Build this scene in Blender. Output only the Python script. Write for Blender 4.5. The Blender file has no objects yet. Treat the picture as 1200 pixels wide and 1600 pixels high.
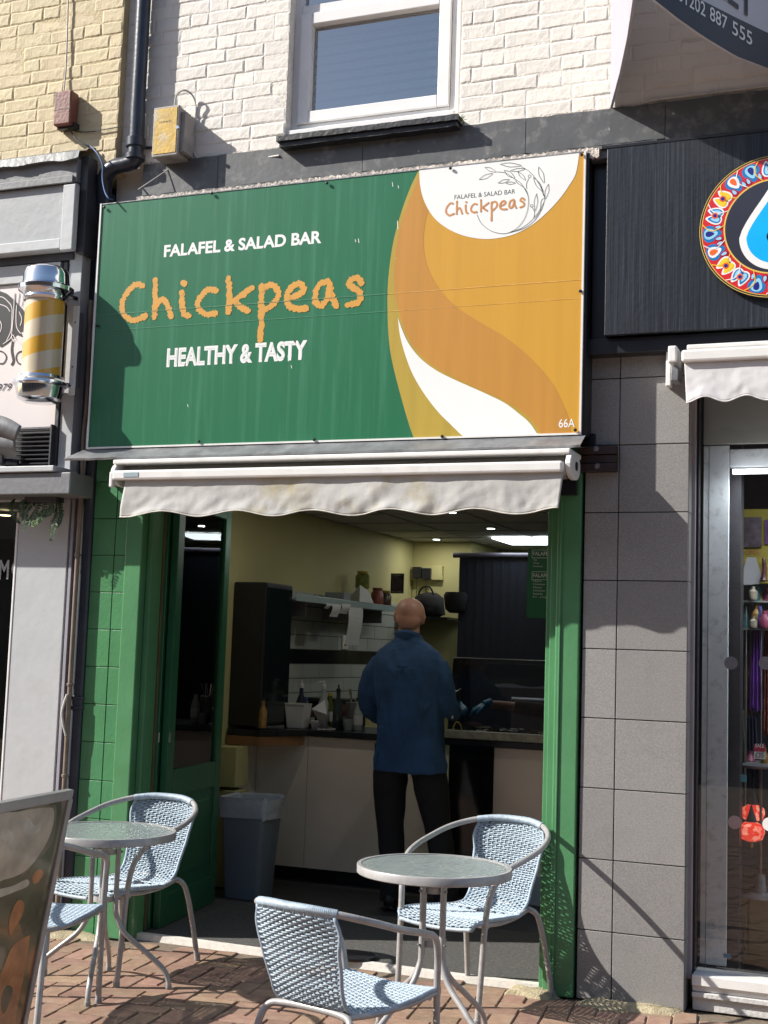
import bpy, bmesh, math, random
from mathutils import Vector, Matrix, noise as mnoise
random.seed(7)
rad = math.radians
# ------------------------------------------------------------------ camera, world, sun
SC = bpy.context.scene
FPX = 2065.0; YAW = 0.37735; PITCH = 0.105366; ROLL = 0.033593
CAM = Vector((2.5278, -5.9002, 1.48))
cy_, sy_ = math.cos(YAW), math.sin(YAW); cp_, sp_ = math.cos(PITCH), math.sin(PITCH)
FW = Vector((-sy_*cp_, cy_*cp_, sp_)); R0 = Vector((cy_, sy_, 0)); U0 = R0.cross(FW)
RT = math.cos(ROLL)*R0 + math.sin(ROLL)*U0; UP = -math.sin(ROLL)*R0 + math.cos(ROLL)*U0
cd = bpy.data.cameras.new('camera'); cam = bpy.data.objects.new('camera', cd)
SC.collection.objects.link(cam); SC.camera = cam
cam.matrix_world = Matrix(((RT.x, UP.x, -FW.x, CAM.x), (RT.y, UP.y, -FW.y, CAM.y), (RT.z, UP.z, -FW.z, CAM.z), (0, 0, 0, 1)))
cd.sensor_fit = 'VERTICAL'; cd.sensor_height = 36; cd.lens = FPX/1600*36; cd.clip_start = .05; cd.clip_end = 300
SUNV = Vector((2.03, 1.0, -1.62)).normalized()      # direction the light travels
world = bpy.data.worlds.new('World'); SC.world = world; world.use_nodes = True
wn = world.node_tree; wn.nodes.clear()
sky = wn.nodes.new('ShaderNodeTexSky'); sky.sky_type = 'NISHITA'; sky.sun_disc = False
sky.sun_elevation = math.asin(-SUNV.z); sky.sun_rotation = math.atan2(-SUNV.x, -SUNV.y)
bg = wn.nodes.new('ShaderNodeBackground'); bg.inputs['Strength'].default_value = 0.10
wo = wn.nodes.new('ShaderNodeOutputWorld')
wn.links.new(sky.outputs[0], bg.inputs[0]); wn.links.new(bg.outputs[0], wo.inputs[0])
sd = bpy.data.lights.new('sun', 'SUN'); sd.energy = 5.0; sd.angle = rad(.55); sd.color = (1, .955, .88)
sun = bpy.data.objects.new('sun', sd); SC.collection.objects.link(sun)
sun.rotation_euler = SUNV.to_track_quat('-Z', 'Y').to_euler(); sun.location = (-6, -4, 8)
vs = SC.view_settings; vs.view_transform = 'Standard'; vs.look = 'None'; vs.exposure = 0.68; vs.gamma = 1
vs.use_curve_mapping = False

def ray(px, py): return RT*((px-600)/FPX) - UP*((py-800)/FPX) + FW
def W(px, py, Y=0.0):
    d = ray(px, py); return CAM + d*((Y-CAM.y)/d.y)
def WX(px, py, Y=0.0): return W(px, py, Y).x
def WZ(px, py, Y=0.0): return W(px, py, Y).z
def G(px, py, Z=0.0):
    d = ray(px, py); return CAM + d*((Z-CAM.z)/d.z)
def S(px, py, X=0.0):
    d = ray(px, py); return CAM + d*((X-CAM.x)/d.x)

# ------------------------------------------------------------------ materials
MATS = {}
def lin(c):
    return tuple(((v/255)/12.92 if v/255 <= .04045 else ((v/255+.055)/1.055)**2.4) for v in c)
def mat(name, col, rough=.6, var=.12, scale=6, bump=0, bscale=60, metal=0, spec=.5, stretch=(1, 1, 1), dirt=None, dscale=3, damt=.5, coat=0, detail=5):
    """procedural material: base colour broken by noise, optional dirt colour, fine relief"""
    if name in MATS: return MATS[name]
    m = bpy.data.materials.new(name); m.use_nodes = True; n = m.node_tree; b = n.nodes['Principled BSDF']
    col = tuple(col)
    tc = n.nodes.new('ShaderNodeTexCoord'); mp = n.nodes.new('ShaderNodeMapping'); mp.inputs['Scale'].default_value = stretch
    n.links.new(tc.outputs['Object'], mp.inputs[0])
    nz = n.nodes.new('ShaderNodeTexNoise'); nz.inputs['Scale'].default_value = scale; nz.inputs['Detail'].default_value = detail
    n.links.new(mp.outputs[0], nz.inputs[0])
    mx = n.nodes.new('ShaderNodeMix'); mx.data_type = 'RGBA'
    mx.inputs['A'].default_value = (*[c*(1-var) for c in col], 1); mx.inputs['B'].default_value = (*[min(1, c*(1+var)) for c in col], 1)
    rp = n.nodes.new('ShaderNodeMapRange'); rp.inputs[1].default_value = .3; rp.inputs[2].default_value = .7
    n.links.new(nz.outputs[0], rp.inputs[0]); n.links.new(rp.outputs[0], mx.inputs[0])
    out = mx.outputs[2]
    if dirt:
        n2 = n.nodes.new('ShaderNodeTexNoise'); n2.inputs['Scale'].default_value = dscale; n2.inputs['Detail'].default_value = 8
        n2.inputs['Roughness'].default_value = .65
        n.links.new(mp.outputs[0], n2.inputs[0])
        r2 = n.nodes.new('ShaderNodeMapRange'); r2.inputs[1].default_value = .52; r2.inputs[2].default_value = .75; r2.inputs[4].default_value = damt
        n.links.new(n2.outputs[0], r2.inputs[0])
        m2 = n.nodes.new('ShaderNodeMix'); m2.data_type = 'RGBA'; m2.inputs['B'].default_value = (*dirt, 1)
        n.links.new(out, m2.inputs['A']); n.links.new(r2.outputs[0], m2.inputs[0]); out = m2.outputs[2]
    n.links.new(out, b.inputs['Base Color'])
    b.inputs['Roughness'].default_value = rough; b.inputs['Metallic'].default_value = metal
    b.inputs['Specular IOR Level'].default_value = spec; b.inputs['Coat Weight'].default_value = coat; b.inputs['Coat Roughness'].default_value = .1
    if bump:
        n3 = n.nodes.new('ShaderNodeTexNoise'); n3.inputs['Scale'].default_value = bscale; n3.inputs['Detail'].default_value = 4
        n.links.new(tc.outputs['Object'], n3.inputs[0])
        bp = n.nodes.new('ShaderNodeBump'); bp.inputs['Strength'].default_value = bump; bp.inputs['Distance'].default_value = .01
        n.links.new(n3.outputs[0], bp.inputs['Height']); n.links.new(bp.outputs[0], b.inputs['Normal'])
    MATS[name] = m; return m
def chips(m, col, scale=30, thr=.70, low=None):
    """small worn spots showing another colour, optionally more of them low down"""
    n = m.node_tree; b = n.nodes['Principled BSDF']; src = b.inputs['Base Color'].links[0].from_socket
    tc = n.nodes.new('ShaderNodeTexCoord'); nz = n.nodes.new('ShaderNodeTexNoise'); nz.inputs['Scale'].default_value = scale; nz.inputs['Detail'].default_value = 7; nz.inputs['Roughness'].default_value = .7
    n.links.new(tc.outputs['Object'], nz.inputs[0]); val = nz.outputs[0]
    if low:
        sp = n.nodes.new('ShaderNodeSeparateXYZ'); n.links.new(tc.outputs['Object'], sp.inputs[0]); mr = n.nodes.new('ShaderNodeMapRange')
        mr.inputs[1].default_value = 0; mr.inputs[2].default_value = low; mr.inputs[3].default_value = .12; mr.inputs[4].default_value = 0
        n.links.new(sp.outputs[2], mr.inputs[0]); ad = n.nodes.new('ShaderNodeMath'); ad.operation = 'ADD'; n.links.new(val, ad.inputs[0]); n.links.new(mr.outputs[0], ad.inputs[1]); val = ad.outputs[0]
    gt = n.nodes.new('ShaderNodeMapRange'); gt.inputs[1].default_value = thr; gt.inputs[2].default_value = thr+.02; n.links.new(val, gt.inputs[0])
    mx = n.nodes.new('ShaderNodeMix'); mx.data_type = 'RGBA'; n.links.new(gt.outputs[0], mx.inputs[0]); n.links.new(src, mx.inputs['A']); mx.inputs['B'].default_value = (*col, 1); n.links.new(mx.outputs[2], b.inputs['Base Color'])
    return m
def instance_tint(m, amt=.25, hue=0.02):
    """each object using this material differs a little in tone"""
    n = m.node_tree; b = n.nodes['Principled BSDF']; src = b.inputs['Base Color'].links[0].from_socket
    oi = n.nodes.new('ShaderNodeObjectInfo'); hs = n.nodes.new('ShaderNodeHueSaturation')
    r = n.nodes.new('ShaderNodeMapRange'); r.inputs[3].default_value = 1-amt; r.inputs[4].default_value = 1+amt
    r2 = n.nodes.new('ShaderNodeMapRange'); r2.inputs[3].default_value = .5-hue; r2.inputs[4].default_value = .5+hue
    mu = n.nodes.new('ShaderNodeMath'); mu.operation = 'MULTIPLY'; mu.inputs[1].default_value = 7.31
    fr = n.nodes.new('ShaderNodeMath'); fr.operation = 'FRACT'
    n.links.new(oi.outputs['Random'], r.inputs[0]); n.links.new(oi.outputs['Random'], mu.inputs[0]); n.links.new(mu.outputs[0], fr.inputs[0])
    n.links.new(fr.outputs[0], r2.inputs[0]); n.links.new(r.outputs[0], hs.inputs['Value']); n.links.new(r2.outputs[0], hs.inputs['Hue'])
    n.links.new(src, hs.inputs['Color']); n.links.new(hs.outputs[0], b.inputs['Base Color'])
    return m
def glassmat(name, tint=(1, 1, 1), rough=0.0, fac=.12, trans=None):
    """thin window glass: transparent with a mirror film following the viewing angle"""
    if name in MATS: return MATS[name]
    m = bpy.data.materials.new(name); m.use_nodes = True; n = m.node_tree; n.nodes.clear()
    t = n.nodes.new('ShaderNodeBsdfTransparent'); t.inputs[0].default_value = (*tint, 1)
    g = n.nodes.new('ShaderNodeBsdfGlossy'); g.inputs['Roughness'].default_value = rough
    fr = n.nodes.new('ShaderNodeFresnel'); fr.inputs[0].default_value = 1.5
    ad = n.nodes.new('ShaderNodeMath'); ad.operation = 'ADD'; ad.inputs[1].default_value = fac; ad.use_clamp = True
    mx = n.nodes.new('ShaderNodeMixShader'); o = n.nodes.new('ShaderNodeOutputMaterial')
    n.links.new(fr.outputs[0], ad.inputs[0]); n.links.new(ad.outputs[0], mx.inputs[0]); n.links.new(t.outputs[0], mx.inputs[1]); n.links.new(g.outputs[0], mx.inputs[2]); n.links.new(mx.outputs[0], o.inputs[0])
    MATS[name] = m; return m
def emit(name, col, s):
    m = bpy.data.materials.new(name); m.use_nodes = True; b = m.node_tree.nodes['Principled BSDF']
    b.inputs['Base Color'].default_value = (*col, 1); b.inputs['Emission Color'].default_value = (*col, 1); b.inputs['Emission Strength'].default_value = s
    return m

# ------------------------------------------------------------------ object helpers
def put(o, parent=None):
    SC.collection.objects.link(o)
    if parent is not None:
        o.parent = parent
        o.matrix_parent_inverse = Matrix.Identity(4)
    return o
def tag(o, label=None, cat=None, group=None, kind=None):
    if label: o['label'] = label
    if cat: o['category'] = cat
    if group: o['group'] = group
    if kind: o['kind'] = kind
    return o
def thing(name, loc=(0, 0, 0), label=None, cat=None, group=None, rz=0):
    o = bpy.data.objects.new(name, None); o.location = loc; o.rotation_euler = (0, 0, rz); o.empty_display_size = .1
    put(o); return tag(o, label, cat, group)
class MB:
    def __init__(s): s.v = []; s.f = []; s.mi = []
    def add(s, vs, fs, mi=0):
        k = len(s.v); s.v += [tuple(v) for v in vs]; s.f += [tuple(i+k for i in f) for f in fs]; s.mi += [mi]*len(fs)
        return s
    def box(s, x0, x1, y0, y1, z0, z1, mi=0):
        if x1 < x0: x0, x1 = x1, x0
        if y1 < y0: y0, y1 = y1, y0
        if z1 < z0: z0, z1 = z1, z0
        return s.add([(x0, y0, z0), (x1, y0, z0), (x1, y1, z0), (x0, y1, z0), (x0, y0, z1), (x1, y0, z1), (x1, y1, z1), (x0, y1, z1)],
              [(0, 3, 2, 1), (4, 5, 6, 7), (0, 1, 5, 4), (1, 2, 6, 5), (2, 3, 7, 6), (3, 0, 4, 7)], mi)
    def obox(s, c, hx, hy, hz, M=None, mi=0):
        M = M or Matrix.Identity(3); c = Vector(c); vs = []
        for z in (-hz, hz):
            for x, y in ((-hx, -hy), (hx, -hy), (hx, hy), (-hx, hy)): vs.append(c + M @ Vector((x, y, z)))
        return s.add(vs, [(0, 3, 2, 1), (4, 5, 6, 7), (0, 1, 5, 4), (1, 2, 6, 5), (2, 3, 7, 6), (3, 0, 4, 7)], mi)
    def tube(s, path, r, n=8, cap=True, mi=0, closed=False):
        path = [Vector(p) for p in path]; m = len(path); rs = r if isinstance(r, (list, tuple)) else [r]*m
        rings = []; prev = None
        for i, p in enumerate(path):
            if closed: t = (path[(i+1) % m]-path[i-1]).normalized()
            else: t = (path[min(i+1, m-1)]-path[max(i-1, 0)]).normalized()
            if prev is None:
                a = Vector((0, 0, 1)) if abs(t.z) < .9 else Vector((1, 0, 0)); u = t.cross(a).normalized()
            else:
                u = (prev - t*prev.dot(t)).normalized()
            prev = u; w = t.cross(u)
            rr = rs[i]; rx, ry = rr if isinstance(rr, tuple) else (rr, rr)
            rings.append([p + u*(rx*math.cos(2*math.pi*k/n)) + w*(ry*math.sin(2*math.pi*k/n)) for k in range(n)])
        vs = [v for rg in rings for v in rg]; fs = []
        for i in range(m if closed else m-1):
            for k in range(n):
                a = i*n+k; b = i*n+(k+1) % n; j = (i+1) % m; fs.append((a, b, j*n+(k+1) % n, j*n+k))
        if cap and not closed:
            fs.append(tuple(range(n-1, -1, -1))); fs.append(tuple((m-1)*n+k for k in range(n)))
        return s.add(vs, fs, mi)
    def lathe(s, c, prof, n=24, mi=0, axis='z'):
        c = Vector(c); vs = []; fs = []
        for (r, z) in prof:
            for k in range(n):
                a = 2*math.pi*k/n; p = Vector((r*math.cos(a), r*math.sin(a), z))
                if axis == 'y': p = Vector((p.x, p.z, p.y))
                vs.append(c+p)
        for i in range(len(prof)-1):
            for k in range(n): fs.append((i*n+k, i*n+(k+1) % n, (i+1)*n+(k+1) % n, (i+1)*n+k))
        fs.append(tuple(range(n-1, -1, -1))); fs.append(tuple((len(prof)-1)*n+k for k in range(n)))
        return s.add(vs, fs, mi)
    def prism(s, poly, y0, y1, mi=0):
        """poly: (x,z) outline, extruded from y0 (front) to y1"""
        n = len(poly)
        vs = [(x, y0, z) for x, z in poly]+[(x, y1, z) for x, z in poly]
        fs = [tuple(range(n)), tuple(range(2*n-1, n-1, -1))]+[(i, i+n, (i+1) % n+n, (i+1) % n) for i in range(n)]
        return s.add(vs, fs, mi)
    def zprism(s, poly, z0, z1, mi=0):
        n = len(poly)
        vs = [(x, y, z0) for x, y in poly]+[(x, y, z1) for x, y in poly]
        fs = [tuple(range(n-1, -1, -1)), tuple(range(n, 2*n))]+[(i, (i+1) % n, (i+1) % n+n, i+n) for i in range(n)]
        return s.add(vs, fs, mi)
    def ribbon(s, L, R_, mi=0):
        k = len(L); return s.add(list(L)+list(R_), [(i, i+1, k+i+1, k+i) for i in range(k-1)], mi)
    def mesh(s, name, m=None, smooth=False, bevel=0, seg=2, fix=True):
        me = bpy.data.meshes.new(name); me.from_pydata(s.v, [], s.f)
        ms = m if isinstance(m, (list, tuple)) else [m]
        for q in ms:
            if q: me.materials.append(q)
        if len(ms) > 1: me.polygons.foreach_set('material_index', s.mi)
        if fix or bevel:
            bm = bmesh.new(); bm.from_mesh(me)
            if fix: bmesh.ops.recalc_face_normals(bm, faces=bm.faces)
            if bevel:
                es = [e for e in bm.edges if e.is_manifold and e.calc_face_angle(0) > rad(35)]
                bmesh.ops.bevel(bm, geom=es, offset=bevel, segments=seg, affect='EDGES', profile=.5, clamp_overlap=True)
            bm.to_mesh(me); bm.free()
        me.polygons.foreach_set('use_smooth', [bool(smooth)]*len(me.polygons))
        if smooth and smooth != 'all':
            try: me.set_sharp_from_angle(angle=rad(smooth if smooth is not True else 40))
            except Exception: pass
        return me
    def obj(s, name, m, parent=None, smooth=False, bevel=0, seg=2, fix=True, loc=None):
        """an object whose origin is at the middle of its geometry"""
        me = s.mesh(name, m, smooth, bevel, seg, fix)
        o = bpy.data.objects.new(name, me); put(o, parent)
        if loc is not None: o.location = loc
        return o
def boxo(name, m, parent, x0, x1, y0, y1, z0, z1, bevel=.003, **k):
    return MB().box(x0, x1, y0, y1, z0, z1).obj(name, m, parent, bevel=bevel, smooth=False, **k)
def instance(name, me, parent, loc, rot=(0, 0, 0), sc=(1, 1, 1)):
    o = bpy.data.objects.new(name, me); put(o, parent); o.location = loc; o.rotation_euler = rot; o.scale = sc; return o
def copy_tree(o, parent=None):
    c = o.copy(); SC.collection.objects.link(c); c.parent = parent
    for ch in list(o.children): copy_tree(ch, c)
    return c
def tess(pts):
    from mathutils.geometry import tessellate_polygon
    return tessellate_polygon([[Vector(p) for p in pts]])
def flat(mb, pts3, mi=0):
    return mb.add(pts3, [tuple(t) for t in tess(pts3)], mi)
def smooth_path(P, n=6, closed=False):
    """Catmull-Rom through the points"""
    P = [Vector(p) for p in P]; out = []; m = len(P)
    rng = range(m if closed else m-1)
    for i in rng:
        if closed: p0, p1, p2, p3 = P[i-1], P[i], P[(i+1) % m], P[(i+2) % m]
        else: p0, p1, p2, p3 = P[max(i-1, 0)], P[i], P[i+1], P[min(i+2, m-1)]
        for k in range(n):
            t = k/n
            out.append(.5*((2*p1)+(p2-p0)*t+(2*p0-5*p1+4*p2-p3)*t*t+(3*p1-3*p2+p3-p0)*t**3))
    if not closed: out.append(P[-1])
    return out
def text_mesh(body, xl, xr, z0, cap, Y, m, name='lettering', parent=None, bold=0.0, shear=0, thick=.0012, rotz=0, origin=None):
    """flat lettering on a plane facing -y, fitted between xl and xr with the given capital height"""
    cu = bpy.data.curves.new(name, 'FONT'); cu.body = body; cu.size = 1; cu.offset = bold; cu.extrude = 0; cu.resolution_u = 4; cu.shear = shear
    t = bpy.data.objects.new(name+'_tmp', cu); SC.collection.objects.link(t)
    dg = bpy.context.evaluated_depsgraph_get(); dg.update()
    me = bpy.data.meshes.new_from_object(t.evaluated_get(dg)); bpy.data.objects.remove(t); bpy.data.curves.remove(cu)
    xs = [v.co.x for v in me.vertices]; a, b = min(xs), max(xs); sx = (xr-xl)/(b-a); sz = cap/.73
    for v in me.vertices:
        x, y = v.co.x, v.co.y
        v.co = Vector((xl+(x-a)*sx, Y, z0+y*sz))
    if rotz:
        for v in me.vertices:
            d = v.co - Vector((xl, Y, z0)); v.co = Vector((xl+d.x*math.cos(rotz), Y+d.x*math.sin(rotz), v.co.z))
    me.materials.clear(); me.materials.append(m); me.name = name
    if ' ' not in body:
        o = bpy.data.objects.new(name, me); put(o, parent); return o
    # one object per word
    bm = bmesh.new(); bm.from_mesh(me); bm.faces.ensure_lookup_table(); seen = set(); isl = []
    for f in bm.faces:
        if f.index in seen: continue
        st = [f]; seen.add(f.index); g = []
        while st:
            q = st.pop(); g.append(q.index)
            for e in q.edges:
                for r in e.link_faces:
                    if r.index not in seen: seen.add(r.index); st.append(r)
        xs2 = [v.co.x for i in g for v in bm.faces[i].verts]; isl.append((min(xs2), max(xs2), g))
    bm.free(); isl.sort(key=lambda t: t[0]); words = []; right = None; gap = .19*sx
    for a_, b_, g in isl:
        if right is None or a_-right > gap: words.append([]); right = b_
        words[-1] += g; right = max(right, b_)
    for wd_ in words:
        mw_ = MB(); idx = {}
        for fi in wd_:
            p_ = me.polygons[fi]; ids = []
            for vi in p_.vertices:
                if vi not in idx: idx[vi] = len(mw_.v); mw_.v.append(tuple(me.vertices[vi].co))
                ids.append(idx[vi])
            mw_.f.append(tuple(ids)); mw_.mi.append(0)
        o = mw_.obj(name, m, parent, fix=False)
    return o

# ------------------------------------------------------------------ palette
M_white_brick = mat('painted_white_brick', (.70, .665, .61), .7, .06, 3, .4, 28, dirt=(.44, .39, .32), dscale=2.6, damt=.7)
M_white_mortar = mat('painted_white_mortar', (.68, .645, .585), .8, .1, 9, .5, 70, dirt=(.3, .27, .23), dscale=4, damt=.6)
M_cream_brick = mat('painted_cream_brick', (.57, .475, .295), .7, .08, 4, .45, 28, dirt=(.36, .27, .16), dscale=3, damt=.75)
M_cream_mortar = mat('painted_cream_mortar', (.56, .46, .28), .8, .12, 9, .5, 70, dirt=(.25, .16, .08), dscale=4, damt=.7)
chips(M_white_brick, (.33, .27, .22), 9, .735); chips(M_cream_brick, (.30, .19, .11), 9, .72)
for m_ in (M_white_brick, M_cream_brick): instance_tint(m_, .045, .006)
M_band = mat('slate_grey_paint', (.085, .088, .092), .45, .2, 5, .1, 30, dirt=(.26, .25, .24), dscale=13, damt=.7)
M_black_wood = mat('black_painted_wood', (.012, .013, .016), .45, .3, 6, .4, 30, dirt=(.07, .07, .07), dscale=20, damt=.5)
M_rough_cap = mat('flaking_render', (.55, .49, .44), .9, .3, 24, .9, 60, dirt=(.07, .07, .075), dscale=26, damt=1)
M_upvc = mat('white_upvc', (.78, .77, .76), .3, .03, 8, 0, dirt=(.5, .48, .44), dscale=5, damt=.25)
M_green_sign = mat('sign_green', (.018, .142, .066), .32, .05, 3, 0, stretch=(9, 1, .35), dirt=(.10, .29, .19), dscale=2.2, damt=.42)
M_white_print = mat('white_print', (.8, .8, .79), .35, .02)
M_orange_light = mat('light_orange_print', (.57, .30, .038), .35, .04, 3, stretch=(9, 1, .4))
M_orange_mid = mat('mid_orange_print', (.49, .235, .045), .35, .05, 3, stretch=(9, 1, .4))
M_orange_letters = mat('orange_letter_print', (.60, .30, .05), .4, .05)
M_olive = mat('olive_print', (.42, .30, .05), .35, .06, 3, stretch=(9, 1, .4))
M_dkgrey_print = mat('dark_grey_print', (.06, .09, .09), .4, .05)
M_copper_print = mat('copper_print', (.52, .24, .09), .4, .1)
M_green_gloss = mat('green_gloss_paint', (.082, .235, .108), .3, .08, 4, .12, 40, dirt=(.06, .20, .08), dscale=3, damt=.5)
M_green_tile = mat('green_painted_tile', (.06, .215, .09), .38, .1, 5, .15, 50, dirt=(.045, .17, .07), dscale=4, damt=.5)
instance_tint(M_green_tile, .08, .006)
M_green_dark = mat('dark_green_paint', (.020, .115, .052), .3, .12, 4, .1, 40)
chips(M_green_gloss, (.22, .34, .2), 22, .71, .5); chips(M_green_tile, (.16, .26, .14), 24, .70, .4)
M_green_grout = mat('green_grout', (.02, .11, .04), .7, .2)
M_grey_tile = mat('grey_granite_tile', (.245, .236, .230), .5, .22, 190, .08, 300, dirt=(.15, .145, .145), dscale=5, damt=.35, detail=3)
instance_tint(M_grey_tile, .085, .006)
M_grout = mat('dark_grout', (.06, .055, .05), .9, .2)
M_brushed = mat('brushed_black_fascia', (.014, .017, .024), .38, .6, 16, .1, 40, stretch=(9, 9, .14), dirt=(.09, .10, .12), dscale=14, damt=.55)
M_black = mat('black_metal', (.012, .013, .018), .35, .2, 8)
M_navy_paint = mat('navy_black_downpipe_paint', (.028, .034, .05), .33, .2, 10, .1, 40)
M_lead = mat('lead_sheet', (.20, .205, .215), .42, .3, 9, .4, 25, metal=.35, dirt=(.42, .42, .42), dscale=7, damt=.5)
M_awn_metal = mat('white_enamel_metal', (.74, .73, .71), .35, .04, 9, 0, dirt=(.4, .37, .32), dscale=8, damt=.3)
M_canvas = mat('grey_canvas', (.45, .445, .43), .85, .10, 4, .25, 25, dirt=(.36, .31, .17), dscale=4.2, damt=.9)
M_canvas_w = mat('white_canvas', (.62, .61, .62), .8, .06, 4, .2, 20, dirt=(.4, .39, .37), dscale=5, damt=.4)
M_paver = mat('red_clay_paver', (.265, .165, .115), .85, .16, 22, .35, 130, dirt=(.31, .25, .18), dscale=5, damt=.8)
instance_tint(M_paver, .17, .014)
M_sand = mat('jointing_sand', (.17, .13, .095), .95, .3, 40, .5, 200)
M_cement = mat('yellow_cement_haunch', (.40, .34, .22), .95, .25, 18, .9, 110, dirt=(.28, .22, .12), dscale=12, damt=.7)
M_asphalt = mat('dark_entrance_screed', (.075, .073, .07), .9, .3, 60, .5, 250, dirt=(.15, .14, .13), dscale=30, damt=.5)
M_floor_in = mat('shop_floor_vinyl', (.03, .03, .033), .5, .2, 10)
M_white_line = mat('white_threshold_paint', (.66, .62, .57), .6, .15, 14, .2, 60, dirt=(.3, .25, .2), dscale=14, damt=.7)
M_tube = mat('silver_grey_powder_coat', (.37, .36, .355), .36, .1, 20, .05, 60, metal=.15, dirt=(.2, .18, .16), dscale=30, damt=.6)
M_rattan = mat('pale_blue_rattan', (.35, .43, .50), .45, .2, 45, .2, 90)
M_rattan_dk = mat('slate_blue_rattan_binding', (.31, .38, .46), .5, .15, 30, .2, 90)
M_chrome = mat('chrome', (.75, .76, .78), .12, .05, 8, metal=1)
M_cable_black = mat('black_cable', (.012, .012, .014), .5, .1)
M_cable_blue = mat('blue_cable', (.03, .08, .22), .5, .1)
M_cable_white = mat('white_cable', (.55, .52, .48), .6, .15)
M_brown_pipe = mat('brown_conduit', (.20, .15, .115), .5, .2, 12)
M_brown_box = mat('brown_plastic', (.17, .055, .04), .5, .15, 8, .2)
M_grey_panel = mat('pale_grey_paint', (.44, .455, .47), .45, .06, 3, .15, 20, dirt=(.3, .3, .29), dscale=3, damt=.5)
M_mid_grey = mat('mid_grey_paint', (.155, .16, .17), .5, .12, 5, .2, 30, dirt=(.3, .28, .25), dscale=8, damt=.3)
M_dark_grey = mat('dark_grey_paint', (.045, .045, .052), .5, .2, 5, .2, 30)
chips(M_grey_panel, (.25, .25, .24), 18, .70); chips(M_band, (.45, .43, .40), 26, .68)
M_pinkish = mat('faded_poster_white', (.68, .63, .63), .5, .04, 3, dirt=(.5, .43, .42), dscale=3, damt=.4)
M_ink = mat('black_ink', (.015, .015, .018), .45, .1)
M_glass = glassmat('shop_glass', (.80, .84, .84), 0, .05)
M_glass_dark = glassmat('window_glass', (.62, .68, .72), 0, .38)
M_jamb_white = mat('bluish_white_jamb', (.80, .85, .88), .45, .05, 4, .1, 40, dirt=(.25, .25, .22), dscale=22, damt=.6)

def quad_sheet(name, x0, x1, y0, y1, z, m):
    o = MB().add([(x0, y0, z), (x1, y0, z), (x1, y1, z), (x0, y1, z)], [(0, 1, 2, 3)]).obj(name, m, fix=False)
    tag(o, kind='structure'); return o

# ------------------------------------------------------------------ the ground
quad_sheet('ground', -60, 60, -60, 60, -.045, mat('grey_ground', (.12, .11, .10), .95, .2, 2))
pavement = quad_sheet('pavement', -12, 12, -13, .12, -.0095, M_sand)
TH = rad(7); ux = Vector((math.cos(TH), math.sin(TH), 0)); uy = Vector((-math.sin(TH), math.cos(TH), 0))
Lb = .1042
def paver_mesh(i):
    g = .0027; a, b = Lb-g, Lb/2-g; ch = .004; mb = MB()
    j = lambda: random.uniform(-.0013, .0013)
    top = [(-a+ch+j(), -b+ch+j(), 0), (a-ch+j(), -b+ch+j(), 0), (a-ch+j(), b-ch+j(), 0), (-a+ch+j(), b-ch+j(), 0)]
    mid = [(-a+j(), -b+j(), -.004), (a+j(), -b+j(), -.004), (a+j(), b+j(), -.004), (-a+j(), b+j(), -.004)]
    lo = [(x, y, -.013) for x, y, z in mid]
    mb.add(top+mid+lo, [(0, 1, 2, 3)]+[(4+k, 4+(k+1) % 4, (k+1) % 4, k) for k in range(4)]+[(8+k, 8+(k+1) % 4, 4+(k+1) % 4, 4+k) for k in range(4)])
    return mb.mesh('brick', M_paver, fix=False)
PAV = [paver_mesh(i) for i in range(8)]
def px_of(p):
    v = p-CAM; return 600+FPX*v.dot(RT)/v.dot(FW), 800-FPX*v.dot(UP)/v.dot(FW)
far_pavers = MB(); near = 0
for i in range(-56, 70):
    for j in range(-92, 8):
        k = (i-j) % 4
        if k == 0: cu, cv, rot = i+1, j+.5, 0
        elif k == 3: cu, cv, rot = i+.5, j+1, math.pi/2
        else: continue
        p = ux*(cu*Lb+.02)+uy*(cv*Lb+.0)
        if p.y > -.02: continue
        if p.y > -.09 and p.x > -2.2 and p.x < -1.1: continue
        if p.y > -.05 and p.x > 1.0: continue
        q = px_of(p) if p.y > -5 else (9999, 9999)
        z = random.uniform(-.0035, .0012)
        if -40 < q[0] < 1240 and q[1] < 1640 and near < 300:
            o = instance('brick', random.choice(PAV), pavement, (p.x, p.y, z), (random.uniform(-.008, .008), random.uniform(-.008, .008), TH+rot+random.uniform(-.012, .012)), (random.uniform(.985, 1), random.uniform(.97, 1), 1)); near += 1
        elif p.y > -6.5 and abs(p.x) < 4.5:
            a, b = Lb-.003, Lb/2-.003; e1 = ux if rot == 0 else uy; e2 = uy if rot == 0 else -ux
            far_pavers.add([p+e1*sx*a+e2*sy*b+Vector((0, 0, z-.001)) for sx, sy in ((-1, -1), (1, -1), (1, 1), (-1, 1))], [(0, 1, 2, 3)])
tag(far_pavers.obj('brick_paving', M_paver, pavement, fix=False), kind='stuff')
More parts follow.
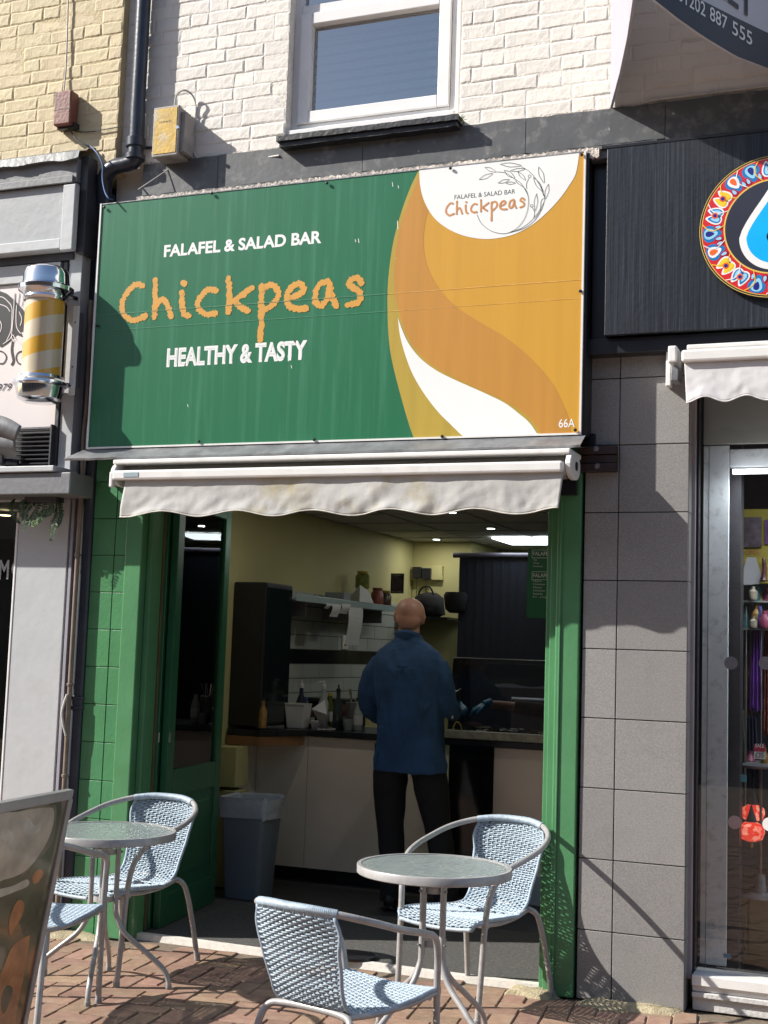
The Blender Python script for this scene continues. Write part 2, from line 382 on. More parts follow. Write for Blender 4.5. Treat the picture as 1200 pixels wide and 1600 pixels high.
# cement haunching where the paving meets the walls
def haunch(name, pts, z0=-.012, zt=.014):
    mb = MB(); c = sum((Vector(p) for p in pts), Vector((0, 0)))/len(pts); n = len(pts)
    ring = []
    for i, p in enumerate(pts):
        p = Vector(p); q = Vector(pts[(i+1) % n])
        for t in (0, .25, .5, .75):
            r = p.lerp(q, t); r += Vector((random.uniform(-.012, .012), random.uniform(-.012, .012))); ring.append(r)
    m = len(ring); vs = [(r.x, r.y, z0) for r in ring]+[((r.lerp(c, .22)).x, (r.lerp(c, .22)).y, zt+random.uniform(-.004, .004)) for r in ring]+[(c.x, c.y, zt+.003)]
    fs = [(i, (i+1) % m, m+(i+1) % m, m+i) for i in range(m)]+[(m+i, m+(i+1) % m, 2*m) for i in range(m)]
    mb.add(vs, fs); return mb.obj(name, M_cement, pavement, smooth=60)
haunch('cement_haunch', [(-2.4, -.20), (-1.42, -.17), (-1.2, -.03), (-1.3, .03), (-2.4, .05)])
haunch('cement_haunch', [(.86, -.10), (1.05, -.10), (1.12, -.0), (1.05, .06), (.86, .055)])
haunch('cement_haunch', [(1.19, -.12), (1.6, -.09), (1.66, -.01), (1.62, .02), (1.19, .02)])
# entrance floor
fl = quad_sheet('entrance_floor', -1.45, 1.2, .09, 1.15, .018, M_asphalt)
f2 = quad_sheet('shop_floor', -1.6, 1.62, 1.15, 6.4, .014, M_floor_in)
thr = MB(); P0 = [(-1.16, .085), (-.86, .09), (-.35, .075), (0, .082), (.45, .07), (.8, .072), (1.02, .085)]
L_ = smooth_path([(x, y-.018, .02) for x, y in P0], 5); Rr = smooth_path([(x, y+.018, .022) for x, y in P0], 5)
Lo = [Vector((p.x, p.y-.006, -.014)) for p in L_]
thr.ribbon(L_, Rr); thr.ribbon(Lo, L_)
tag(thr.obj('threshold_strip', M_white_line, fix=True), 'thin white painted edging strip across the shop entrance floor', 'threshold')

# ------------------------------------------------------------------ brick walls
def brick_meshes(m, h, lens, nvar):
    out = {}
    for ln in lens:
        ms = []
        for _ in range(nvar):
            g = .0013; a, b = ln/2-g, h/2-g; ch = .008; j = lambda s=.0030: random.uniform(-s, s); n = 3 if ln > .15 else 2
            # outline with a few extra points so painted arrises are uneven
            pts = []
            for s_ in range(n): pts.append((-a+2*a*s_/n+j(), -b+j()))
            pts.append((a+j(), -b+j()))
            for s_ in range(n): pts.append((a-2*a*s_/n+j(), b+j()))
            pts.append((-a+j(), b+j()))
            m_ = len(pts); fr = random.uniform(-.0015, .0015)
            front = [(x*(1-ch/a), -.0026+fr+j(.0009), z*(1-ch/b)) for x, z in pts]; back = [(x, -.0005, z) for x, z in pts]; base = [(x*1.02, .002, z*1.06) for x, z in pts]
            mb = MB().add(front+back+base, [tuple(range(m_))]+[(m_+k, m_+(k+1) % m_, (k+1) % m_, k) for k in range(m_)]+[(2*m_+k, 2*m_+(k+1) % m_, m_+(k+1) % m_, m_+k) for k in range(m_)])
            ms.append(mb.mesh('brick', m, fix=False, smooth=False))
        out[ln] = ms
    return out
def brick_wall(parent, m, x0, x1, z0, z1, Y, holes=()):
    """courses of whole bricks, cut to fit against openings and ends"""
    S_, H_ = .225, .1125; c = .0735; bm_ = brick_meshes(m, c, (S_, H_), 8); row = 0; z = z0; cnt = 0
    while z < z1:
        cz = z+c/2; spans = [(x0, x1)]
        for hx0, hx1, hz0, hz1 in holes:
            if hz0 < cz < hz1: spans = [(x0, hx0), (hx1, x1)]
        for a, b in spans:
            x = a; k = row*2+int(a*10) % 3; cut = (S_*.5, S_, S_*.75, S_*.25)[row % 4]; first = True
            while x < b-.02:
                ln = cut if first else (H_ if (k % 3 == 2) else S_); first = False; k += 1
                if b-(x+ln) < .045: ln = b-x
                src = S_ if ln > .16 else H_
                q = px_of(Vector((x+ln/2, Y, cz)))
                if -30 < q[1] and -40 < q[0] < 1250:
                    instance('brick', random.choice(bm_[src]), parent, (x+ln/2, Y+random.uniform(-.0008, .0008), cz+random.uniform(-.0025, .0025)), (random.uniform(-.03, .03), random.uniform(-.012, .012), random.uniform(-.012, .012)), ((ln-.001)/src*random.choice((1, 1)), 1, 1)); cnt += 1
                x += ln
        z += c; row += 1
    return cnt
XC = -1.415     # corner between the cream building and the white one
white = thing('white_brick_building', (.3, .1, 0), 'white painted brick upper storey above the green and orange sign', 'building')
ZB = 4.04       # bottom of the white brickwork
YW = .0
WIN = (-.43, .515, 4.075, 6.0)     # brick opening of the window
def rel(o, parent):      # keep world placement under a parent that is not at the origin
    o.matrix_parent_inverse = parent.matrix_basis.inverted() if parent else Matrix.Identity(4); return o
white.location = (0, 0, 0)
wb = MB()
wb.box(XC, WIN[0], YW, .35, ZB-.02, 6.2); wb.box(WIN[1], 3.4, YW, .35, ZB-.02, 6.2); wb.box(WIN[0], WIN[1], YW, .35, ZB-.02, WIN[2])
wb.box(WIN[0], WIN[1], YW, .35, 5.7, 6.2)
wb.box(XC-.05, 1.62, .05, .35, 2.46, ZB-.02); wb.box(1.62, 3.4, .05, .35, 2.86, ZB-.02)
wb.obj('wall', M_white_mortar, white)
brick_wall(white, M_white_brick, XC+.0, 2.34, ZB, 5.15, YW, holes=[(WIN[0], WIN[1], WIN[2]-.02, 9)])
cream = thing('cream_brick_building', (0, 0, 0), 'cream yellow painted brick building at the upper left with peeling base', 'building')
YC = -.05
MB().box(-4.5, XC, YC, .35, 4.0, 6.2).obj('wall', M_cream_mortar, cream)
brick_wall(cream, M_cream_brick, -2.62, XC, 4.05, 5.3, YC)

# plinth band, black painted, under the brickwork
sT_ = (WZ(155, 320, -.15)+WZ(917, 235, -.15))/2
band = thing('painted_band', (0, 0, 0), 'dark slate painted band running between brickwork and shop signs', 'band')
def strip(name, m, parent, x0, x1, z0, z1, y0, y1, rough=.004, seg=.05, bevel=.0):
    """a box with slightly wandering top and bottom edges"""
    n = max(2, int((x1-x0)/seg)); top = [(x0+(x1-x0)*i/n, z1+random.uniform(-rough, rough)) for i in range(n+1)]
    bot = [(x0+(x1-x0)*i/n, z0+random.uniform(-rough, rough)) for i in range(n+1)]
    mb = MB(); k = n+1
    vs = [(x, y0, z) for x, z in bot]+[(x, y0, z) for x, z in top]+[(x, y1, z) for x, z in top]+[(x, y1, z) for x, z in bot]
    fs = [(i, i+1, k+i+1, k+i) for i in range(n)]+[(k+i, k+i+1, 2*k+i+1, 2*k+i) for i in range(n)]+[(3*k+i, 3*k+i+1, i+1, i) for i in range(n)]+[(0, k, 2*k, 3*k), (n, 3*k+n, 2*k+n, k+n)]
    mb.add(vs, fs); return mb.obj(name, m, parent, smooth=False)
xs_ = [XC+.16, -.80, .02, .86, 1.52, 2.05, 2.9]
for i in range(len(xs_)-1):
    strip('slab', M_band, band, xs_[i]+.0015, xs_[i+1]-.0015, 3.86 if i < 4 else 3.84, ZB-.006, -.025, .05, .003)
strip('lead_apron', M_band, band, XC+.2, 1.50, sT_-.03, sT_+.032, -.118, .03, .003, .03)
strip('render_edge', M_rough_cap, band, XC+.2, 1.24, sT_-.03, sT_+.020, -.135, -.119, .007, .010)
strip('render_edge', M_rough_cap, band, XC+.16, 2.4, ZB-.012, ZB+.006, -.012, .02, .005, .02)

# ------------------------------------------------------------------ upstairs window
YG = .10
win = thing('sash_window', (0, 0, 0), 'white plastic framed first floor window with slatted blind behind glass', 'window')
wx0, wx1 = WX(452, 216, .07), WX(716, 173, .07); wz0 = WZ(452, 216, .07)
fw_ = .052
def frame(name, m, parent, x0, x1, z0, z1, w, y0, y1, bevel=.004):
    """four mitred-looking frame bars"""
    boxo(name, m, parent, x0, x0+w, y0, y1, z0, z1, bevel); boxo(name, m, parent, x1-w, x1, y0, y1, z0, z1, bevel)
    boxo(name, m, parent, x0+w+.0005, x1-w-.0005, y0, y1, z0, z0+w, bevel); boxo(name, m, parent, x0+w+.0005, x1-w-.0005, y0, y1, z1-w, z1, bevel)
frame('frame', M_upvc, win, wx0, wx1, wz0+.018, 5.6, .045, .07, .14)
tz = WZ(575, 5, .05)
frame('sash', M_upvc, win, wx0+.047, wx1-.047, wz0+.065, tz, .062, .055, .12)
boxo('transom', M_upvc, win, wx0+.046, wx1-.046, .068, .14, tz+.001, tz+.05)
gx0, gx1 = wx0+.105, wx1-.105
MB().add([(gx0, .10, wz0+.12), (gx1, .10, wz0+.12), (gx1, .10, tz-.058), (gx0, .10, tz-.058)], [(0, 1, 2, 3)]).obj('pane', M_glass_dark, win, fix=False)
MB().add([(wx0+.04, .11, tz+.045), (wx1-.04, .11, tz+.045), (wx1-.04, .11, 5.56), (wx0+.04, .11, 5.56)], [(0, 1, 2, 3)]).obj('pane', M_glass_dark, win, fix=False)
boxo('window_sill', M_upvc, win, wx0-.0, wx1+.0, .01, .09, wz0-.012, wz0+.016, .004)
M_blind = mat('blue_grey_blind_slat', (.62, .65, .68), .5, .08, 4)
for i in range(19):
    z = wz0+.11+i*.05
    MB().obox(((wx0+wx1)/2, .19, z), (wx1-wx0)/2-.07, .0215, .0012, Matrix.Rotation(rad(68), 3, 'X')).obj('blind_slat', M_blind, win)
MB().add([(wx0, .33, wz0), (wx1, .33, wz0), (wx1, .33, 5.6), (wx0, .33, 5.6)], [(0, 1, 2, 3)]).obj('curtain_lining', mat('dim_room', (.10, .14, .20), .8, .2), win, fix=False)
sill = thing('stone_window_ledge', (0, 0, 0), 'weathered black painted ledge under the upstairs window', 'ledge')
sx0, sx1 = WX(432, 233, -.09), WX(716, 197, -.09)
strip('ledge', M_black_wood, sill, sx0, sx1, ZB+.0, ZB+.028, -.10, .05, .0018, .03)
strip('ledge_lip', M_black_wood, sill, sx0+.012, sx1-.01, ZB-.026, ZB-.001, -.085, .03, .0015, .04)
# ------------------------------------------------------------------ main shop sign
YS = -.15
sgn = thing('shop_sign', (0, 0, 0), 'large green and orange shop sign reading Chickpeas above the open doorway', 'sign')
sL = (WX(155, 320, YS)+WX(138, 702, YS))/2; sR = (WX(917, 235, YS)+WX(907, 679, YS))/2
sT = (WZ(155, 320, YS)+WZ(917, 235, YS))/2; sB = (WZ(138, 702, YS)+WZ(907, 679, YS))/2
boxo('backing_box', M_black, sgn, sL+.004, sR+.012, YS+.012, .03, sB+.0, sT-.004, .002)
MB().add([(sL+.008, YS, sB+.008), (sR-.008, YS, sB+.008), (sR-.008, YS, sT-.004), (sL+.008, YS, sT-.004)], [(0, 1, 2, 3)]).obj('panel', M_green_sign, sgn, fix=False)
for a in ((sL, sL+.009, sB+.0095, sT), (sR-.009, sR, sB+.0095, sT), (sL, sR, sB, sB+.009)):
    boxo('edge_trim', M_awn_metal, sgn, a[0], a[1], YS-.006, YS+.010, a[2], a[3], 0)
boxo('edge_trim', M_lead, sgn, sL+.010, sR-.010, YS-.003, YS+.010, sT-.005, sT, 0)
def c6(x, y, Y): p = W(580+x/3.333, 230+y/3.333, Y); return Vector((min(p.x, sR-.0095), Y, max(min(p.z, sT-.0055), sB+.0095)))
def curve6(pts, Y, n=6): return [c6(p.x, p.y, Y) for p in smooth_path([(a, b, 0) for a, b in pts], n)]
OUT = [(247, 120), (200, 220), (150, 360), (110, 520), (88, 700), (85, 850), (92, 1000), (110, 1120), (150, 1280), (190, 1420), (226, 1530)]
MIDL = [(250, 150), (200, 270), (150, 420), (122, 600), (122, 740), (150, 880), (190, 985), (260, 1085), (350, 1155), (480, 1222), (600, 1278), (700, 1323), (790, 1383), (850, 1440), (900, 1530)]
MIDR = [(330, 300), (300, 330), (280, 400), (273, 480), (278, 560), (300, 640), (350, 730), (420, 810), (500, 870), (600, 930), (700, 990), (800, 1070), (880, 1150), (950, 1240), (1000, 1340), (1030, 1420), (1042, 1530)]
SWL = [(140, 890), (150, 980), (180, 1090), (220, 1190), (280, 1290), (350, 1380), (420, 1450), (500, 1530)]
SWR = [(140, 890), (165, 960), (200, 1030), (260, 1103), (340, 1163), (430, 1209), (520, 1249), (620, 1294), (700, 1335), (770, 1388), (830, 1442), (886, 1530)]
CIR = [(250, 100), (255, 200), (280, 290), (330, 370), (400, 425), (480, 460), (570, 477), (650, 475), (740, 455), (830, 410), (910, 345), (980, 270), (1030, 200), (1070, 120), (1092, -60)]
TR = lambda Y: [Vector((sR-.0095, Y, sB+.0095)), Vector((sR-.0095, Y, sT-.0055))]
d = .0005
def art(name, m, pts): return flat(MB(), pts).obj(name, m, sgn, fix=False)
art('olive_swoosh', M_olive, curve6(OUT, YS-d)+TR(YS-d))
art('orange_field', M_orange_light, curve6(MIDL, YS-2*d)+TR(YS-2*d))
art('orange_swoosh', M_orange_mid, curve6(MIDL, YS-3*d)+curve6(MIDR, YS-3*d)[::-1])
art('white_swoosh', M_white_print, curve6(SWL, YS-3.5*d)+curve6(SWR, YS-3.5*d)[::-1][:-1])
art('logo_roundel', M_white_print, curve6(CIR, YS-4*d))
def stroke(mb, pts, w, Y, jag=0.0, step=.006, taper=False, seed=0):
    """brush stroke on the sign plane: pts are (x,z); polygon strip with ragged edges and round ends"""
    P = smooth_path([(a, 0, b) for a, b in pts], 8); Q = [P[0]]
    for p in P[1:]:
        if (p-Q[-1]).length > step*.8: Q.append(p)
    if len(Q) < 2: Q.append(P[-1])
    n = len(Q); L, Rr = [], []; Y = Y-random.uniform(.00002, .0004)
    for i, p in enumerate(Q):
        Yi = Y-i*.000012
        t = (Q[min(i+1, n-1)]-Q[max(i-1, 0)]).normalized(); nn = Vector((-t.z, 0, t.x))
        wi = w*(.9 if 0 < i < n-1 else .55)
        if taper: wi = w*math.sin(math.pi*(i+.35)/(n-.3))
        a = wi*.5*(1+random.uniform(-jag, jag)); b = wi*.5*(1+random.uniform(-jag, jag))
        L.append(Vector((p.x+nn.x*a, Yi, p.z+nn.z*a))); Rr.append(Vector((p.x-nn.x*b, Yi, p.z-nn.z*b)))
    mb.ribbon(L, Rr)
    for c, w_, Yc_ in ((Q[0], w, Y-.0006), (Q[-1], w, Y-.0008)):
        if not taper: flatc = [Vector((c.x+math.cos(k*.785)*w_*.45*(1+random.uniform(-jag, jag)*.6), Yc_, c.z+math.sin(k*.785)*w_*.45*(1+random.uniform(-jag, jag)*.6))) for k in range(8)]; mb.add(flatc, [tuple(range(8))])
WORD = {
 'C': [[(195, 312), (170, 305), (145, 322), (118, 358), (108, 400), (118, 432), (150, 455), (185, 447), (208, 436)]],
 'h': [[(248, 287), (247, 340), (245, 400), (243, 442)], [(247, 400), (268, 372), (288, 372), (302, 402), (313, 440)]],
 'i': [[(362, 298), (370, 303)], [(357, 338), (360, 385), (368, 430), (388, 436)]],
 'c': [[(500, 332), (470, 326), (440, 350), (425, 385), (435, 415), (465, 430), (500, 425)]],
 'k': [[(552, 280), (556, 340), (552, 422)], [(650, 320), (610, 350), (568, 376)], [(578, 376), (605, 400), (634, 416)]],
 'p': [[(690, 312), (688, 380), (690, 450), (686, 538)], [(694, 325), (722, 308), (750, 318), (760, 350), (740, 385), (706, 410)]],
 'e': [[(800, 362), (840, 352), (866, 325), (848, 303), (815, 317), (797, 350), (798, 385), (825, 405), (878, 405)]],
 'a': [[(968, 292), (930, 308), (914, 345), (917, 382), (940, 393), (966, 358), (976, 305)], [(976, 305), (982, 352), (1002, 396)]],
 's': [[(1106, 300), (1085, 277), (1062, 287), (1056, 308), (1085, 325), (1103, 347), (1095, 378), (1050, 390)]]}
mb = MB()
for ch, sts in WORD.items():
    for st in sts:
        stroke(mb, [((lambda p: (p.x, p.z))(W(150+a/2.667, 330+b/2.667, YS-d))) for a, b in st], .035, YS-d, jag=.34, step=.0028)
mb.obj('brush_lettering', M_orange_letters, sgn, fix=False)
mb = MB()
for ch, sts in WORD.items():
    for st in sts:
        pts = []
        for a, b in st:
            x = 100+(a-100)*.775; y = 610+(b-455)*.8-(a-150)*.031
            p = W(680+x/6.316, 240+y/6.316, YS-5*d); pts.append((p.x, p.z))
        stroke(mb, pts, .0105, YS-5*d, jag=.12, step=.003)
mb.obj('brush_lettering', M_copper_print, sgn, fix=False)
def twig(mb, pts, w=.0024): stroke(mb, [((lambda p: (p.x, p.z))(W(680+a/6.316, 240+b/6.316, YS-5.5*d))) for a, b in pts], w, YS-5.5*d, step=.004)
tw = MB()
twig(tw, [(412, 600), (450, 680), (520, 745), (600, 780), (700, 788), (800, 740), (870, 660), (910, 560), (920, 460), (910, 400), (880, 340), (810, 290), (790, 260)])
twig(tw, [(715, 783), (850, 735), (960, 650), (1040, 540), (1080, 450), (1060, 380), (1040, 330)])
twig(tw, [(740, 780), (880, 735), (980, 660), (1045, 560), (1075, 470)])
twig(tw, [(850, 130), (920, 170), (985, 240), (1040, 330), (1070, 420)])
twig(tw, [(600, 180), (690, 190), (770, 240), (850, 300), (910, 400)])
twig(tw, [(925, 240), (900, 300), (905, 350)])
twig(tw, [(950, 520), (980, 580), (970, 640)])
twig(tw, [(1070, 440), (1045, 470), (1035, 560), (990, 640)])
def leaf(mb, a, b, w):
    a, b = Vector(a), Vector(b); t = (b-a).normalized(); n = Vector((-t.y, t.x)); m = (a+b)/2; q1 = a.lerp(b, .3); q2 = a.lerp(b, .72)
    pl = [a, q1+n*w*.8, m+n*w, q2+n*w*.7, b, q2-n*w*.7, m-n*w, q1-n*w*.8, a]
    twig(mb, [(p.x, p.y) for p in pl], .0022)
for a, b, w in [((640, 105), (850, 118), 20), ((490, 135), (600, 182), 16), ((432, 257), (570, 195), 18), ((680, 165), (785, 240), 22), ((620, 290), (735, 255), 15), ((695, 292), (795, 290), 12),
                ((740, 170), (890, 152), 14), ((815, 178), (895, 265), 15), ((968, 235), (1065, 380), 20), ((1020, 130), (1075, 290), 22), ((1118, 300), (1085, 450), 18), ((1000, 395), (985, 570), 17)]: leaf(tw, a, b, w)
for c in ((930, 222), (950, 515)):
    twig(tw, [(c[0]+14*math.cos(k*.7), c[1]+14*math.sin(k*.7)) for k in range(10)], .002)
tw.obj('twig_drawing', M_dkgrey_print, sgn, fix=False)
def text_px(body, pl, pr, cap, Y, m, parent, name='lettering', **k):
    a, b = W(*pl, Y), W(*pr, Y); z = (a.z+b.z)/2
    return text_mesh(body, a.x, b.x, z, cap, Y, m, name, parent, **k)
text_px('FALAFEL & SALAD BAR', (256, 400), (502, 380), .062, YS-d, M_white_print, sgn, bold=.032)
text_px('HEALTHY & TASTY', (260, 572), (479, 560), .092, YS-d, M_white_print, sgn, bold=.045)
text_px('HEALTHY & TASTY', (262, 571), (478, 559), .086, YS-1.6*d, mat('pale_grey_print', (.62, .65, .64), .4, .02), sgn, bold=-.018)
text_px('66A', (873, 668), (898, 667), .040, YS-4*d, M_white_print, sgn, bold=.006)
text_px('FALAFEL & SALAD BAR', (710, 312), (805, 302), .023, YS-5*d, M_dkgrey_print, sgn, bold=.0)
scr = MB().lathe((0, 0, 0), [(.001, -.008), (.006, -.007), (.008, -.003), (.008, .0)], 10, axis='y').mesh('screw', M_black, smooth=40)
for sx_, sy2 in ((163, 324), (331, 302), (511, 286), (704, 263), (909, 242), (907, 455), (899, 672), (691, 682), (491, 687), (311, 690), (152, 509)):
    p = W(sx_, sy2, YS-.009); instance('screw', scr, sgn, (p.x, p.y, p.z))
# scuffs on the print
sc_ = MB()
for (a, b, l) in ((555, 374, 5), (560, 373, 7), (450, 556, 9), (455, 571, 5), (621, 345, 14), (613, 285, 7), (622, 290, 5), (293, 632, 4), (618, 400, 5)):
    p = W(a, b, YS-d*.9); stroke(sc_, [(p.x, p.z), (p.x+.004, p.z-.003*l)], .0035, YS-d*.9, step=.002)
sc_.obj('scuff_mark', M_white_print, sgn, fix=False)
Mseam = mat('scratch_line', (.10, .27, .17), .4, .3, 30); Mseam2 = mat('scratch_line_orange', (.72, .42, .12), .4, .3, 30)
for zf, w_ in ((W(560, 463, YS).z, .0022), (W(560, 490, YS).z, .0016)):
    xo = W(607, 460, YS).x
    for (xa, xb, m_) in ((sL+.01, xo, Mseam), (xo+.001, sR-.01, Mseam2)):
        MB().add([(xa, YS-4.6*d, zf), (xb, YS-4.6*d, zf+.001), (xb, YS-4.6*d, zf+w_+.001), (xa, YS-4.6*d, zf+w_)], [(0, 1, 2, 3)]).obj('panel_seam', m_, sgn, fix=False)
# lead flashing / drip below the sign
fl_ = thing('lead_flashing', (0, 0, 0), 'grey metal drip flashing folded out under the main sign', 'flashing')
a0 = sL-.055; a1 = sR+.02; YF = -.245
mb = MB(); n = 60; tp = []; bt = []
for i in range(n+1):
    t = i/n; x = a0+(a1-a0)*t; tp.append(Vector((min(max(x, sL-.02), a1), YS+.0, sB-.004))); bt.append(Vector((x-.02*(t < .02), YF+random.uniform(-.002, .002), sB-.062+random.uniform(-.002, .002))))
mb.ribbon(tp, bt); mb.ribbon(bt, [p+Vector((0, .004, -.010)) for p in bt]); mb.ribbon([p+Vector((0, .004, -.010)) for p in bt], [Vector((p.x, .03, sB-.03)) for p in bt])
mb.obj('flashing_sheet', M_lead, fl_, smooth=20)

# ------------------------------------------------------------------ awning over the door
aw = thing('rolled_awning', (0, 0, 0), 'rolled-up white awning with stained grey scalloped valance over the doorway', 'awning')
YA = -.29
axL = WX(175, 735, YA); axR = WX(893, 715, YA); azT = WZ(500, 712, YA); azB = WZ(500, 745, YA)
boxo('top_cover', M_awn_metal, aw, axL+.005, axR-.005, YA-.005, -.08, sB-.105, sB-.082, .006)
boxo('front_bar', M_awn_metal, aw, axL-.0+.03, axR-.03, YA-.045, YA-.005, WZ(500, 744, YA-.04), WZ(500, 728, YA-.04), .010)
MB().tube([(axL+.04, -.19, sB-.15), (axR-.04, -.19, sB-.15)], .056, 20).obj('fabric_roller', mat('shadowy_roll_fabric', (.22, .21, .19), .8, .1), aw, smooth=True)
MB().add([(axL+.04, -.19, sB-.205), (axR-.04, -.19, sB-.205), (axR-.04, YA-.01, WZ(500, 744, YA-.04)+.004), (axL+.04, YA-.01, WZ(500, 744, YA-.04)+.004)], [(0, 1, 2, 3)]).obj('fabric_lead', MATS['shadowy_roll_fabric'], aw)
boxo('light_stop_plate', M_black, aw, axL+.03, axR-.03, -.07, -.035, sB-.26, sB-.106, 0)  # unseen plate added behind the roller to stop sun leaking onto the column
for x in (axL+.012, axR-.012):
    mbx = MB(); prof = []
    for k in range(20):
        t = 2*math.pi*k/20; prof.append((-.20+.085*math.cos(t)-(.02 if math.cos(t) < -.3 else 0), sB-.150+.062*math.sin(t)))
    vs = [(x-.012, a, b) for a, b in prof]+[(x+.012, a, b) for a, b in prof]; n = 20
    mbx.add(vs, [tuple(range(n)), tuple(range(2*n-1, n-1, -1))]+[(i, n+i, n+(i+1) % n, (i+1) % n) for i in range(n)])
    mbx.obj('end_cap', M_awn_metal, aw, bevel=.004)
MB().lathe((axR+.001, 0, 0), [(0, 0)], 3) if False else None
kn = MB().tube([(axR-.002, -.20, sB-.15), (axR+.004, -.20, sB-.15)], .02, 14); kn.obj('end_disc', M_black, aw)
boxo('maker_plate', mat('blue_grey_plate', (.30, .38, .41), .4, .05), aw, WX(193, 742, YA-.046), WX(216, 741, YA-.046), YA-.0475, YA-.0445, WZ(205, 745, YA-.046), WZ(205, 738, YA-.046), 0)
boxo('corner_bracket', M_awn_metal, aw, axL+.012, axL+.034, YA-.042, YA-.012, WZ(500, 744, YA-.04)-.035, WZ(500, 728, YA-.04)-.006, .006)
def valance(name, parent, m, x0, x1, zt, zb, Y, nsc, phase=0, amp=.016, slack=.012, flip=0, hem=None, taperL=.03, taperR=.02):
    nx, nz = 200, 16; vs = []; hm = []
    for j in range(nz+1):
        v = j/nz
        for i in range(nx+1):
            u = i/nx; xx = x0+(x1-x0)*u
            xe = xx - taperL*v*(1-u)**12 - taperR*v*(u**14)
            bot = zb + amp*math.cos(2*math.pi*(u*nsc+phase))
            z = zt+(bot-zt)*v
            f = mnoise.noise(Vector((xx*5.5, 0, v*1.3)))*slack*v*1.5 + mnoise.noise(Vector((xx*13+v*2.5, 3, v*2.5)))*slack*.7*v + mnoise.noise(Vector((xx*30, 7, v*5)))*.003*v
            vs.append((xe, Y+f, z))
    fs = [(j*(nx+1)+i, j*(nx+1)+i+1, (j+1)*(nx+1)+i+1, (j+1)*(nx+1)+i) for j in range(nz) for i in range(nx)]
    o = MB().add(vs, fs).obj(name, m, parent, smooth='all')
    md = o.modifiers.new('thickness', 'SOLIDIFY'); md.thickness = .0018
    hemp = [Vector(vs[nz*(nx+1)+i]) for i in range(nx+1)]
    MB().tube(hemp, .0032, 5).obj('hem', hem or m, parent, smooth='all')
    return o
vx0 = WX(188, 805, YA-.02); vx1 = WX(880, 800, YA-.02)
valance('valance', aw, M_canvas, vx0+.02, vx1, WZ(500, 742, YA-.02), WZ(500, 801, YA-.02), YA-.02, 5.6, .42, amp=.0135, hem=mat('valance_hem', (.55, .53, .48), .8, .1))

# ------------------------------------------------------------------ shopfront: green tiled pier, green frames
gp = thing('green_tiled_pier', (0, 0, 0), 'green painted tiled pier left of the folded doors', 'pier')
gx0_, gx1_ = -1.455, -1.245
boxo('pier_core', M_green_grout, gp, gx0_-.005, gx1_+.005, .004, .25, 0, 2.44, 0)
XJ = WX(172, 1000, 0)
z = -.0; tz_ = []
zj = [0, WZ(150, 1355, 0), WZ(150, 1250, 0), WZ(150, 1140, 0), WZ(150, 1079, 0), WZ(150, 1019, 0), WZ(150, 959, 0), WZ(150, 899, 0), WZ(150, 840, 0), WZ(150, 783, 0), WZ(150, 735, 0)]
zj = sorted(zj)
zj = [0.0]
while zj[-1] < 2.43: zj.append(zj[-1]+.1935)
zj[-1] = 2.44
for a, b in zip(zj[:-1], zj[1:]):
    for x0, x1 in ((gx0_, XJ-.0015), (XJ+.0015, gx1_)):
        boxo('tile', M_green_tile, gp, x0+.001, x1-.001, -.004+random.uniform(-.0008, .0008), .006, a+.0018, b-.0018, .0018)
fr = thing('green_door_surround', (0, 0, 0), 'glossy green timber surround of the doorway, sunlit down its front', 'door frame')
# left jamb boards
xpL = WX(214, 1000, -.02)
boxo('left_post', M_green_gloss, fr, -1.243, xpL, -.02, .10, .0, 2.44, .006)
boxo('left_stop', M_green_gloss, fr, xpL+.002, xpL+.035, .03, .13, .0, 2.44, .004)
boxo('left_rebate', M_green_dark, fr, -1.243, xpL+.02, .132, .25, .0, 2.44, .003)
boxo('draught_strip', mat('brown_strip', (.12, .09, .04), .7, .2), fr, xpL+.0205, xpL+.032, .14, .16, .0, 2.33, 0)
# right post: fluted face
rx0 = WX(850, 1000, 0.05); rx1 = WX(905, 1000, -.02)
boxo('right_post', M_green_gloss, fr, WX(868, 1000, -.01), rx1-.001, -.02, .22, .0, 2.44, .006)
boxo('right_bead', M_green_gloss, fr, WX(859, 1000, .03), WX(868, 1000, -.01)-.001, .02, .22, .0, 2.44, .004)
boxo('right_bead', M_green_gloss, fr, WX(853, 1000, .06), WX(859, 1000, .03)-.001, .05, .22, .0, 2.44, .004)
boxo('moulding', M_green_gloss, fr, WX(873, 1000, -.02), WX(876, 1000, -.02), -.028, -.0195, .0, 2.44, .003)
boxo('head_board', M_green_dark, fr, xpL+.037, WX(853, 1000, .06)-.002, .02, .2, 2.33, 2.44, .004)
# soffit above pier and frame
bh = thing('doorway_head', (0, 0, 0), 'dark boarding behind the awning above the doorway', 'board')
boxo('board', M_black, bh, -1.46, 1.22, -.03, .26, 2.442, 2.50, .002)

# folded back glazed doors at the left
def door(name_label, hinge, ang, w, h=2.30, thick=.04, glazed=True):
    t = thing('glazed_door', (hinge[0], hinge[1], .02), name_label, 'door', 'folding doors opened at the left of the entrance', rz=ang)
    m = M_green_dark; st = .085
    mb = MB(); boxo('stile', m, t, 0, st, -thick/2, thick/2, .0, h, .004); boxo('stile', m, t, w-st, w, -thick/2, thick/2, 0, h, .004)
    for z0, z1 in ((0, .16), (.66, .80), (h-.10, h)): boxo('rail', m, t, st+.0005, w-st-.0005, -thick/2, thick/2, z0, z1, .004)
    boxo('panel', m, t, st+.001, w-st-.001, -.008, .008, .161, .659, 0)
    boxo('panel_moulding', m, t, st+.05, w-st-.05, -.014, .014, .23, .60, .006)
    MB().box(st+.001, w-st-.001, -.003, .003, .801, h-.101).obj('pane', M_glass, t)
    boxo('lock', M_chrome, t, .002, .024, -thick/2-.002, -thick/2+.003, .95, 1.0, .001)
    return t
dA = W(240, 1000, .10); 
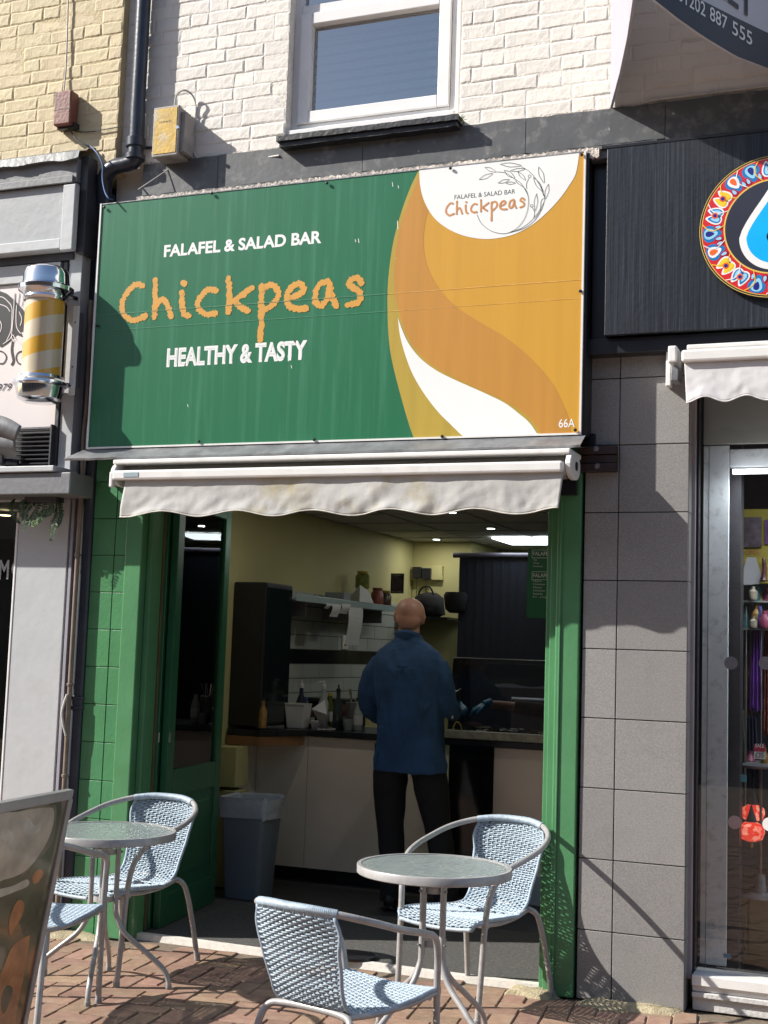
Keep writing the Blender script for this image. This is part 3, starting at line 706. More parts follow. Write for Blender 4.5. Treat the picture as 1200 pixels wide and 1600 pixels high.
door('inner green glazed door folded back, standing edge-on beyond the frame', (WX(250, 1000, .19), .19), rad(116), .50)
door('outer green glazed door standing open towards the counter with bin beside', (WX(266, 1000, .22), .22), rad(98), .80)

# ------------------------------------------------------------------ grey tiled column
gc = thing('grey_tiled_column', (0, 0, 0), 'grey speckled stone tiled column right of the green frame', 'column')
cx0 = rx1+.012; cx1 = 1.638; cj = WX(962, 1100, 0)
boxo('column_core', M_grout, gc, cx0+.002, cx1-.004, .006, .40, -.01, 2.95, 0)
z = 0
ZT = [0, WZ(990, 1453, 0), WZ(990, 1343, 0), WZ(990, 1231, 0)]
th = .3075
k = 0; z = .0
while z < 2.94:
    z1 = min(z+th-(.0 if k else .012), 2.945)
    for x0, x1 in ((cx0, cj-.0021), (cj+.0021, cx1)):
        boxo('tile', M_grey_tile, gc, x0, x1, -.004+random.uniform(-.0006, .0006), .0055, z+.0021, z1-.0021, .002)
    boxo('side_tile', M_grey_tile, gc, cx1-.004, cx1+.002, .0062, .30, z+.0015, z1-.0015, .001)
    z = z1; k += 1
bp = W(935, 1000)
bk_ = thing('party_wall', (0, 0, 0), 'dark recessed masonry between the shopfronts', 'wall')
boxo('masonry', M_dark_grey, bk_, cx1-.02, 1.83, .30, .42, 0, 2.95, 0)
boxo('masonry', M_black, bk_, -1.80, -1.44, .12, .25, 0, 3.98, 0)
# brown bracket plate
bt_ = thing('brown_bracket_box', (0, 0, 0), 'dark brown timber packer bolted on the column beside the awning end', 'bracket')
x0, x1 = WX(905, 715, -.03), WX(964, 715, -.03); z0, z1 = WZ(935, 738, -.03), WZ(935, 697, -.03)
Mbr = mat('dark_brown_timber', (.035, .018, .016), .5, .25, 8, .2, 40)
hh = (z1-z0)/3
for i in range(3): boxo('board', Mbr, bt_, x0, x1, -.05+.01*(i == 1), -.006, z0+i*hh+.001, z0+(i+1)*hh-.001, .003)
for a, b in ((931, 701), (933, 728)):
    p = W(a, b, -.05); MB().lathe((p.x, -.05, p.z), [(.003, -.012), (.008, -.010), (.010, -.002), (.013, 0)], 12, axis='y').obj('bolt', M_lead, bt_, smooth=40)
# ------------------------------------------------------------------ neighbouring black fascia (right) with medallion
nf = thing('black_fascia', (0, 0, 0), 'brushed black fascia of the right-hand shop with dark soffit', 'sign')
YN = -.13
nx0 = WX(946, 400, YN); nzb = WZ(947, 524, YN); nzt = WZ(942, 232, YN)
boxo('fascia_panel', M_brushed, nf, nx0, 3.6, YN, YN+.03, nzb, nzt-.005, .003)
boxo('fascia_box', M_black, nf, nx0+.004, 3.6, YN+.031, .04, nzb+.01, nzt-.01, 0)
boxo('top_edge', M_black, nf, nx0-.03, 3.6, YN+.0, .03, nzt-.004, nzt+.012, .003)
boxo('side_post', M_black, nf, sR+.016, nx0-.004, -.06, .03, nzb-.02, nzt-.01, .004)
boxo('soffit', M_black, nf, cx0-.01, 3.6, -.085, .03, nzb-.075, nzb-.002, .004)
md_ = thing('evil_eye_medallion', (0, 0, 0), 'round enamelled medallion with colourful ring and blue eye on black fascia', 'medallion')
mc = W(1209, 353, YN-.03); mr = mc.x-WX(1092, 355, YN-.03)
def disc(name, m, r, y, thick=0, cx=0, cz=0, n=96, rin=None, a0=0, a1=2*math.pi):
    mb = MB()
    if rin is not None:
        k = n; L = [Vector((mc.x+cx+r*math.cos(a0+(a1-a0)*i/k), y, mc.z+cz+r*math.sin(a0+(a1-a0)*i/k))) for i in range(k+1)]
        R2 = [Vector((mc.x+cx+rin*math.cos(a0+(a1-a0)*i/k), y, mc.z+cz+rin*math.sin(a0+(a1-a0)*i/k))) for i in range(k+1)]
        mb.ribbon(L, R2)
    elif thick: mb.lathe((mc.x+cx, y, mc.z+cz), [(r, 0), (r, thick)], n, axis='y')
    else: mb.add([(mc.x+cx+r*math.cos(2*math.pi*i/n), y, mc.z+cz+r*math.sin(2*math.pi*i/n)) for i in range(n)], [tuple(range(n))])
    return mb.obj(name, m, md_, smooth=30)
E_ = lambda n, c: mat('enamel_'+n, lin(c), .2, .05, 10, coat=.3)
disc('backplate', M_black, mr, YN-.03, .03)
disc('rim_line', E_('gold', (225, 190, 95)), mr*.992, YN-.0311, rin=mr*.984); disc('rim_line', E_('gold', (225, 190, 95)), mr*.965, YN-.0312, rin=mr*.945)
disc('ring_field', E_('red', (205, 45, 50)), mr*.955, YN-.0314, rin=mr*.66)
disc('rim_line', E_('gold', (225, 190, 95)), mr*.665, YN-.0322, rin=mr*.645)
disc('centre_field', E_('charcoal', (52, 52, 64)), mr*.655, YN-.0318)
def petal(mb, ang, r0, r1, w, y, mi=0, n=14):
    """teardrop pointing outward along the radius"""
    e = Vector((math.cos(ang), 0, math.sin(ang))); t = Vector((-math.sin(ang), 0, math.cos(ang))); c0 = Vector((mc.x, y, mc.z)); pts = []
    for k in range(n):
        a = 2*math.pi*k/n; u = .5-.5*math.cos(a); ww = w*math.sin(a)*(1-.6*u)*1.9
        pts.append(c0+e*(r0+(r1-r0)*u)+t*ww)
    flat(mb, pts, mi)
cols = [('blue', (35, 120, 185)), ('sky', (150, 205, 235)), ('white', (235, 235, 235)), ('navy', (40, 45, 130)), ('yellow', (240, 200, 50)), ('orange', (235, 105, 45)), ('crimson', (170, 25, 60))]
ms_ = [E_(*c) for c in cols]; pm = MB()
N8 = 20
for k in range(N8):
    a = 2*math.pi*k/N8+.05; rm = mr*.81
    if k % 4 in (0, 1):
        for da, s_ in ((-.065, 1), (.065, 1)):
            petal(pm, a+da, mr*.70, mr*.93, mr*.05, YN-.0320, 2); petal(pm, a+da, mr*.72, mr*.90, mr*.035, YN-.0325, 4 if k % 4 == 0 else 0); petal(pm, a+da, mr*.735, mr*.86, mr*.022, YN-.0330, 4 if k % 4 == 0 else 1)
        e = Vector((mc.x+rm*math.cos(a), YN-.0335, mc.z+rm*math.sin(a)))
        for r_, mi in ((.045, 5), (.026, 3)):
            pm.add([e+Vector((mr*r_*math.cos(q*.52), -.0005 if mi == 3 else 0, mr*r_*math.sin(q*.52))) for q in range(12)], [tuple(range(12))], mi)
    else:
        petal(pm, a, mr*.95, mr*.69, mr*.085, YN-.0320, 0); petal(pm, a, mr*.93, mr*.74, mr*.055, YN-.0325, 1 if k % 4 == 2 else 2); petal(pm, a, mr*.91, mr*.79, mr*.028, YN-.0330, 5 if k % 4 == 3 else 3)
        for da in (-.11, .11): petal(pm, a+da, mr*.68, mr*.80, mr*.028, YN-.0326, 6); petal(pm, a+da, mr*.70, mr*.78, mr*.015, YN-.0331, 1)
    disc_pts = [Vector((mc.x+mr*(.66+.29*t)*math.cos(a+.157+.10*math.sin(t*3.14)), YN-.0334, mc.z+mr*(.66+.29*t)*math.sin(a+.157+.10*math.sin(t*3.14)))) for t in [i/10 for i in range(11)]]
    pm.ribbon([p+Vector((0, 0, 0)) for p in disc_pts], [p+Vector((mr*.014*math.cos(a+1.57), 0, mr*.014*math.sin(a+1.57))) for p in disc_pts], 4 if k % 2 else 2)
pm.obj('ring_pattern', ms_, md_, fix=False)
def drop(name, m, s_, y):
    pts = []
    for k in range(48):
        a = 2*math.pi*k/48; r = mr*s_
        x = r*math.cos(a); zz = r*math.sin(a)
        if zz > 0: x = r*math.cos(a)*(1-(zz/r)**1.3*.92); zz = zz*1.75
        pts.append(Vector((mc.x+.005+x, y, mc.z-.05*mr/.36+zz)))
    flat(MB(), pts).obj(name, m, md_, fix=False)
drop('white_drop', E_('white', (215, 215, 225)), .47, YN-.0325); drop('blue_drop', E_('cyan', (20, 175, 240)), .375, YN-.0332); drop('pupil', E_('ink', (15, 20, 40)), .11, YN-.0339)

# ------------------------------------------------------------------ right-hand shop: awning and window
ra = thing('white_awning', (0, 0, 0), 'white rolled awning with scalloped edge over the right-hand shop window', 'awning')
YR = -.22
bx = WX(1066, 555, YR)
boxo('front_bar', M_awn_metal, ra, bx, 3.6, YR-.03, YR+.015, WZ(1100, 566, YR), WZ(1100, 547, YR), .010)
boxo('top_cover', M_awn_metal, ra, bx+.02, 3.6, YR-.01, .0, WZ(1100, 546, YR)+.001, WZ(1100, 542, YR)+.012, .006)
valance('valance', ra, M_canvas_w, bx+.01, 2.6, WZ(1100, 565, YR), WZ(1140, 623, YR), YR-.006, 5.5, .5, amp=.012, slack=.006, hem=M_canvas_w, taperL=-.01, taperR=0)
boxo('wall_bracket', M_awn_metal, ra, WX(1042, 575, -.03), WX(1050, 575, -.03), -.06, -.006, WZ(1045, 605, -.03), WZ(1045, 540, -.03), .004)
boxo('end_block', M_awn_metal, ra, WX(1048, 555, -.12), WX(1062, 555, -.12), -.20, -.061, WZ(1055, 572, -.12), WZ(1055, 546, -.12), .008)
MB().tube(smooth_path([W(1056, 571, -.13), W(1050, 578, -.13), W(1052, 585, -.13), W(1060, 583, -.13), W(1061, 573, -.13), W(1056, 571, -.13)], 4), .004, 6).obj('hook', M_awn_metal, ra, smooth=True)
boxo('arm', M_lead, ra, WX(1052, 590, -.1), WX(1064, 590, -.1), -.17, -.061, WZ(1058, 598, -.12), WZ(1058, 575, -.12), .004)

rs = thing('right_shop_window', (0, 0, 0), 'glazed shop window of the right-hand shop with pale timber frame', 'shopfront')
Ygl = .14
boxo('frame_post', mat('lilac_grey_frame', (.36, .33, .36), .4, .08, 6), rs, WX(1075, 1100, .08), WX(1084, 1100, .08), .08, .16, .12, 2.75, .004)
boxo('frame_gasket', M_black, rs, WX(1084, 1100, .08)+.001, WX(1088, 1100, .08), .10, .16, .12, 2.75, .002)
gxl = WX(1088, 1100, .08)
MB().add([(gxl, Ygl, .16), (3.6, Ygl, .16), (3.6, Ygl, 2.75), (gxl, Ygl, 2.75)], [(0, 1, 2, 3)]).obj('pane', glassmat('right_window_glass', (.96, .97, .97), 0, .05), rs, fix=False)
sxL = WX(1080, 1565, .02)
for (y0, z0, z1) in ((.055, 0, .055), (.035, .057, .078), (.05, .080, .105), (.03, .107, .150)):
    boxo('sill_moulding', M_awn_metal if z1 > .1 else mat('chipped_white_paint', (.58, .57, .56), .6, .1, 9, .4, 60, dirt=(.3, .28, .25), dscale=9, damt=.7), rs, sxL, 3.6, y0, .20, z0, z1, .003)
# inside the window: pale boards then display
Yb = .22
bxl = gxl+.004; bxr = WX(1137, 1100, Yb); bm_x = WX(1105, 1100, Yb)
boxo('side_board', M_jamb_white, rs, bxl, bm_x-.001, Yb, Yb+.02, .16, WZ(1105, 697, Yb), .002)
boxo('side_board', M_jamb_white, rs, bm_x+.001, bxr, Yb-.002, Yb+.02, .16, WZ(1105, 697, Yb), .002)
boxo('head_panel', mat('dull_white_panel', (.42, .42, .38), .6, .06, 4, dirt=(.3, .3, .25), dscale=8, damt=.4), rs, bxl, 3.6, Yb-.01, Yb+.02, WZ(1105, 695, Yb), 2.8, .002)
boxo('blind_rail', M_jamb_white, rs, bxr+.002, 3.6, Yb+.0, Yb+.05, WZ(1140, 730, Yb), WZ(1140, 702, Yb), .004)
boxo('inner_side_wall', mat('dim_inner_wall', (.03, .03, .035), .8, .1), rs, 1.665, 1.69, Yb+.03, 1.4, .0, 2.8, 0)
tl_ = thing('tube_light', (0, 0, 0), 'lit white tube light across the top of the right-hand shop window', 'light')
MB().tube([(bxr+.02, .19, WZ(1150, 737, .19)), (3.4, .19, WZ(1150, 737, .19))], .012, 8).obj('tube', emit('tube_white', (.95, .97, 1), 2.5), tl_)
al = bpy.data.lights.new('tube_lamp', 'AREA'); al.shape = 'RECTANGLE'; al.size = 1.6; al.size_y = .03; al.energy = 9; al.color = (.92, .96, 1); ao = bpy.data.objects.new('lamp', al); SC.collection.objects.link(ao); ao.location = (2.65, .19, WZ(1150, 737, .19)-.015); ao.parent = tl_
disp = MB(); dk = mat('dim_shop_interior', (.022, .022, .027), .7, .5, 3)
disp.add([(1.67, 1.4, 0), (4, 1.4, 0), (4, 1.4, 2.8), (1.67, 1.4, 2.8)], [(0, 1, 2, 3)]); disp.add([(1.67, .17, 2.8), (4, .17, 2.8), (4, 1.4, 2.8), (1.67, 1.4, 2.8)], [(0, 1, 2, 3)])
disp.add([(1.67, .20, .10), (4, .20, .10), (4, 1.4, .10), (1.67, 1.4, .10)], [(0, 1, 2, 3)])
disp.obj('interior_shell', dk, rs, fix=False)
Yd = .75
def dpx(x0, x1, y0, y1, Y): return WX((x0+x1)/2-(x1-x0)/2, (y0+y1)/2, Y), WX(x1, (y0+y1)/2, Y), WZ((x0+x1)/2, y1, Y), WZ((x0+x1)/2, y0, Y)
yb = thing('yellow_display_board', (0, 0, 0), 'mustard display board hung with jewellery cards in the right-hand window', 'display board')
a = dpx(1138, 1290, 795, 912, Yd); boxo('board', mat('mustard_board', (.30, .26, .03), .7, .1), yb, a[0]-.1, a[1], Yd, Yd+.03, a[2], a[3], .003)
Mphoto = mat('dark_print_card', (.06, .045, .06), .4, .6, 30); Mpurple = mat('purple_cloth', (.12, .05, .20), .8, .4, 12); Mjew = mat('dark_red_beads', (.09, .02, .03), .3, .5, 40)
for (x0, x1, y0, y1, m) in ((1150, 1160, 812, 852, Mpurple), (1162, 1190, 808, 855, Mphoto), (1195, 1212, 812, 850, Mpurple)):
    a = dpx(x0, x1, y0, y1, Yd-.02); boxo('picture_card', m, yb, a[0], a[1], Yd-.02, Yd-.006, a[2], a[3], .001)
text_px('OMAI', (1164, 868), (1188, 867), .028, Yd-.012, mat('dull_red_print', (.25, .04, .03), .5, .1), yb)
for cxp in (1155, 1193):
    p0 = W(cxp, 872, Yd-.04); p1 = W(cxp, 905, Yd-.04)
    MB().tube(smooth_path([p0, (p0+p1)/2+Vector((.004, 0, 0)), p1, p1+Vector((0, 0, -.012))], 4), [.008, .009, .010, .010, .011, .011, .012, .014, .016, .018, .020, .019, .012][:13], 8).obj('tassel', Mjew, yb, smooth=True)
p = W(1174, 890, Yd-.03)
MB().add([(p.x+a_, Yd-.03, p.z+b_) for a_, b_ in ((-.02, .06), (.02, .06), (.05, -.03), (.04, -.07), (-.035, -.075), (-.045, -.02))], [(0, 1, 2, 3, 4, 5)]).obj('paper_bag', mat('pale_paper', (.33, .34, .36), .7, .1), yb)
# hanging scarves and chains
sh = thing('glass_shelving', (0, 0, 0), 'glass display shelves on thin wires inside the right-hand window', 'shelf')
for yy in (940, 983, 1195):
    a = dpx(1140, 1290, yy, yy+3, Yd-.05); boxo('glass_shelf', mat('shelf_edge', (.25, .28, .27), .3, .1), sh, a[0], a[1], Yd-.1, Yd+.2, a[3]-.008, a[3], .001)
for xx in (1166, 1190):
    q = WX(xx, 1000, Yd-.1); MB().tube([(q, Yd-.1, .75), (q, Yd-.1, 1.75)], .003, 6).obj('support_wire', M_lead, sh)
def cloth(name, label, x0, x1, y0, y1, Y, m, folds=5):
    a = dpx(x0, x1, y0, y1, Y); nx, nz = 30, 20; vs = []
    for j in range(nz+1):
        for i in range(nx+1):
            u, v = i/nx, j/nz; w_ = .55+.45*v
            x = (a[0]+a[1])/2+(u-.5)*(a[1]-a[0])*w_; vs.append((x, Y+.02*math.sin(u*folds*6.28)*(1-.3*v), a[3]+(a[2]-a[3])*v+.01*math.sin(u*9)*v))
    fs = [(j*(nx+1)+i, j*(nx+1)+i+1, (j+1)*(nx+1)+i+1, (j+1)*(nx+1)+i) for j in range(nz) for i in range(nx)]
    o = MB().add(vs, fs).obj(name, m, smooth='all'); tag(o, label, 'scarf'); o.modifiers.new('t', 'SOLIDIFY').thickness = .002
cloth('hanging_scarf', 'purple scarf hanging inside the right-hand shop window', 1172, 1192, 960, 1110, .7, mat('violet_satin', (.16, .05, .34), .35, .4, 8), 3)
cloth('hanging_scarf', 'brown scarf hanging left of the purple one in the window', 1160, 1174, 945, 1120, .74, mat('brown_wool', (.07, .045, .03), .9, .4, 15), 3)
cloth('hanging_scarf', 'black and grey patterned scarf nearest the pale side boards', 1138, 1153, 950, 1180, .72, mat('black_white_weave', (.06, .06, .065), .9, .95, 90), 4)
cloth('hanging_scarf', 'dark blue scarf low in the right-hand window behind the price card', 1150, 1190, 1120, 1260, .95, mat('dark_blue_cloth', (.02, .03, .07), .9, .5, 12), 5)
cloth('hanging_scarf', 'rust red scarf at the far right inside the shop window', 1190, 1212, 955, 1150, .78, mat('rust_cloth', (.16, .035, .02), .8, .5, 18), 4)
cloth('hanging_scarf', 'olive fringed scarf low between the lamps and the side boards', 1150, 1166, 1110, 1240, .66, mat('olive_cloth', (.07, .07, .03), .9, .5, 25), 3)
Mgd = [mat('goods_%s' % n_, c_, .4, .4, 30) for n_, c_ in (('teal', (.03, .14, .15)), ('pink', (.28, .06, .12)), ('gold', (.30, .18, .04)), ('cream', (.36, .32, .25)), ('indigo', (.05, .05, .22)))]
rr = random.Random(5)
for q in range(15):
    xx = rr.uniform(1146, 1200); lv = (938, 981, 1193)[q % 3]; p = W(xx, lv, rr.uniform(.62, .9)); h = rr.uniform(.05, .12); r_ = rr.uniform(.015, .03)
    zb_ = W(1160, lv, .70).z
    o = MB().lathe((p.x, p.y, zb_), [(r_*.8, 0), (r_, h*.15), (r_*rr.uniform(.5, 1.1), h*.6), (r_*.4, h*.8), (r_*.5, h)], 14).obj('trinket', Mgd[q % 5], smooth=40)
    tag(o, '%s ornament on the %s glass shelf in the right-hand window' % (('teal', 'pink', 'gold', 'cream', 'indigo')[q % 5], ('upper', 'middle', 'lower')[q % 3]), 'ornament', 'small ornaments on the glass shelves')
st_ = []
for i, (a, b, m_, lb) in enumerate(((1142, 1036, M_lead, 'small grey round sticker on the window glass, higher left one'), (1196, 1036, M_lead, 'small grey round sticker on the glass at the frame edge, higher'), (1148, 1285, mat('pink_grey_sticker', (.40, .28, .27), .6, .1), 'pinkish round sticker on the glass beside the red lamp'), (1202, 1288, M_awn_metal, 'pale round sticker at the far right of the window glass, lower'))):
    p = W(a, b, Ygl-.004); r_ = 9/310
    o = MB().lathe((p.x, Ygl-.004, p.z), [(r_, 0), (r_, .002)], 24, axis='y').obj('round_sticker', m_); tag(o, lb, 'sticker')
pc = thing('price_card', (0, 0, 0), 'small red and white sale price card in the right-hand window', 'price card')
a = dpx(1178, 1196, 1164, 1186, .35); boxo('card', M_white_print, pc, a[0], a[1], .35, .353, a[2], a[3], 0)
boxo('red_header', mat('sale_red', (.45, .03, .06), .5, .05), pc, a[0], a[1], .3488, .3498, (a[2]+a[3])/2+.002, a[3], 0)
text_mesh('SALE', a[0]+.006, a[1]-.006, (a[2]+a[3])/2+.020, .018, .3482, M_white_print, 'lettering', pc, bold=.01)
text_mesh('£35', a[0]+.006, a[1]-.008, a[2]+.007, .022, .3482, M_ink, 'lettering', pc, bold=.01)
bs = W(1161, 1216, .33); tag(boxo('blue_sticker', mat('cyan_card', (.10, .30, .36), .5, .1), None, bs.x-.016, bs.x+.016, .33, .333, bs.z-.016, bs.z+.016, 0), 'tiny teal square sticker below the price card', 'sticker')
bs = W(1135, 1494, Yb-.012); tag(boxo('blue_tape', mat('blue_tape', (.05, .22, .42), .5, .1), None, bs.x-.012, bs.x+.018, Yb-.012, Yb-.008, bs.z-.008, bs.z+.010, 0), 'scrap of blue tape low on the pale side board', 'tape')
# mosaic lamps on a stand
def lamp(px_, py_, Y, s_, label):
    t = thing('mosaic_lamp', (0, 0, 0), label, 'lamp', 'red mosaic lamps in the right-hand window')
    c = W(px_, py_, Y); r_ = 19*s_/310
    MB().lathe((c.x, Y, c.z), [(r_*.35, -r_*.72), (r_*.8, -r_*.55), (r_, -r_*.05), (r_*.9, r_*.4), (r_*.5, r_*.65), (r_*.3, r_*.7)], 24).obj('glass_shade', Mlamp, t, smooth=40)
    MB().lathe((c.x, Y, c.z+r_*.7), [(r_*.42, 0), (r_*.35, r_*.2), (r_*.15, r_*.8), (.004, r_*1.2)], 16).obj('lamp_cap', M_black, t, smooth=40)
    MB().tube([(c.x, Y, c.z+r_*1.5), (c.x, Y, c.z+r_*3)], .002, 5).obj('chain', M_black, t)
    MB().lathe((c.x, Y, c.z-r_*1.35), [(.003, 0), (r_*.18, r_*.25), (r_*.12, r_*.5), (r_*.3, r_*.62)], 12).obj('finial', mat('brass', (.35, .22, .07), .35, .2, metal=.8), t, smooth=40)
Mlamp = mat('red_mosaic_glass', (.55, .03, .02), .25, .3, 40, coat=.4)
n_ = Mlamp.node_tree; b_ = n_.nodes['Principled BSDF']; vo = n_.nodes.new('ShaderNodeTexVoronoi'); vo.inputs['Scale'].default_value = 55
tc_ = n_.nodes.new('ShaderNodeTexCoord'); n_.links.new(tc_.outputs['Object'], vo.inputs['Vector'])
cr = n_.nodes.new('ShaderNodeValToRGB'); cr.color_ramp.elements[0].color = (.75, .04, .02, 1); cr.color_ramp.elements[1].color = (1, .35, .25, 1); cr.color_ramp.elements[0].position = .45; cr.color_ramp.elements[1].position = .9
n_.links.new(vo.outputs['Color'], cr.inputs[0]); n_.links.new(cr.outputs[0], b_.inputs['Base Color']); n_.links.new(cr.outputs[0], b_.inputs['Emission Color']); b_.inputs['Emission Strength'].default_value = .55
lamp(1174, 1299, .42, 1.0, 'glowing red mosaic glass lamp, the nearer lower one')
lamp(1177, 1270, .60, .9, 'darker red mosaic lamp hanging just behind the nearer one')
# low display table and boxes
tb = thing('display_cabinet', (0, 0, 0), 'pale timber cabinet standing inside the right-hand window', 'cabinet')
a = dpx(1142, 1300, 1400, 1520, .45); Mply = mat('pale_plywood', (.34, .24, .12), .6, .15, 5, stretch=(1, 1, 6))
boxo('cabinet_body', Mply, tb, a[0]-.02, a[1], .55, .95, .11, a[3], .004); boxo('cabinet_door', Mply, tb, a[0]-.01, WX(1167, 1450, .54), .535, .548, .13, a[3]-.02, .003); boxo('cabinet_door', Mply, tb, WX(1170, 1450, .54), a[1], .535, .548, .13, a[3]-.02, .003)
boxo('cabinet_top', mat('dark_walnut', (.05, .03, .02), .35, .2), tb, a[0]-.03, a[1], .50, 1.0, a[3]+.001, a[3]+.03, .006)
hb = W(1150, 1460, .40); o = MB().lathe((hb.x-.02, .42, .10), [(.04, 0), (.05, .02), (.055, .12), (.05, .2), (.03, .23)], 16).obj('dark_vase', M_black, smooth=40); tag(o, 'black vase on the window floor against the pale side board', 'vase')
ls = W(1189, 1200, .5); t = thing('floor_lamp_stand', (0, 0, 0), 'slim metal lamp stand carrying a small round tray', 'stand')
MB().tube([(ls.x, .5, .45), (ls.x, .5, ls.z)], .006, 8).obj('pole', M_brown_pipe, t, smooth=True); MB().lathe((ls.x, .5, ls.z), [(.10, 0), (.11, .008), (.11, .014)], 24).obj('tray', M_lead, t, smooth=30); MB().lathe((ls.x, .5, .425), [(.09, 0), (.03, .02), (.02, .10)], 20).obj('base', M_lead, t, smooth=30)
# ------------------------------------------------------------------ V-shaped hanging sign, top right
vsn = thing('projecting_sign', (0, 0, 0), 'white and navy V-shaped projecting sign with phone number at top right', 'sign')
Mnavy = mat('navy_print', (.016, .022, .045), .4, .1); Mlil = mat('lilac_white_board', (.52, .52, .58), .4, .04)
AP = W(1008, -30, -.95); WA = W(957, 170, -.01)
def vpanel(P0, P1, zcur, label, h=1.2, thick=.01):
    """vertical board between plan points P0 and P1 whose lower edge follows zcur(t)"""
    n = 24; d_ = (P1-P0); nrm = Vector((d_.y, -d_.x, 0)).normalized()
    def build(name, m, off, top, bot, th_):
        L = [P0+d_*(i/n)+nrm*off for i in range(n+1)]
        mbv = MB(); A_ = [Vector((p.x, p.y, top(i/n))) for i, p in enumerate(L)]; B_ = [Vector((p.x, p.y, bot(i/n))) for i, p in enumerate(L)]
        mbv.ribbon(A_, B_); 
        if th_:
            A2 = [p-nrm*th_ for p in A_]; B2 = [p-nrm*th_ for p in B_]; mbv.ribbon(B2, A2); mbv.ribbon(B_, B2); mbv.ribbon(A2, A_); mbv.add([A_[0], B_[0], B2[0], A2[0]], [(0, 1, 2, 3)]); mbv.add([A_[-1], B_[-1], B2[-1], A2[-1]], [(0, 1, 2, 3)])
        return mbv.obj(name, m, vsn, fix=True)
    return build, nrm
WB = Vector((AP.x+.60, -.01, 0)); P0 = Vector((AP.x, AP.y, 0)); 
# lower edge of the right board traced at a few places along its run
def hit(px_, py_, P0, P1):
    d_ = ray(px_, py_); e = P1-P0; a_, b_, c_, d2 = d_.x, -e.x, d_.y, -e.y
    rx_, ry_ = P0.x-CAM.x, P0.y-CAM.y; det = a_*d2-b_*c_; t_ = (rx_*d2-b_*ry_)/det; s_ = (a_*ry_-c_*rx_)/det
    return s_, CAM.z+d_.z*t_
edge = [hit(a, b, P0, WB) for a, b in ((1022, 0), (1060, 30), (1100, 58), (1150, 88), (1200, 107))]
def interp(tab, t):
    if t <= tab[0][0]:
        s_ = (tab[1][1]-tab[0][1])/(tab[1][0]-tab[0][0]); return tab[0][1]+(t-tab[0][0])*s_
    for (a, b), (c, d2) in zip(tab[:-1], tab[1:]):
        if t <= c: return b+(d2-b)*(t-a)/(c-a)
    s_ = (tab[-1][1]-tab[-2][1])/(tab[-1][0]-tab[-2][0]); return tab[-1][1]+(t-tab[-1][0])*s_*.6
bld, nr = vpanel(P0, WB, None, '')
low = lambda t: interp(edge, t)
edge2 = [hit(a, b, P0, WB) for a, b in ((1095, 0), (1150, 28), (1200, 52))]
low2 = lambda t: interp(edge2, t)
ztop = AP.z+1.0
bld('right_board', Mlil, 0, lambda t: ztop, lambda t: low(t)+.002, .012)
bld('navy_band', Mnavy, .002, lambda t: min(low2(t), ztop), low, 0)
edgeA = [hit(a, b, P0, Vector((WA.x, WA.y, 0))) for a, b in ((993, 0), (984, 60), (972, 115), (957, 170))]
bldA, nrA = vpanel(P0, Vector((WA.x, WA.y, 0)), None, '')
bldA('left_board', mat('lilac_grey_board', (.36, .35, .40), .45, .05), 0, lambda t: ztop, lambda t: interp(edgeA, t), .012)
# lettering on the right board
def board_text(body, pl, pr, cap, m, off, P0, P1, bold=0):
    sl, zl = hit(*pl, P0, P1); sr, zr = hit(*pr, P0, P1); L_ = (P1-P0).length; e = (P1-P0).normalized(); n = Vector((e.y, -e.x, 0))
    o = text_mesh(body, 0, (sr-sl)*L_, 0, cap, 0, m, 'lettering', vsn, bold=bold)
    for v in o.data.vertices:
        x, z = v.co.x, v.co.z; p = P0+e*(sl*L_+x)+n*off; v.co = Vector((p.x, p.y, zl+(zr-zl)*x/((sr-sl)*L_)+z))
for w_, a_, b_ in (('01202', (1058, 0), (1101, 27)), ('887', (1108, 31), (1135, 48)), ('555', (1143, 53), (1174, 72))): board_text(w_, a_, b_, .062, M_white_print, .004, P0, WB, bold=.006)
P1A = Vector((WA.x, WA.y, 0))
board_text('STREET', (1050, -62), (1176, 32), .14, Mnavy, .004, P0, WB, bold=.012)
# ------------------------------------------------------------------ pipes, boxes and cables on the walls
dp = thing('black_downpipe', (0, 0, 0), 'black cast iron rainwater pipe running down between the two buildings', 'downpipe')
xp = WX(222, 60, -.05)
MB().tube([(xp, -.055, 4.34), (xp, -.055, 6.2)], .040, 16).obj('pipe', M_navy_paint, dp, smooth=True)
jz = WZ(216, 225, -.055)
MB().lathe((xp, -.055, jz-.02), [(.046, 0), (.052, .004), (.052, .05), (.044, .055)], 18).obj('pipe_socket', M_navy_paint, dp, smooth=30)
MB().lathe((xp, -.055, jz-.09), [(.044, 0), (.054, .004), (.054, .03), (.044, .034)], 18).obj('pipe_socket', M_navy_paint, dp, smooth=30)
e1 = W(212, 245, -.055); e2 = W(175, 262, -.055); e3 = W(163, 300, -.02)
MB().tube(smooth_path([(xp, -.055, 4.36), (xp, -.055, jz-.06), (xp-.03, -.055, e1.z-.03), (e2.x+.03, -.055, e2.z+.005), (e2.x-.02, -.055, e2.z-.02), (e2.x-.06, -.03, e2.z-.09), (e2.x-.07, .02, e2.z-.35)], 6), .042, 14).obj('pipe_bend', M_navy_paint, dp, smooth=True)
MB().tube([(xp-.06, -.02, jz+.0), (xp+.09, -.01, jz-.012)], .008, 8).obj('pipe_clip', M_navy_paint, dp, smooth=True)
lp = W(122, 1000, -.055)
xl_ = (WX(138, 800, .01)+WX(121, 1150, .01))/2
MB().tube([(xl_, .01, .0), (xl_, .01, 2.55), (xl_-.0, .01, 3.9)], .040, 16).obj('lower_pipe', M_navy_paint, dp, smooth=True)
cz_ = WZ(118, 1097, -.055)
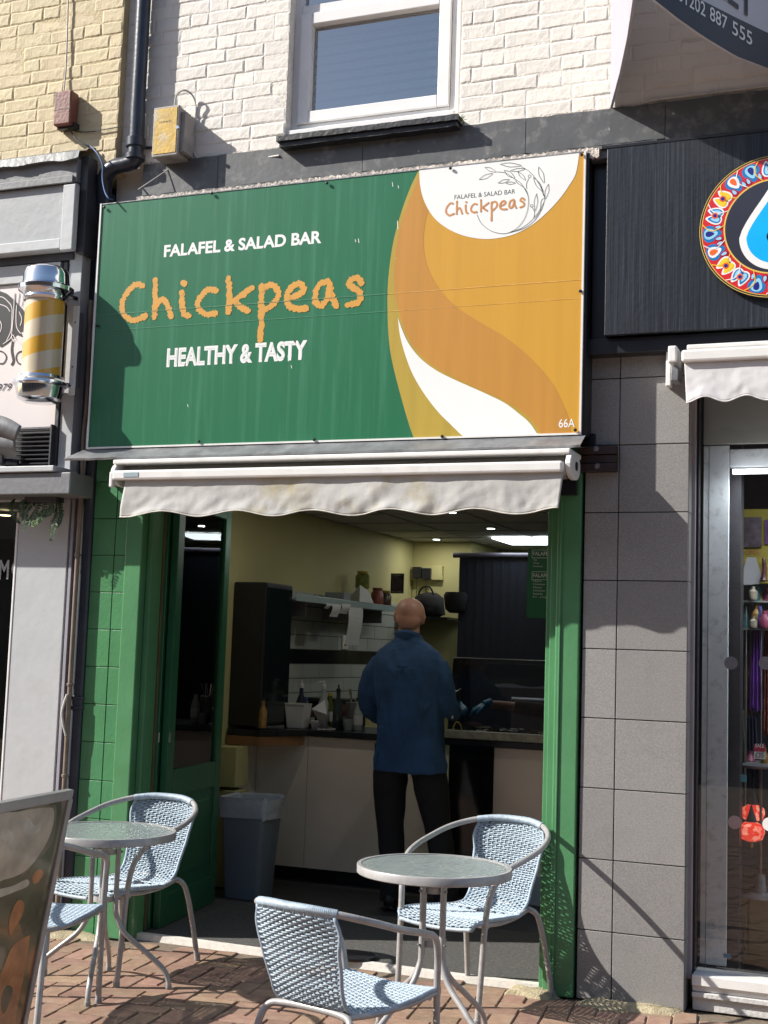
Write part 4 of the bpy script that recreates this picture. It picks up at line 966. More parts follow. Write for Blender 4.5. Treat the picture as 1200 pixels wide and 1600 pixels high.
MB().lathe((xl_, .01, cz_-.04), [(.041, 0), (.050, .003), (.050, .018), (.044, .022), (.044, .050), (.050, .053), (.050, .068), (.041, .072)], 18).obj('pipe_socket', M_navy_paint, dp, smooth=30)
cn = thing('brown_conduit', (0, 0, 0), 'thin brown conduit pipe beside the lower black pipe', 'conduit')
xc_ = (WX(127, 770, -.05)+WX(107, 1110, -.05))/2
pth = smooth_path([(xc_-.01, -.05, 3.3), (xc_+.004, -.05, WZ(134, 620, -.05)), (xc_-.005, -.05, WZ(130, 680, -.05)), (xc_, -.05, 2.3), (xc_, -.05, 1.9), (xc_, -.05, 1.45), (xc_, -.05, .0)], 6)
MB().tube(pth, .0125, 10).obj('pipe', M_brown_pipe, cn, smooth=True)
for zz in (WZ(120, 868, -.09), WZ(106, 1072, -.09), WZ(96, 1215, -.09)):
    MB().lathe((xc_, -.05, zz), [(.016, 0), (.017, .003), (.017, .012), (.014, .014)], 12).obj('saddle_clip', M_brown_pipe, cn, smooth=30)
MB().tube(smooth_path([(xc_-.005, -.065, WZ(108, 1085, -.06)), (xc_-.022, -.075, WZ(100, 1110, -.06)), (xc_-.016, -.07, WZ(100, 1130, -.06)), (xc_, -.06, WZ(104, 1150, -.06))], 6), .006, 8).obj('cable_loop', M_cable_white, cn, smooth=True)
# green painted stub where the conduit meets
eb = thing('weathered_meter_box', (0, 0, 0), 'grey plastic utility box with faded yellow lid on the white brickwork', 'utility box')
ex0, ex1 = WX(241, 210, -.13), WX(279, 210, -.13); ez0, ez1 = WZ(258, 244, -.13), WZ(262, 168, -.13)
Mgb = mat('weathered_grey_plastic', (.30, .28, .26), .6, .2, 9, .2, 50, dirt=(.14, .13, .12), dscale=8, damt=.6)
Myl = mat('flaking_yellow_label', (.52, .33, .04), .55, .2, 14, .2, 60, dirt=(.45, .44, .42), dscale=11, damt=1)
MB().box(ex0, ex1, -.115, -.006, ez0, ez1).obj('housing', Mgb, eb, bevel=.006)
MB().box(ex0-.004, ex1+.004, -.14, -.1155, ez0-.004, ez1+.004).obj('lid', Mgb, eb, bevel=.006)
boxo('label_plate', Myl, eb, ex0+.006, ex1-.008, -.1425, -.139, ez0+.012, ez1-.008, 0)
text_mesh('0060', ex0+.035, ex1-.04, (ez0+ez1)/2+.045, .011, -.143, M_ink, 'lettering', eb)
boxo('hinge', Mgb, eb, ex1+.001, ex1+.03, -.12, -.02, ez0+.02, ez1-.03, .004)
MB().lathe((ex1+.0, -.142, (ez0+ez1)/2+.01), [(.009, -.006), (.010, 0)], 12, axis='y').obj('latch', M_chrome, eb)
for zz in (ez1-.03, ez0+.03): MB().tube([(ex0-.014, -.12, zz), (ex0, -.12, zz)], .006, 8).obj('hinge_pin', M_cable_white, eb)
cb = thing('white_cable', (0, 0, 0), 'pale cable looping from the utility box along the foot of the brickwork', 'cable')
pp = [W(273, 165, -.07), W(276, 148, -.07), W(288, 141, -.06), W(300, 148, -.03), W(306, 165, -.01), W(304, 190, -.012), W(301, 215, -.012), W(304, 240, -.012), W(318, 252, -.012), W(345, 252, -.012), W(400, 248, -.012), W(436, 243, -.03)]
MB().tube(smooth_path(pp, 5), .0052, 7).obj('cable', M_cable_white, cb, smooth=True)
pp2 = [W(718, 196, -.012), W(740, 196, -.012), W(790, 188, -.012), W(850, 184, -.012), W(920, 178, -.012), W(960, 172, -.012), W(985, 170, -.012), W(1020, 157, -.012), W(1100, 147, -.012), W(1210, 133, -.012)]
MB().tube(smooth_path(pp2, 5), .007, 7).obj('cable', M_cable_white, cb, smooth=True)
for a, b in ((850, 184), (976, 170), (1019, 156), (1112, 145)):
    p = W(a, b, -.012); MB().lathe((p.x, -.02, p.z), [(.004, -.004), (.010, -.002), (.012, .012)], 10, axis='y').obj('cable_clip', M_cable_white, cb, smooth=30)
bb = thing('brown_junction_box', (0, 0, 0), 'small brown plastic junction box on the cream brickwork', 'junction box')
qx0, qx1 = WX(84, 170, -.13), WX(110, 170, -.13); qz0, qz1 = WZ(98, 194, -.13), WZ(103, 141, -.13)
MB().box(qx0, qx1, -.13, YC-.006, qz0, qz1).obj('cover', M_brown_box, bb, bevel=.008)
boxo('cover_seam', M_black, bb, qx0-.0005, qx1+.0005, -.1305, -.1295, (qz0+qz1)/2-.012, (qz0+qz1)/2-.009, 0)
boxo('back_plate', M_black, bb, qx0+.005, qx1+.012, -.10, YC-.004, qz0-.012, qz0+.02, .003)
MB().tube([W(107, -20, YC-.016), W(105, 60, YC-.016), W(103, 110, YC-.016), W(100, 142, YC-.02)], .0045, 7).obj('feed_conduit', M_cable_white, bb, smooth=True)
blc = thing('black_cable', (0, 0, 0), 'black cable trailing from the brown junction box to the corner', 'cable')
MB().tube(smooth_path([W(103, 194, -.10), W(110, 205, -.09), W(122, 220, -.09), W(137, 228, -.09), W(150, 233, -.07)], 5), .0045, 6).obj('cable', M_cable_black, blc, smooth=True)
MB().tube(smooth_path([W(107, 196, -.10), W(118, 205, YC-.012), W(140, 206, YC-.012), W(165, 202, YC-.012), W(188, 198, YC-.012)], 5), .003, 6).obj('thin_cable', M_cable_black, blc, smooth=True)
blu = MB().tube(smooth_path([W(141, 228, -.12), W(152, 240, -.14), W(160, 258, -.15), W(160, 280, -.16), W(164, 300, -.18), W(170, 310, -.19), W(176, 312, -.17)], 5), .0045, 7).obj('blue_cable', M_cable_blue, smooth=True)
tag(blu, 'blue cable drooping down to the top left corner of the main sign', 'cable')
wr = MB().tube(smooth_path([W(216, 296, -.12), W(240, 280, -.08), W(264, 264, -.02)], 4), .0028, 6).obj('thin_wire', M_cable_white, smooth=True); tag(wr, 'thin pale wire rising from the sign top to the utility box', 'wire')
# little weed at the ledge end
wd = MB(); c = W(718, 192, -.05)
for k in range(26):
    a = random.uniform(0, 6.28); l = random.uniform(.02, .05); d_ = Vector((math.cos(a)*.5, -abs(math.sin(a))*.4, random.uniform(.1, 1))).normalized()
    wd.tube([c, c+d_*l*.6, c+d_*l+Vector((random.uniform(-.01, .01), 0, -.005))], [.0012, .0016, .0004], 4)
tag(wd.obj('weed', mat('dry_green_weed', (.16, .20, .06), .8, .3), smooth='all'), 'tiny weed growing at the right end of the window ledge', 'plant')

# ------------------------------------------------------------------ barber's shop on the left
bs_ = thing('grey_shopfront', (0, 0, 0), 'grey painted shopfront of the barber at the left edge', 'shopfront')
Yf = -.165
fx = WX(119, 300, Yf)
fzt = WZ(60, 262, Yf); 
boxo('fascia_top_box', M_mid_grey, bs_, -3.6, fx-.0, Yf, YC+.02, WZ(60, 290, Yf), WZ(60, 253, Yf), .006)
boxo('fascia_mould', M_mid_grey, bs_, -3.6, fx-.018, Yf-.015, Yf-.001, WZ(60, 292, Yf), WZ(60, 281, Yf), .003)
boxo('fascia_panel', mat('fascia_grey_paint', (.33, .345, .36), .45, .06, 3, .15, 20, dirt=(.2, .2, .2), dscale=3, damt=.4), bs_, -3.6, fx-.005, Yf+.012, YC+.02, WZ(60, 378, Yf), WZ(60, 291, Yf)-.001, .004)
boxo('fascia_rail', M_grey_panel, bs_, -3.6, WX(96, 380, Yf)-.002, Yf-.010, YC+.02, WZ(60, 392, Yf), WZ(60, 376, Yf)-.001, .004)
boxo('fascia_end_block', M_grey_panel, bs_, WX(96, 340, Yf-.03), WX(115, 340, Yf-.03), Yf-.03, Yf+.01, WZ(105, 390, Yf-.03), WZ(105, 288, Yf-.03), .005)
boxo('fascia_return', M_dark_grey, bs_, fx+.0, WX(148, 340, -.05), Yf+.03, -.0, WZ(130, 392, Yf), WZ(130, 240, Yf), .004)
# corrugated lead capping
mbc = MB(); n = 70; A_, B_, C_, D_ = [], [], [], []
for i in range(n+1):
    x = -2.9+(fx+.02+2.9)*i/n; w1 = .006*mnoise.noise(Vector((x*9, 0, 1))); w2 = .016*mnoise.noise(Vector((x*7, 0, 5)))+random.uniform(-.002, .002)
    A_.append(Vector((x, YC-.005, fz := WZ(60, 236, Yf)+.03+w1*.5))); B_.append(Vector((x, Yf-.02+w1, WZ(60, 247, Yf)+.006+w1))); C_.append(Vector((x, Yf-.032+w2*.5, WZ(60, 258, Yf)+w2))); D_.append(Vector((x, Yf+.0, WZ(60, 258, Yf)+w2*.5)))
mbc.ribbon(A_, B_); mbc.ribbon(B_, C_); mbc.ribbon(C_, D_); mbc.obj('lead_capping', mat('weathered_lead', (.115, .12, .125), .5, .35, 9, .4, 25, dirt=(.3, .3, .3), dscale=9, damt=.5), bs_, smooth=25)
# dark recess and poster board
Yp = -.09
boxo('recess_soffit', M_dark_grey, bs_, -3.6, WX(118, 400, Yp), Yp-.02, YC+.02, WZ(60, 412, Yp), WZ(60, 393, Yf)-.002, .002)
ppx1 = WX(92, 600, Yp)
boxo('light_rail', M_grey_panel, bs_, -3.6, WX(96, 430, Yp), Yp-.015, YC+.02, WZ(60, 441, Yp), WZ(60, 413, Yp), .003)
boxo('poster_board', M_pinkish, bs_, -3.6, WX(92, 600, Yp), Yp, YC+.02, WZ(60, 735, Yp), WZ(60, 442, Yp), .001)
boxo('board_edge', M_dark_grey, bs_, WX(92, 600, Yp)+.001, WX(98, 600, Yp), Yp-.02, YC+.03, WZ(60, 735, Yp), WZ(100, 412, Yp), .002)
boxo('pilaster', M_grey_panel, bs_, WX(99, 600, Yp), WX(119, 600, Yp), Yp-.01, YC+.03, WZ(110, 770, Yp), WZ(110, 395, Yp), .003)
boxo('dark_pilaster', M_dark_grey, bs_, WX(119, 600, Yp)+.001, gx0_-.012, .05, .12, .0, WZ(130, 395, Yp), .003)
YK = -.25
boxo('cornice', M_mid_grey, bs_, -3.6, WX(108, 750, YK), YK+.01, YC+.02, WZ(60, 772, YK), WZ(60, 738, YK), .006)
boxo('cornice_lip', M_grey_panel, bs_, -3.6, WX(85, 735, YK), YK-.01, YC+.01, WZ(60, 737, YK), WZ(60, 728, YK), .004)
# pilaster below
Yq = -.012
boxo('lower_pilaster', M_grey_panel, bs_, WX(18, 1000, Yq), WX(97, 1000, Yq), Yq, .06, 0, WZ(60, 775, Yq)-.002, .003)
boxo('pilaster_edge', M_upvc, bs_, WX(18, 1000, Yq)-.014, WX(18, 1000, Yq)-.001, Yq-.004, .06, 0, WZ(60, 800, Yq), .003)
boxo('pilaster_groove', M_black, bs_, WX(97, 1000, Yq)+.001, WX(100, 1000, Yq), Yq+.02, .06, 0, WZ(60, 775, Yq), 0)
boxo('pilaster_strip', mat('lilac_grey_strip', (.30, .29, .33), .5, .1), bs_, WX(100, 1000, Yq)+.001, WX(105, 1000, Yq), Yq, .06, 0, WZ(60, 775, Yq), .002)
boxo('transom_strip', M_grey_panel, bs_, -3.6, WX(33, 778, Yq)+.0, Yq-.002, .05, WZ(20, 783, Yq), WZ(20, 775, Yq), .002)
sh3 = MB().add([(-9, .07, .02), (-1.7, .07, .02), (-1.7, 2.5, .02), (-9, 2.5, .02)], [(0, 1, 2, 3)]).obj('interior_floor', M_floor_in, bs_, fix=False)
MB().add([(-9, .05, .1), (-3.6, .05, .1), (-3.6, .05, 4), (-9, .05, 4)], [(0, 1, 2, 3)]).obj('plain_wall', M_mid_grey, bs_, fix=False)
MB().add([(-3.6, .03, .1), (WX(18, 1000, Yq), .03, .1), (WX(18, 1000, Yq), .03, 2.4), (-3.6, .03, 2.4)], [(0, 1, 2, 3)]).obj('pane', M_glass, bs_, fix=False)
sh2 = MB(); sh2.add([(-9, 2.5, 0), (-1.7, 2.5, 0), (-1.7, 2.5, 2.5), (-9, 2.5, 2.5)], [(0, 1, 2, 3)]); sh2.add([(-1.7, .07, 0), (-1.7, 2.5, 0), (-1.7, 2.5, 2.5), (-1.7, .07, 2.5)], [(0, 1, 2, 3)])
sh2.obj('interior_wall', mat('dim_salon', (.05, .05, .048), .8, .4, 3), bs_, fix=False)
MB().add([(-9, .07, 2.25), (-1.7, .07, 2.25), (-1.7, 2.5, 2.25), (-9, 2.5, 2.25)], [(0, 1, 2, 3)]).obj('interior_ceiling', mat('salon_ceiling', (.30, .31, .30), .8, .05), bs_, fix=False)
text_px('M', (-2, 905), (13, 903), .105, .025, mat('frosted_vinyl', (.35, .36, .36), .6, .05), bs_, bold=.02)
text_px('O', (17, 903), (46, 902), .105, .025, MATS['frosted_vinyl'], bs_, bold=.02)
text_px('979', (-4, 612), (18, 609), .042, Yp-.0025, Mnavy, bs_, shear=.25)
# stylised head of swept hair on the poster
hp = MB()
def c4(x, y): p = W(x/3.808, 380+y/3.81, Yp-.002); return (p.x, p.z)
blk = [[(-40, 300), (0, 285), (40, 300), (75, 330), (110, 365), (140, 400), (152, 440), (140, 480), (148, 520), (120, 530), (138, 560), (100, 545), (75, 570), (40, 600), (10, 620), (-40, 600)]]
for pl in blk: flat(hp, [Vector((c4(a, b)[0], Yp-.002, c4(a, b)[1])) for a, b in pl])
for st, w in (([(75, 590), (70, 640), (80, 700), (68, 725)], .016), ([(-10, 640), (20, 650), (38, 680), (20, 715), (-10, 715)], .008), ([(145, 640), (110, 650), (95, 680), (110, 715), (140, 722)], .008), ([(90, 300), (88, 370), (80, 450)], .006), ([(118, 300), (110, 360), (104, 420)], .005), ([(140, 300), (140, 330), (130, 380)], .004)):
    stroke(hp, [c4(a, b) for a, b in st], w, Yp-.002, step=.006)
hp.obj('swept_hair_drawing', M_ink, bs_, fix=False)
hw = MB()
for st in ([(-40, 330), (10, 320), (45, 345), (70, 380), (72, 440), (66, 520), (40, 580)], [(-40, 370), (0, 365), (40, 380), (62, 410)], [(85, 330), (82, 400), (76, 480), (70, 560), (85, 580)], [(100, 370), (96, 430), (100, 500), (125, 540)], [(20, 600), (60, 570), (75, 545), (95, 575), (130, 610)], [(-10, 450), (8, 480), (5, 520), (-20, 560)], [(115, 410), (130, 450), (122, 490)]):
    stroke(hw, [c4(a, b) for a, b in st], .0055, Yp-.0032, step=.008)
hw.obj('hair_highlights', M_pinkish, bs_, fix=False)
# barber pole
pl_ = thing('barber_pole', (0, 0, 0), 'barber pole with yellow and cream stripes and chrome ends', 'barber pole')
Yb_ = -.255; pc_ = W(69, 530, Yb_); px0 = (WX(69, 470, Yb_)+WX(66, 590, Yb_))/2
zt = WZ(69, 467, Yb_); zb = WZ(66, 592, Yb_); R_ = (WX(95, 520, Yb_)-WX(43, 520, Yb_))/2
m = bpy.data.materials.new('striped_cylinder'); m.use_nodes = True; n = m.node_tree; b = n.nodes['Principled BSDF']
tc = n.nodes.new('ShaderNodeTexCoord'); sp = n.nodes.new('ShaderNodeSeparateXYZ'); n.links.new(tc.outputs['Object'], sp.inputs[0])
at = n.nodes.new('ShaderNodeMath'); at.operation = 'ARCTAN2'; n.links.new(sp.outputs[1], at.inputs[0]); n.links.new(sp.outputs[0], at.inputs[1])
k1 = n.nodes.new('ShaderNodeMath'); k1.operation = 'MULTIPLY'; k1.inputs[1].default_value = -1/(2*math.pi)*1.0; n.links.new(at.outputs[0], k1.inputs[0])
k2 = n.nodes.new('ShaderNodeMath'); k2.operation = 'MULTIPLY_ADD'; k2.inputs[1].default_value = 1/.185; n.links.new(sp.outputs[2], k2.inputs[0]); n.links.new(k1.outputs[0], k2.inputs[2])
f_ = n.nodes.new('ShaderNodeMath'); f_.operation = 'FRACT'; n.links.new(k2.outputs[0], f_.inputs[0])
g_ = n.nodes.new('ShaderNodeMath'); g_.operation = 'GREATER_THAN'; g_.inputs[1].default_value = .52; n.links.new(f_.outputs[0], g_.inputs[0])
mx = n.nodes.new('ShaderNodeMix'); mx.data_type = 'RGBA'; mx.inputs['A'].default_value = (.62, .53, .38, 1); mx.inputs['B'].default_value = (.66, .36, .03, 1)
n.links.new(g_.outputs[0], mx.inputs[0]); n.links.new(mx.outputs[2], b.inputs['Base Color']); b.inputs['Roughness'].default_value = .35; b.inputs['Coat Weight'].default_value = .8; b.inputs['Coat Roughness'].default_value = .04
cyl = MB().lathe((0, 0, 0), [(R_*.97, zb-zt), (R_*.97, 0)], 48).obj('striped_cylinder', m, pl_, smooth=40, loc=(px0, Yb_, zt))
ch = .001
MB().lathe((px0, Yb_, zt), [(R_*.9, -.02), (R_*1.06, -.018), (R_*1.12, -.005), (R_*1.08, .008), (R_*1.14, .02), (R_*1.36, .035), (R_*1.38, .055), (R_*1.2, .068), (R_*1.16, .09), (R_*1.15, .125), (R_*1.05, .150), (R_*.8, .166), (R_*.4, .174), (.001, .176)], 40).obj('chrome_top', M_chrome, pl_, smooth=30)
MB().lathe((px0, Yb_, zb), [(R_*.9, .015), (R_*1.08, .012), (R_*1.14, -.005), (R_*1.36, -.022), (R_*1.38, -.034), (R_*1.2, -.045), (R_*1.16, -.08), (R_*1.08, -.108), (R_*.8, -.124), (R_*.3, -.130), (.001, -.13)], 40).obj('chrome_bottom', M_chrome, pl_, smooth=30)
bxp = WX(97, 530, -.22)
boxo('mounting_plate', M_awn_metal, pl_, px0+R_*1.0, px0+R_*1.35, -.155, -.145, zb-.07, zt-.02, .002)
for zz in (zt+.02, zb-.02): MB().tube([(px0+R_*.8, Yb_+.02, zz), (px0+R_*1.1, -.145, zz)], .014, 8).obj('mounting_arm', M_chrome, pl_, smooth=True); 
for zz in (zt-.11, zb+.08): MB().lathe((px0+R_*1.17, -.156, zz), [(.004, -.004), (.006, 0)], 8, axis='y').obj('screw', M_lead, pl_)
boxo('mounting_back', M_mid_grey, pl_, px0+R_*1.05, px0+R_*1.3, -.144, -.101, zb-.03, zt-.05, .002)
# louvred vent, dish lamp
vt = thing('louvred_vent', (0, 0, 0), 'black louvred ventilation grille behind the barber pole', 'vent')
v0 = WX(30, 700, Yp-.03); v1 = WX(79, 700, Yp-.03); vz0 = WZ(55, 727, Yp-.03); vz1 = WZ(55, 666, Yp-.03)
boxo('grille_back', M_ink, vt, v0-.05, v1+.005, Yp-.008, Yp-.001, vz0, vz1, 0)
for i in range(9):
    z = vz0+(vz1-vz0)*(i+.5)/9; MB().obox(((v0+v1)/2-.02, Yp-.03, z), (v1-v0)/2+.02, .014, .0025, Matrix.Rotation(rad(28), 3, 'X')).obj('louvre', M_dark_grey, vt)
boxo('grille_side', M_dark_grey, vt, v1+.001, v1+.012, Yp-.045, Yp-.001, vz0-.005, vz1+.005, .002)
fd = thing('floodlight', (0, 0, 0), 'grey curved floodlight hood with dark mount at the left edge', 'floodlight')
hd = MB(); n = 16; LL, RR = [], []
for i in range(n+1):
    t = i/n; p = W(-30+64*t, 652+14*(t**2)*1.0-6*math.sin(t*3.14), -.30); q = W(-34+60*t, 716-0*t, -.22); LL.append(p); RR.append(q)
mid = [a.lerp(b, .5)+Vector((0, -.03, .0)) for a, b in zip(LL, RR)]
hd.ribbon(LL, mid); hd.ribbon(mid, RR); o = hd.obj('hood', M_mid_grey, fd, smooth=60); o.modifiers.new('t', 'SOLIDIFY').thickness = .006
MB().tube(smooth_path([W(-20, 715, -.2), W(8, 722, -.2), W(28, 724, -.18)], 4), .022, 8).obj('mount', M_black, fd, smooth=True)
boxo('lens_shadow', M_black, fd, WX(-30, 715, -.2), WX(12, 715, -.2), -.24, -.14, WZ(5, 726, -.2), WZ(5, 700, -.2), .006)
# fern hanging under the cornice
fn = thing('hanging_fern', (0, 0, 0), 'green fern fronds hanging under the grey cornice', 'fern')
Mfern = mat('fern_green', (.025, .065, .022), .6, .4, 30); Mfl = mat('fern_yellow_green', (.25, .33, .08), .6, .3, 30)
def frond(pts, w, m, Y):
    P = smooth_path([W(a, b, Y+c) for a, b, c in pts], 6); mbf = MB(); mbf.tube(P, [.0022*(1-.7*i/len(P)) for i in range(len(P))], 5); n = len(P)
    for i in range(1, n):
        t = (P[min(i+1, n-1)]-P[i-1]).normalized(); s_ = t.cross(Vector((0, 1, 0))).normalized(); wi = w*1.1*math.sin(math.pi*(.12+.85*i/n))**.7
        for sg in (-1, 1):
            for h in (0,):
                b0 = P[i-1].lerp(P[i], h); tip = b0+s_*sg*wi+t*wi*.25+Vector((0, random.uniform(-.3, .3)*wi, -wi*.2)); q1 = b0.lerp(tip, .45)+t*.0075; q2 = b0.lerp(tip, .45)-t*.0075
                mbf.add([b0, q1, tip, q2], [(0, 1, 2), (0, 2, 3)])
    mbf.obj('frond', m, fn, fix=False)
for pts, w, m_ in (([(62, 778, 0), (45, 790, -.04), (38, 806, -.06), (40, 830, -.06)], .026, Mfern), ([(64, 780, 0), (55, 800, -.05), (48, 815, -.06), (40, 812, -.05)], .022, Mfern), ([(66, 778, 0), (70, 795, -.05), (62, 810, -.07), (50, 822, -.06)], .022, Mfern),
                   ([(90, 782, 0), (92, 800, -.03), (84, 820, -.05), (80, 846, -.05)], .030, Mfern), ([(94, 780, 0), (96, 800, -.03), (93, 815, -.04), (88, 824, -.04)], .015, Mfern), ([(22, 780, 0), (17, 792, -.03), (22, 806, -.05), (32, 818, -.04)], .016, Mfern),
                   ([(62, 800, -.04), (58, 812, -.06), (54, 818, -.06), (50, 821, -.06)], .014, Mfl), ([(68, 779, 0), (80, 788, -.05), (78, 800, -.06), (66, 806, -.05)], .020, Mfern), ([(60, 780, 0), (36, 784, -.05), (34, 796, -.06), (36, 812, -.06)], .02, Mfern)):
    frond(pts, w, m_, -.10)
boxo('hanging_pot', M_dark_grey, fn, WX(45, 776, -.1), WX(95, 776, -.1), -.14, -.065, WZ(70, 786, -.1), WZ(70, 773, -.1), .006)
lt = W(8, 806, .6); o = MB().lathe((lt.x, lt.y, lt.z), [(.03, 0), (.035, .004)], 20).obj('ceiling_spotlight', emit('warm_lamp', (1, .8, .45), 3)); tag(o, 'small lit ceiling spotlight seen through the barber window', 'light')
# ------------------------------------------------------------------ shop interior
XL = -1.47; ZC = 2.44; YB = 5.8
room = thing('shop_room', (0, 0, 0), 'dim yellow walled takeaway interior seen through the doorway', 'room')
Myel = mat('yellow_emulsion', (.46, .43, .20), .75, .06, 2, .1, 20); Mcei = mat('ceiling_tile', (.50, .49, .46), .9, .08, 8, .1, 50)
boxo('left_wall', Myel, room, XL-.1, XL, .26, YB, 0, ZC+.1, 0)
boxo('back_wall', Myel, room, XL-.1, 1.64, YB+.001, YB+.1, 0, ZC+.1, 0)
boxo('right_wall', Myel, room, 1.58, 1.64, .31, YB, 0, ZC+.1, 0)
boxo('roof_void', M_black, room, XL-.1, 1.64, .27, YB+.1, ZC+.03, ZC+.1, 0)
boxo('chimney_breast', Myel, room, XL+.001, -.93, 4.9, YB, 0, ZC, .002)
# suspended ceiling: tiles with T-bars
Mbar = mat('grey_ceiling_bar', (.30, .30, .28), .6, .05)
gx = [XL+.001+.6*i for i in range(0, 6)]; gy = [.30+.6*j for j in range(0, 10)]
led0 = G(780, 842, ZC)
LED = (99, 99)
ctm = MB().box(0, .584, 0, .584, 0, .008).mesh('ceiling_tile', Mcei)
for i in range(5):
    for j in range(9):
        if (i, j) == LED: continue
        instance('ceiling_tile', ctm, room, (gx[i]+.010, gy[j]+.008, ZC+.006))
for x in gx: boxo('ceiling_bar', Mbar, room, x-.007, x+.007, .30, YB, ZC-.001, ZC+.004, 0)
for y in gy: boxo('ceiling_bar', Mbar, room, XL, 1.575, y-.007, y+.007, ZC-.0015, ZC+.0035, 0)
pa = G(768, 841.5, ZC-.012); pb = G(800, 851.5, ZC-.012)
pn = MB().box(pa.x, pa.x+.6, min(pa.y, pb.y), max(pa.y, pb.y), ZC-.012, ZC-.006).obj('led_ceiling_panel', emit('led_white', (.85, .95, 1), 4)); print('LED', pa, pb); tag(pn, 'lit square LED ceiling panel inside the shop', 'light')
def downlight(x, y, lb):
    t = thing('downlight', (0, 0, 0), lb, 'light', 'downlights in the shop ceiling')
    MB().lathe((x, y, ZC-.006), [(.03, 0), (.03, .003)], 20).obj('bulb', MATS.setdefault('bulb', emit('bulb', (.9, 1, .95), 5)), t); MB().lathe((x, y, ZC-.004), [(.045, 0), (.048, .003)], 20).obj('rim', M_black, t)
    ld = bpy.data.lights.new('downlight_lamp', 'AREA'); ld.shape = 'DISK'; ld.size = .06; ld.energy = 1.3; ld.color = (1, .97, .88)
    lo = bpy.data.objects.new('lamp', ld); SC.collection.objects.link(lo); lo.location = (x, y, ZC-.012); lo.parent = t
for a, b, lb in ((767, 826, 'small round lit downlight nearest the LED panel'), (682, 843, 'small round lit downlight deepest in the ceiling'), (706, 801, 'small round lit downlight just under the valance edge')):
    p = G(a, b, ZC-.004); downlight(p.x, p.y, lb)
downlight(-.80, 1.25, 'added unseen downlight over the entrance floor at left, behind the valance'); downlight(.35, 1.25, 'added unseen downlight over the entrance floor at right, behind the valance')  # two extra lamps out of view, added to brighten the counter front
# splash-back tiles on the left wall
sb = thing('wall_tiling', (0, 0, 0), 'white metro wall tiles with a black band below the shelf', 'tiling')
Mwt = mat('white_wall_tile', (.42, .45, .42), .25, .05, 3); Mbt = mat('black_wall_tile', (.012, .012, .014), .2, .1)
boxo('grout', mat('dark_tile_grout', (.08, .08, .075), .8, .1), sb, XL+.0002, XL+.004, 1.9, 5.0, .97, 1.80, 0)
tw_, tht = .30, .1
for j in range(9):
    for i in range(12):
        y0 = 1.95+i*tw_-(.15 if j % 2 else 0); z0 = .97+j*.102
        if j == 4: m_ = Mbt; 
        else: m_ = Mwt
        boxo('tile', m_, sb, XL+.0005, XL+.008, y0+.003, y0+tw_-.003, z0+.002, z0+.1-.002, 0)
# shelf with jars and papers
YS0 = S(455, 927, XL+.2).y
sfz = S(455, 930, XL+.22).z
sf = thing('wall_shelf', (0, 0, 0), 'glass fronted steel wall shelf above the tiled splashback', 'shelf')
boxo('shelf_board', mat('steel_shelf', (.35, .42, .42), .3, .08, metal=.5), sf, XL+.009, XL+.26, 2.0, 3.9, 1.80, 1.815, .003)
boxo('shelf_lip', mat('pale_teal_lip', (.32, .42, .42), .35, .08), sf, XL+.2605, XL+.266, 2.0, 3.9, 1.795, 1.84, .002)
for y in (2.3, 3.0, 3.7): boxo('shelf_bracket', M_lead, sf, XL+.009, XL+.2, y, y+.012, 1.70, 1.799, .002)
Mjar = glassmat('jar_glass', (.75, .85, .6), .05, .08)
def jar(x, y, z, r, h, m, lidm, label):
    t = thing('storage_jar', (0, 0, 0), label, 'jar', 'jars on the wall shelf')
    MB().lathe((x, y, z), [(r*.9, 0), (r, .01), (r, h*.75), (r*.7, h*.88), (r*.7, h*.9)], 16).obj('jar_body', m, t, smooth=40)
    MB().lathe((x, y, z+h*.9), [(r*.78, 0), (r*.8, .004), (r*.8, h*.1), (r*.7, h*.12)], 16).obj('lid', lidm, t, smooth=40)
Mpick = mat('pickled_green', (.20, .22, .05), .3, .4, 25); Myll = mat('yellow_lid', (.45, .33, .05), .4, .1); Mred = mat('jar_red_label', (.22, .06, .04), .4, .4, 30)
yj = [3.15, 3.3, 3.45, 3.6, 3.75]
def shelf_item(px_, X=XL+.13): return S(px_, 920, X).y
jar(XL+.13, shelf_item(566), 1.816, .060, .13, Mpick, Myll, 'squat jar of pickles with yellow lid, lower of the stacked pair'); jar(XL+.13, shelf_item(566), 1.956, .055, .13, Mpick, Myll, 'squat jar of pickles with yellow lid, stacked on another jar')
jar(XL+.13, shelf_item(590), 1.816, .05, .16, Mred, M_brown_box, 'dark jar with reddish label on the shelf')
jar(XL+.12, shelf_item(604), 1.816, .05, .15, mat('dark_sauce', (.05, .03, .02), .3, .3), Myll, 'tall dark sauce jar nearest the customer head')
jar(XL+.13, shelf_item(548), 1.816, .04, .09, Mwt, Mwt, 'small pale tub at the near end of the jars')
tag(boxo('paper_pile', mat('white_paper', (.55, .56, .55), .8, .05), None, XL+.04, XL+.25, shelf_item(480), shelf_item(515), 1.816, 1.845, .002), 'flat pile of papers lying on the wall shelf', 'papers')
tag(boxo('cardboard_box', mat('grey_box_card', (.25, .28, .30), .8, .1), None, XL+.05, XL+.2, shelf_item(524), shelf_item(535), 1.816, 1.90, .002), 'small grey box on the shelf beside the paper bag', 'box')
pg = W(550, 930, 0); yy = shelf_item(545)
bgm = MB(); bgm.add([(XL+.27, yy-.12, 1.84), (XL+.27, yy+.16, 1.84), (XL+.25, yy+.10, 1.93), (XL+.22, yy-.0, 1.97), (XL+.1, yy+.0, 1.83)], [(0, 1, 2, 3), (1, 4, 3, 2), (0, 3, 4)]); tag(bgm.obj('paper_bag', MATS['white_paper']), 'crumpled white paper bag on the shelf edge', 'bag')
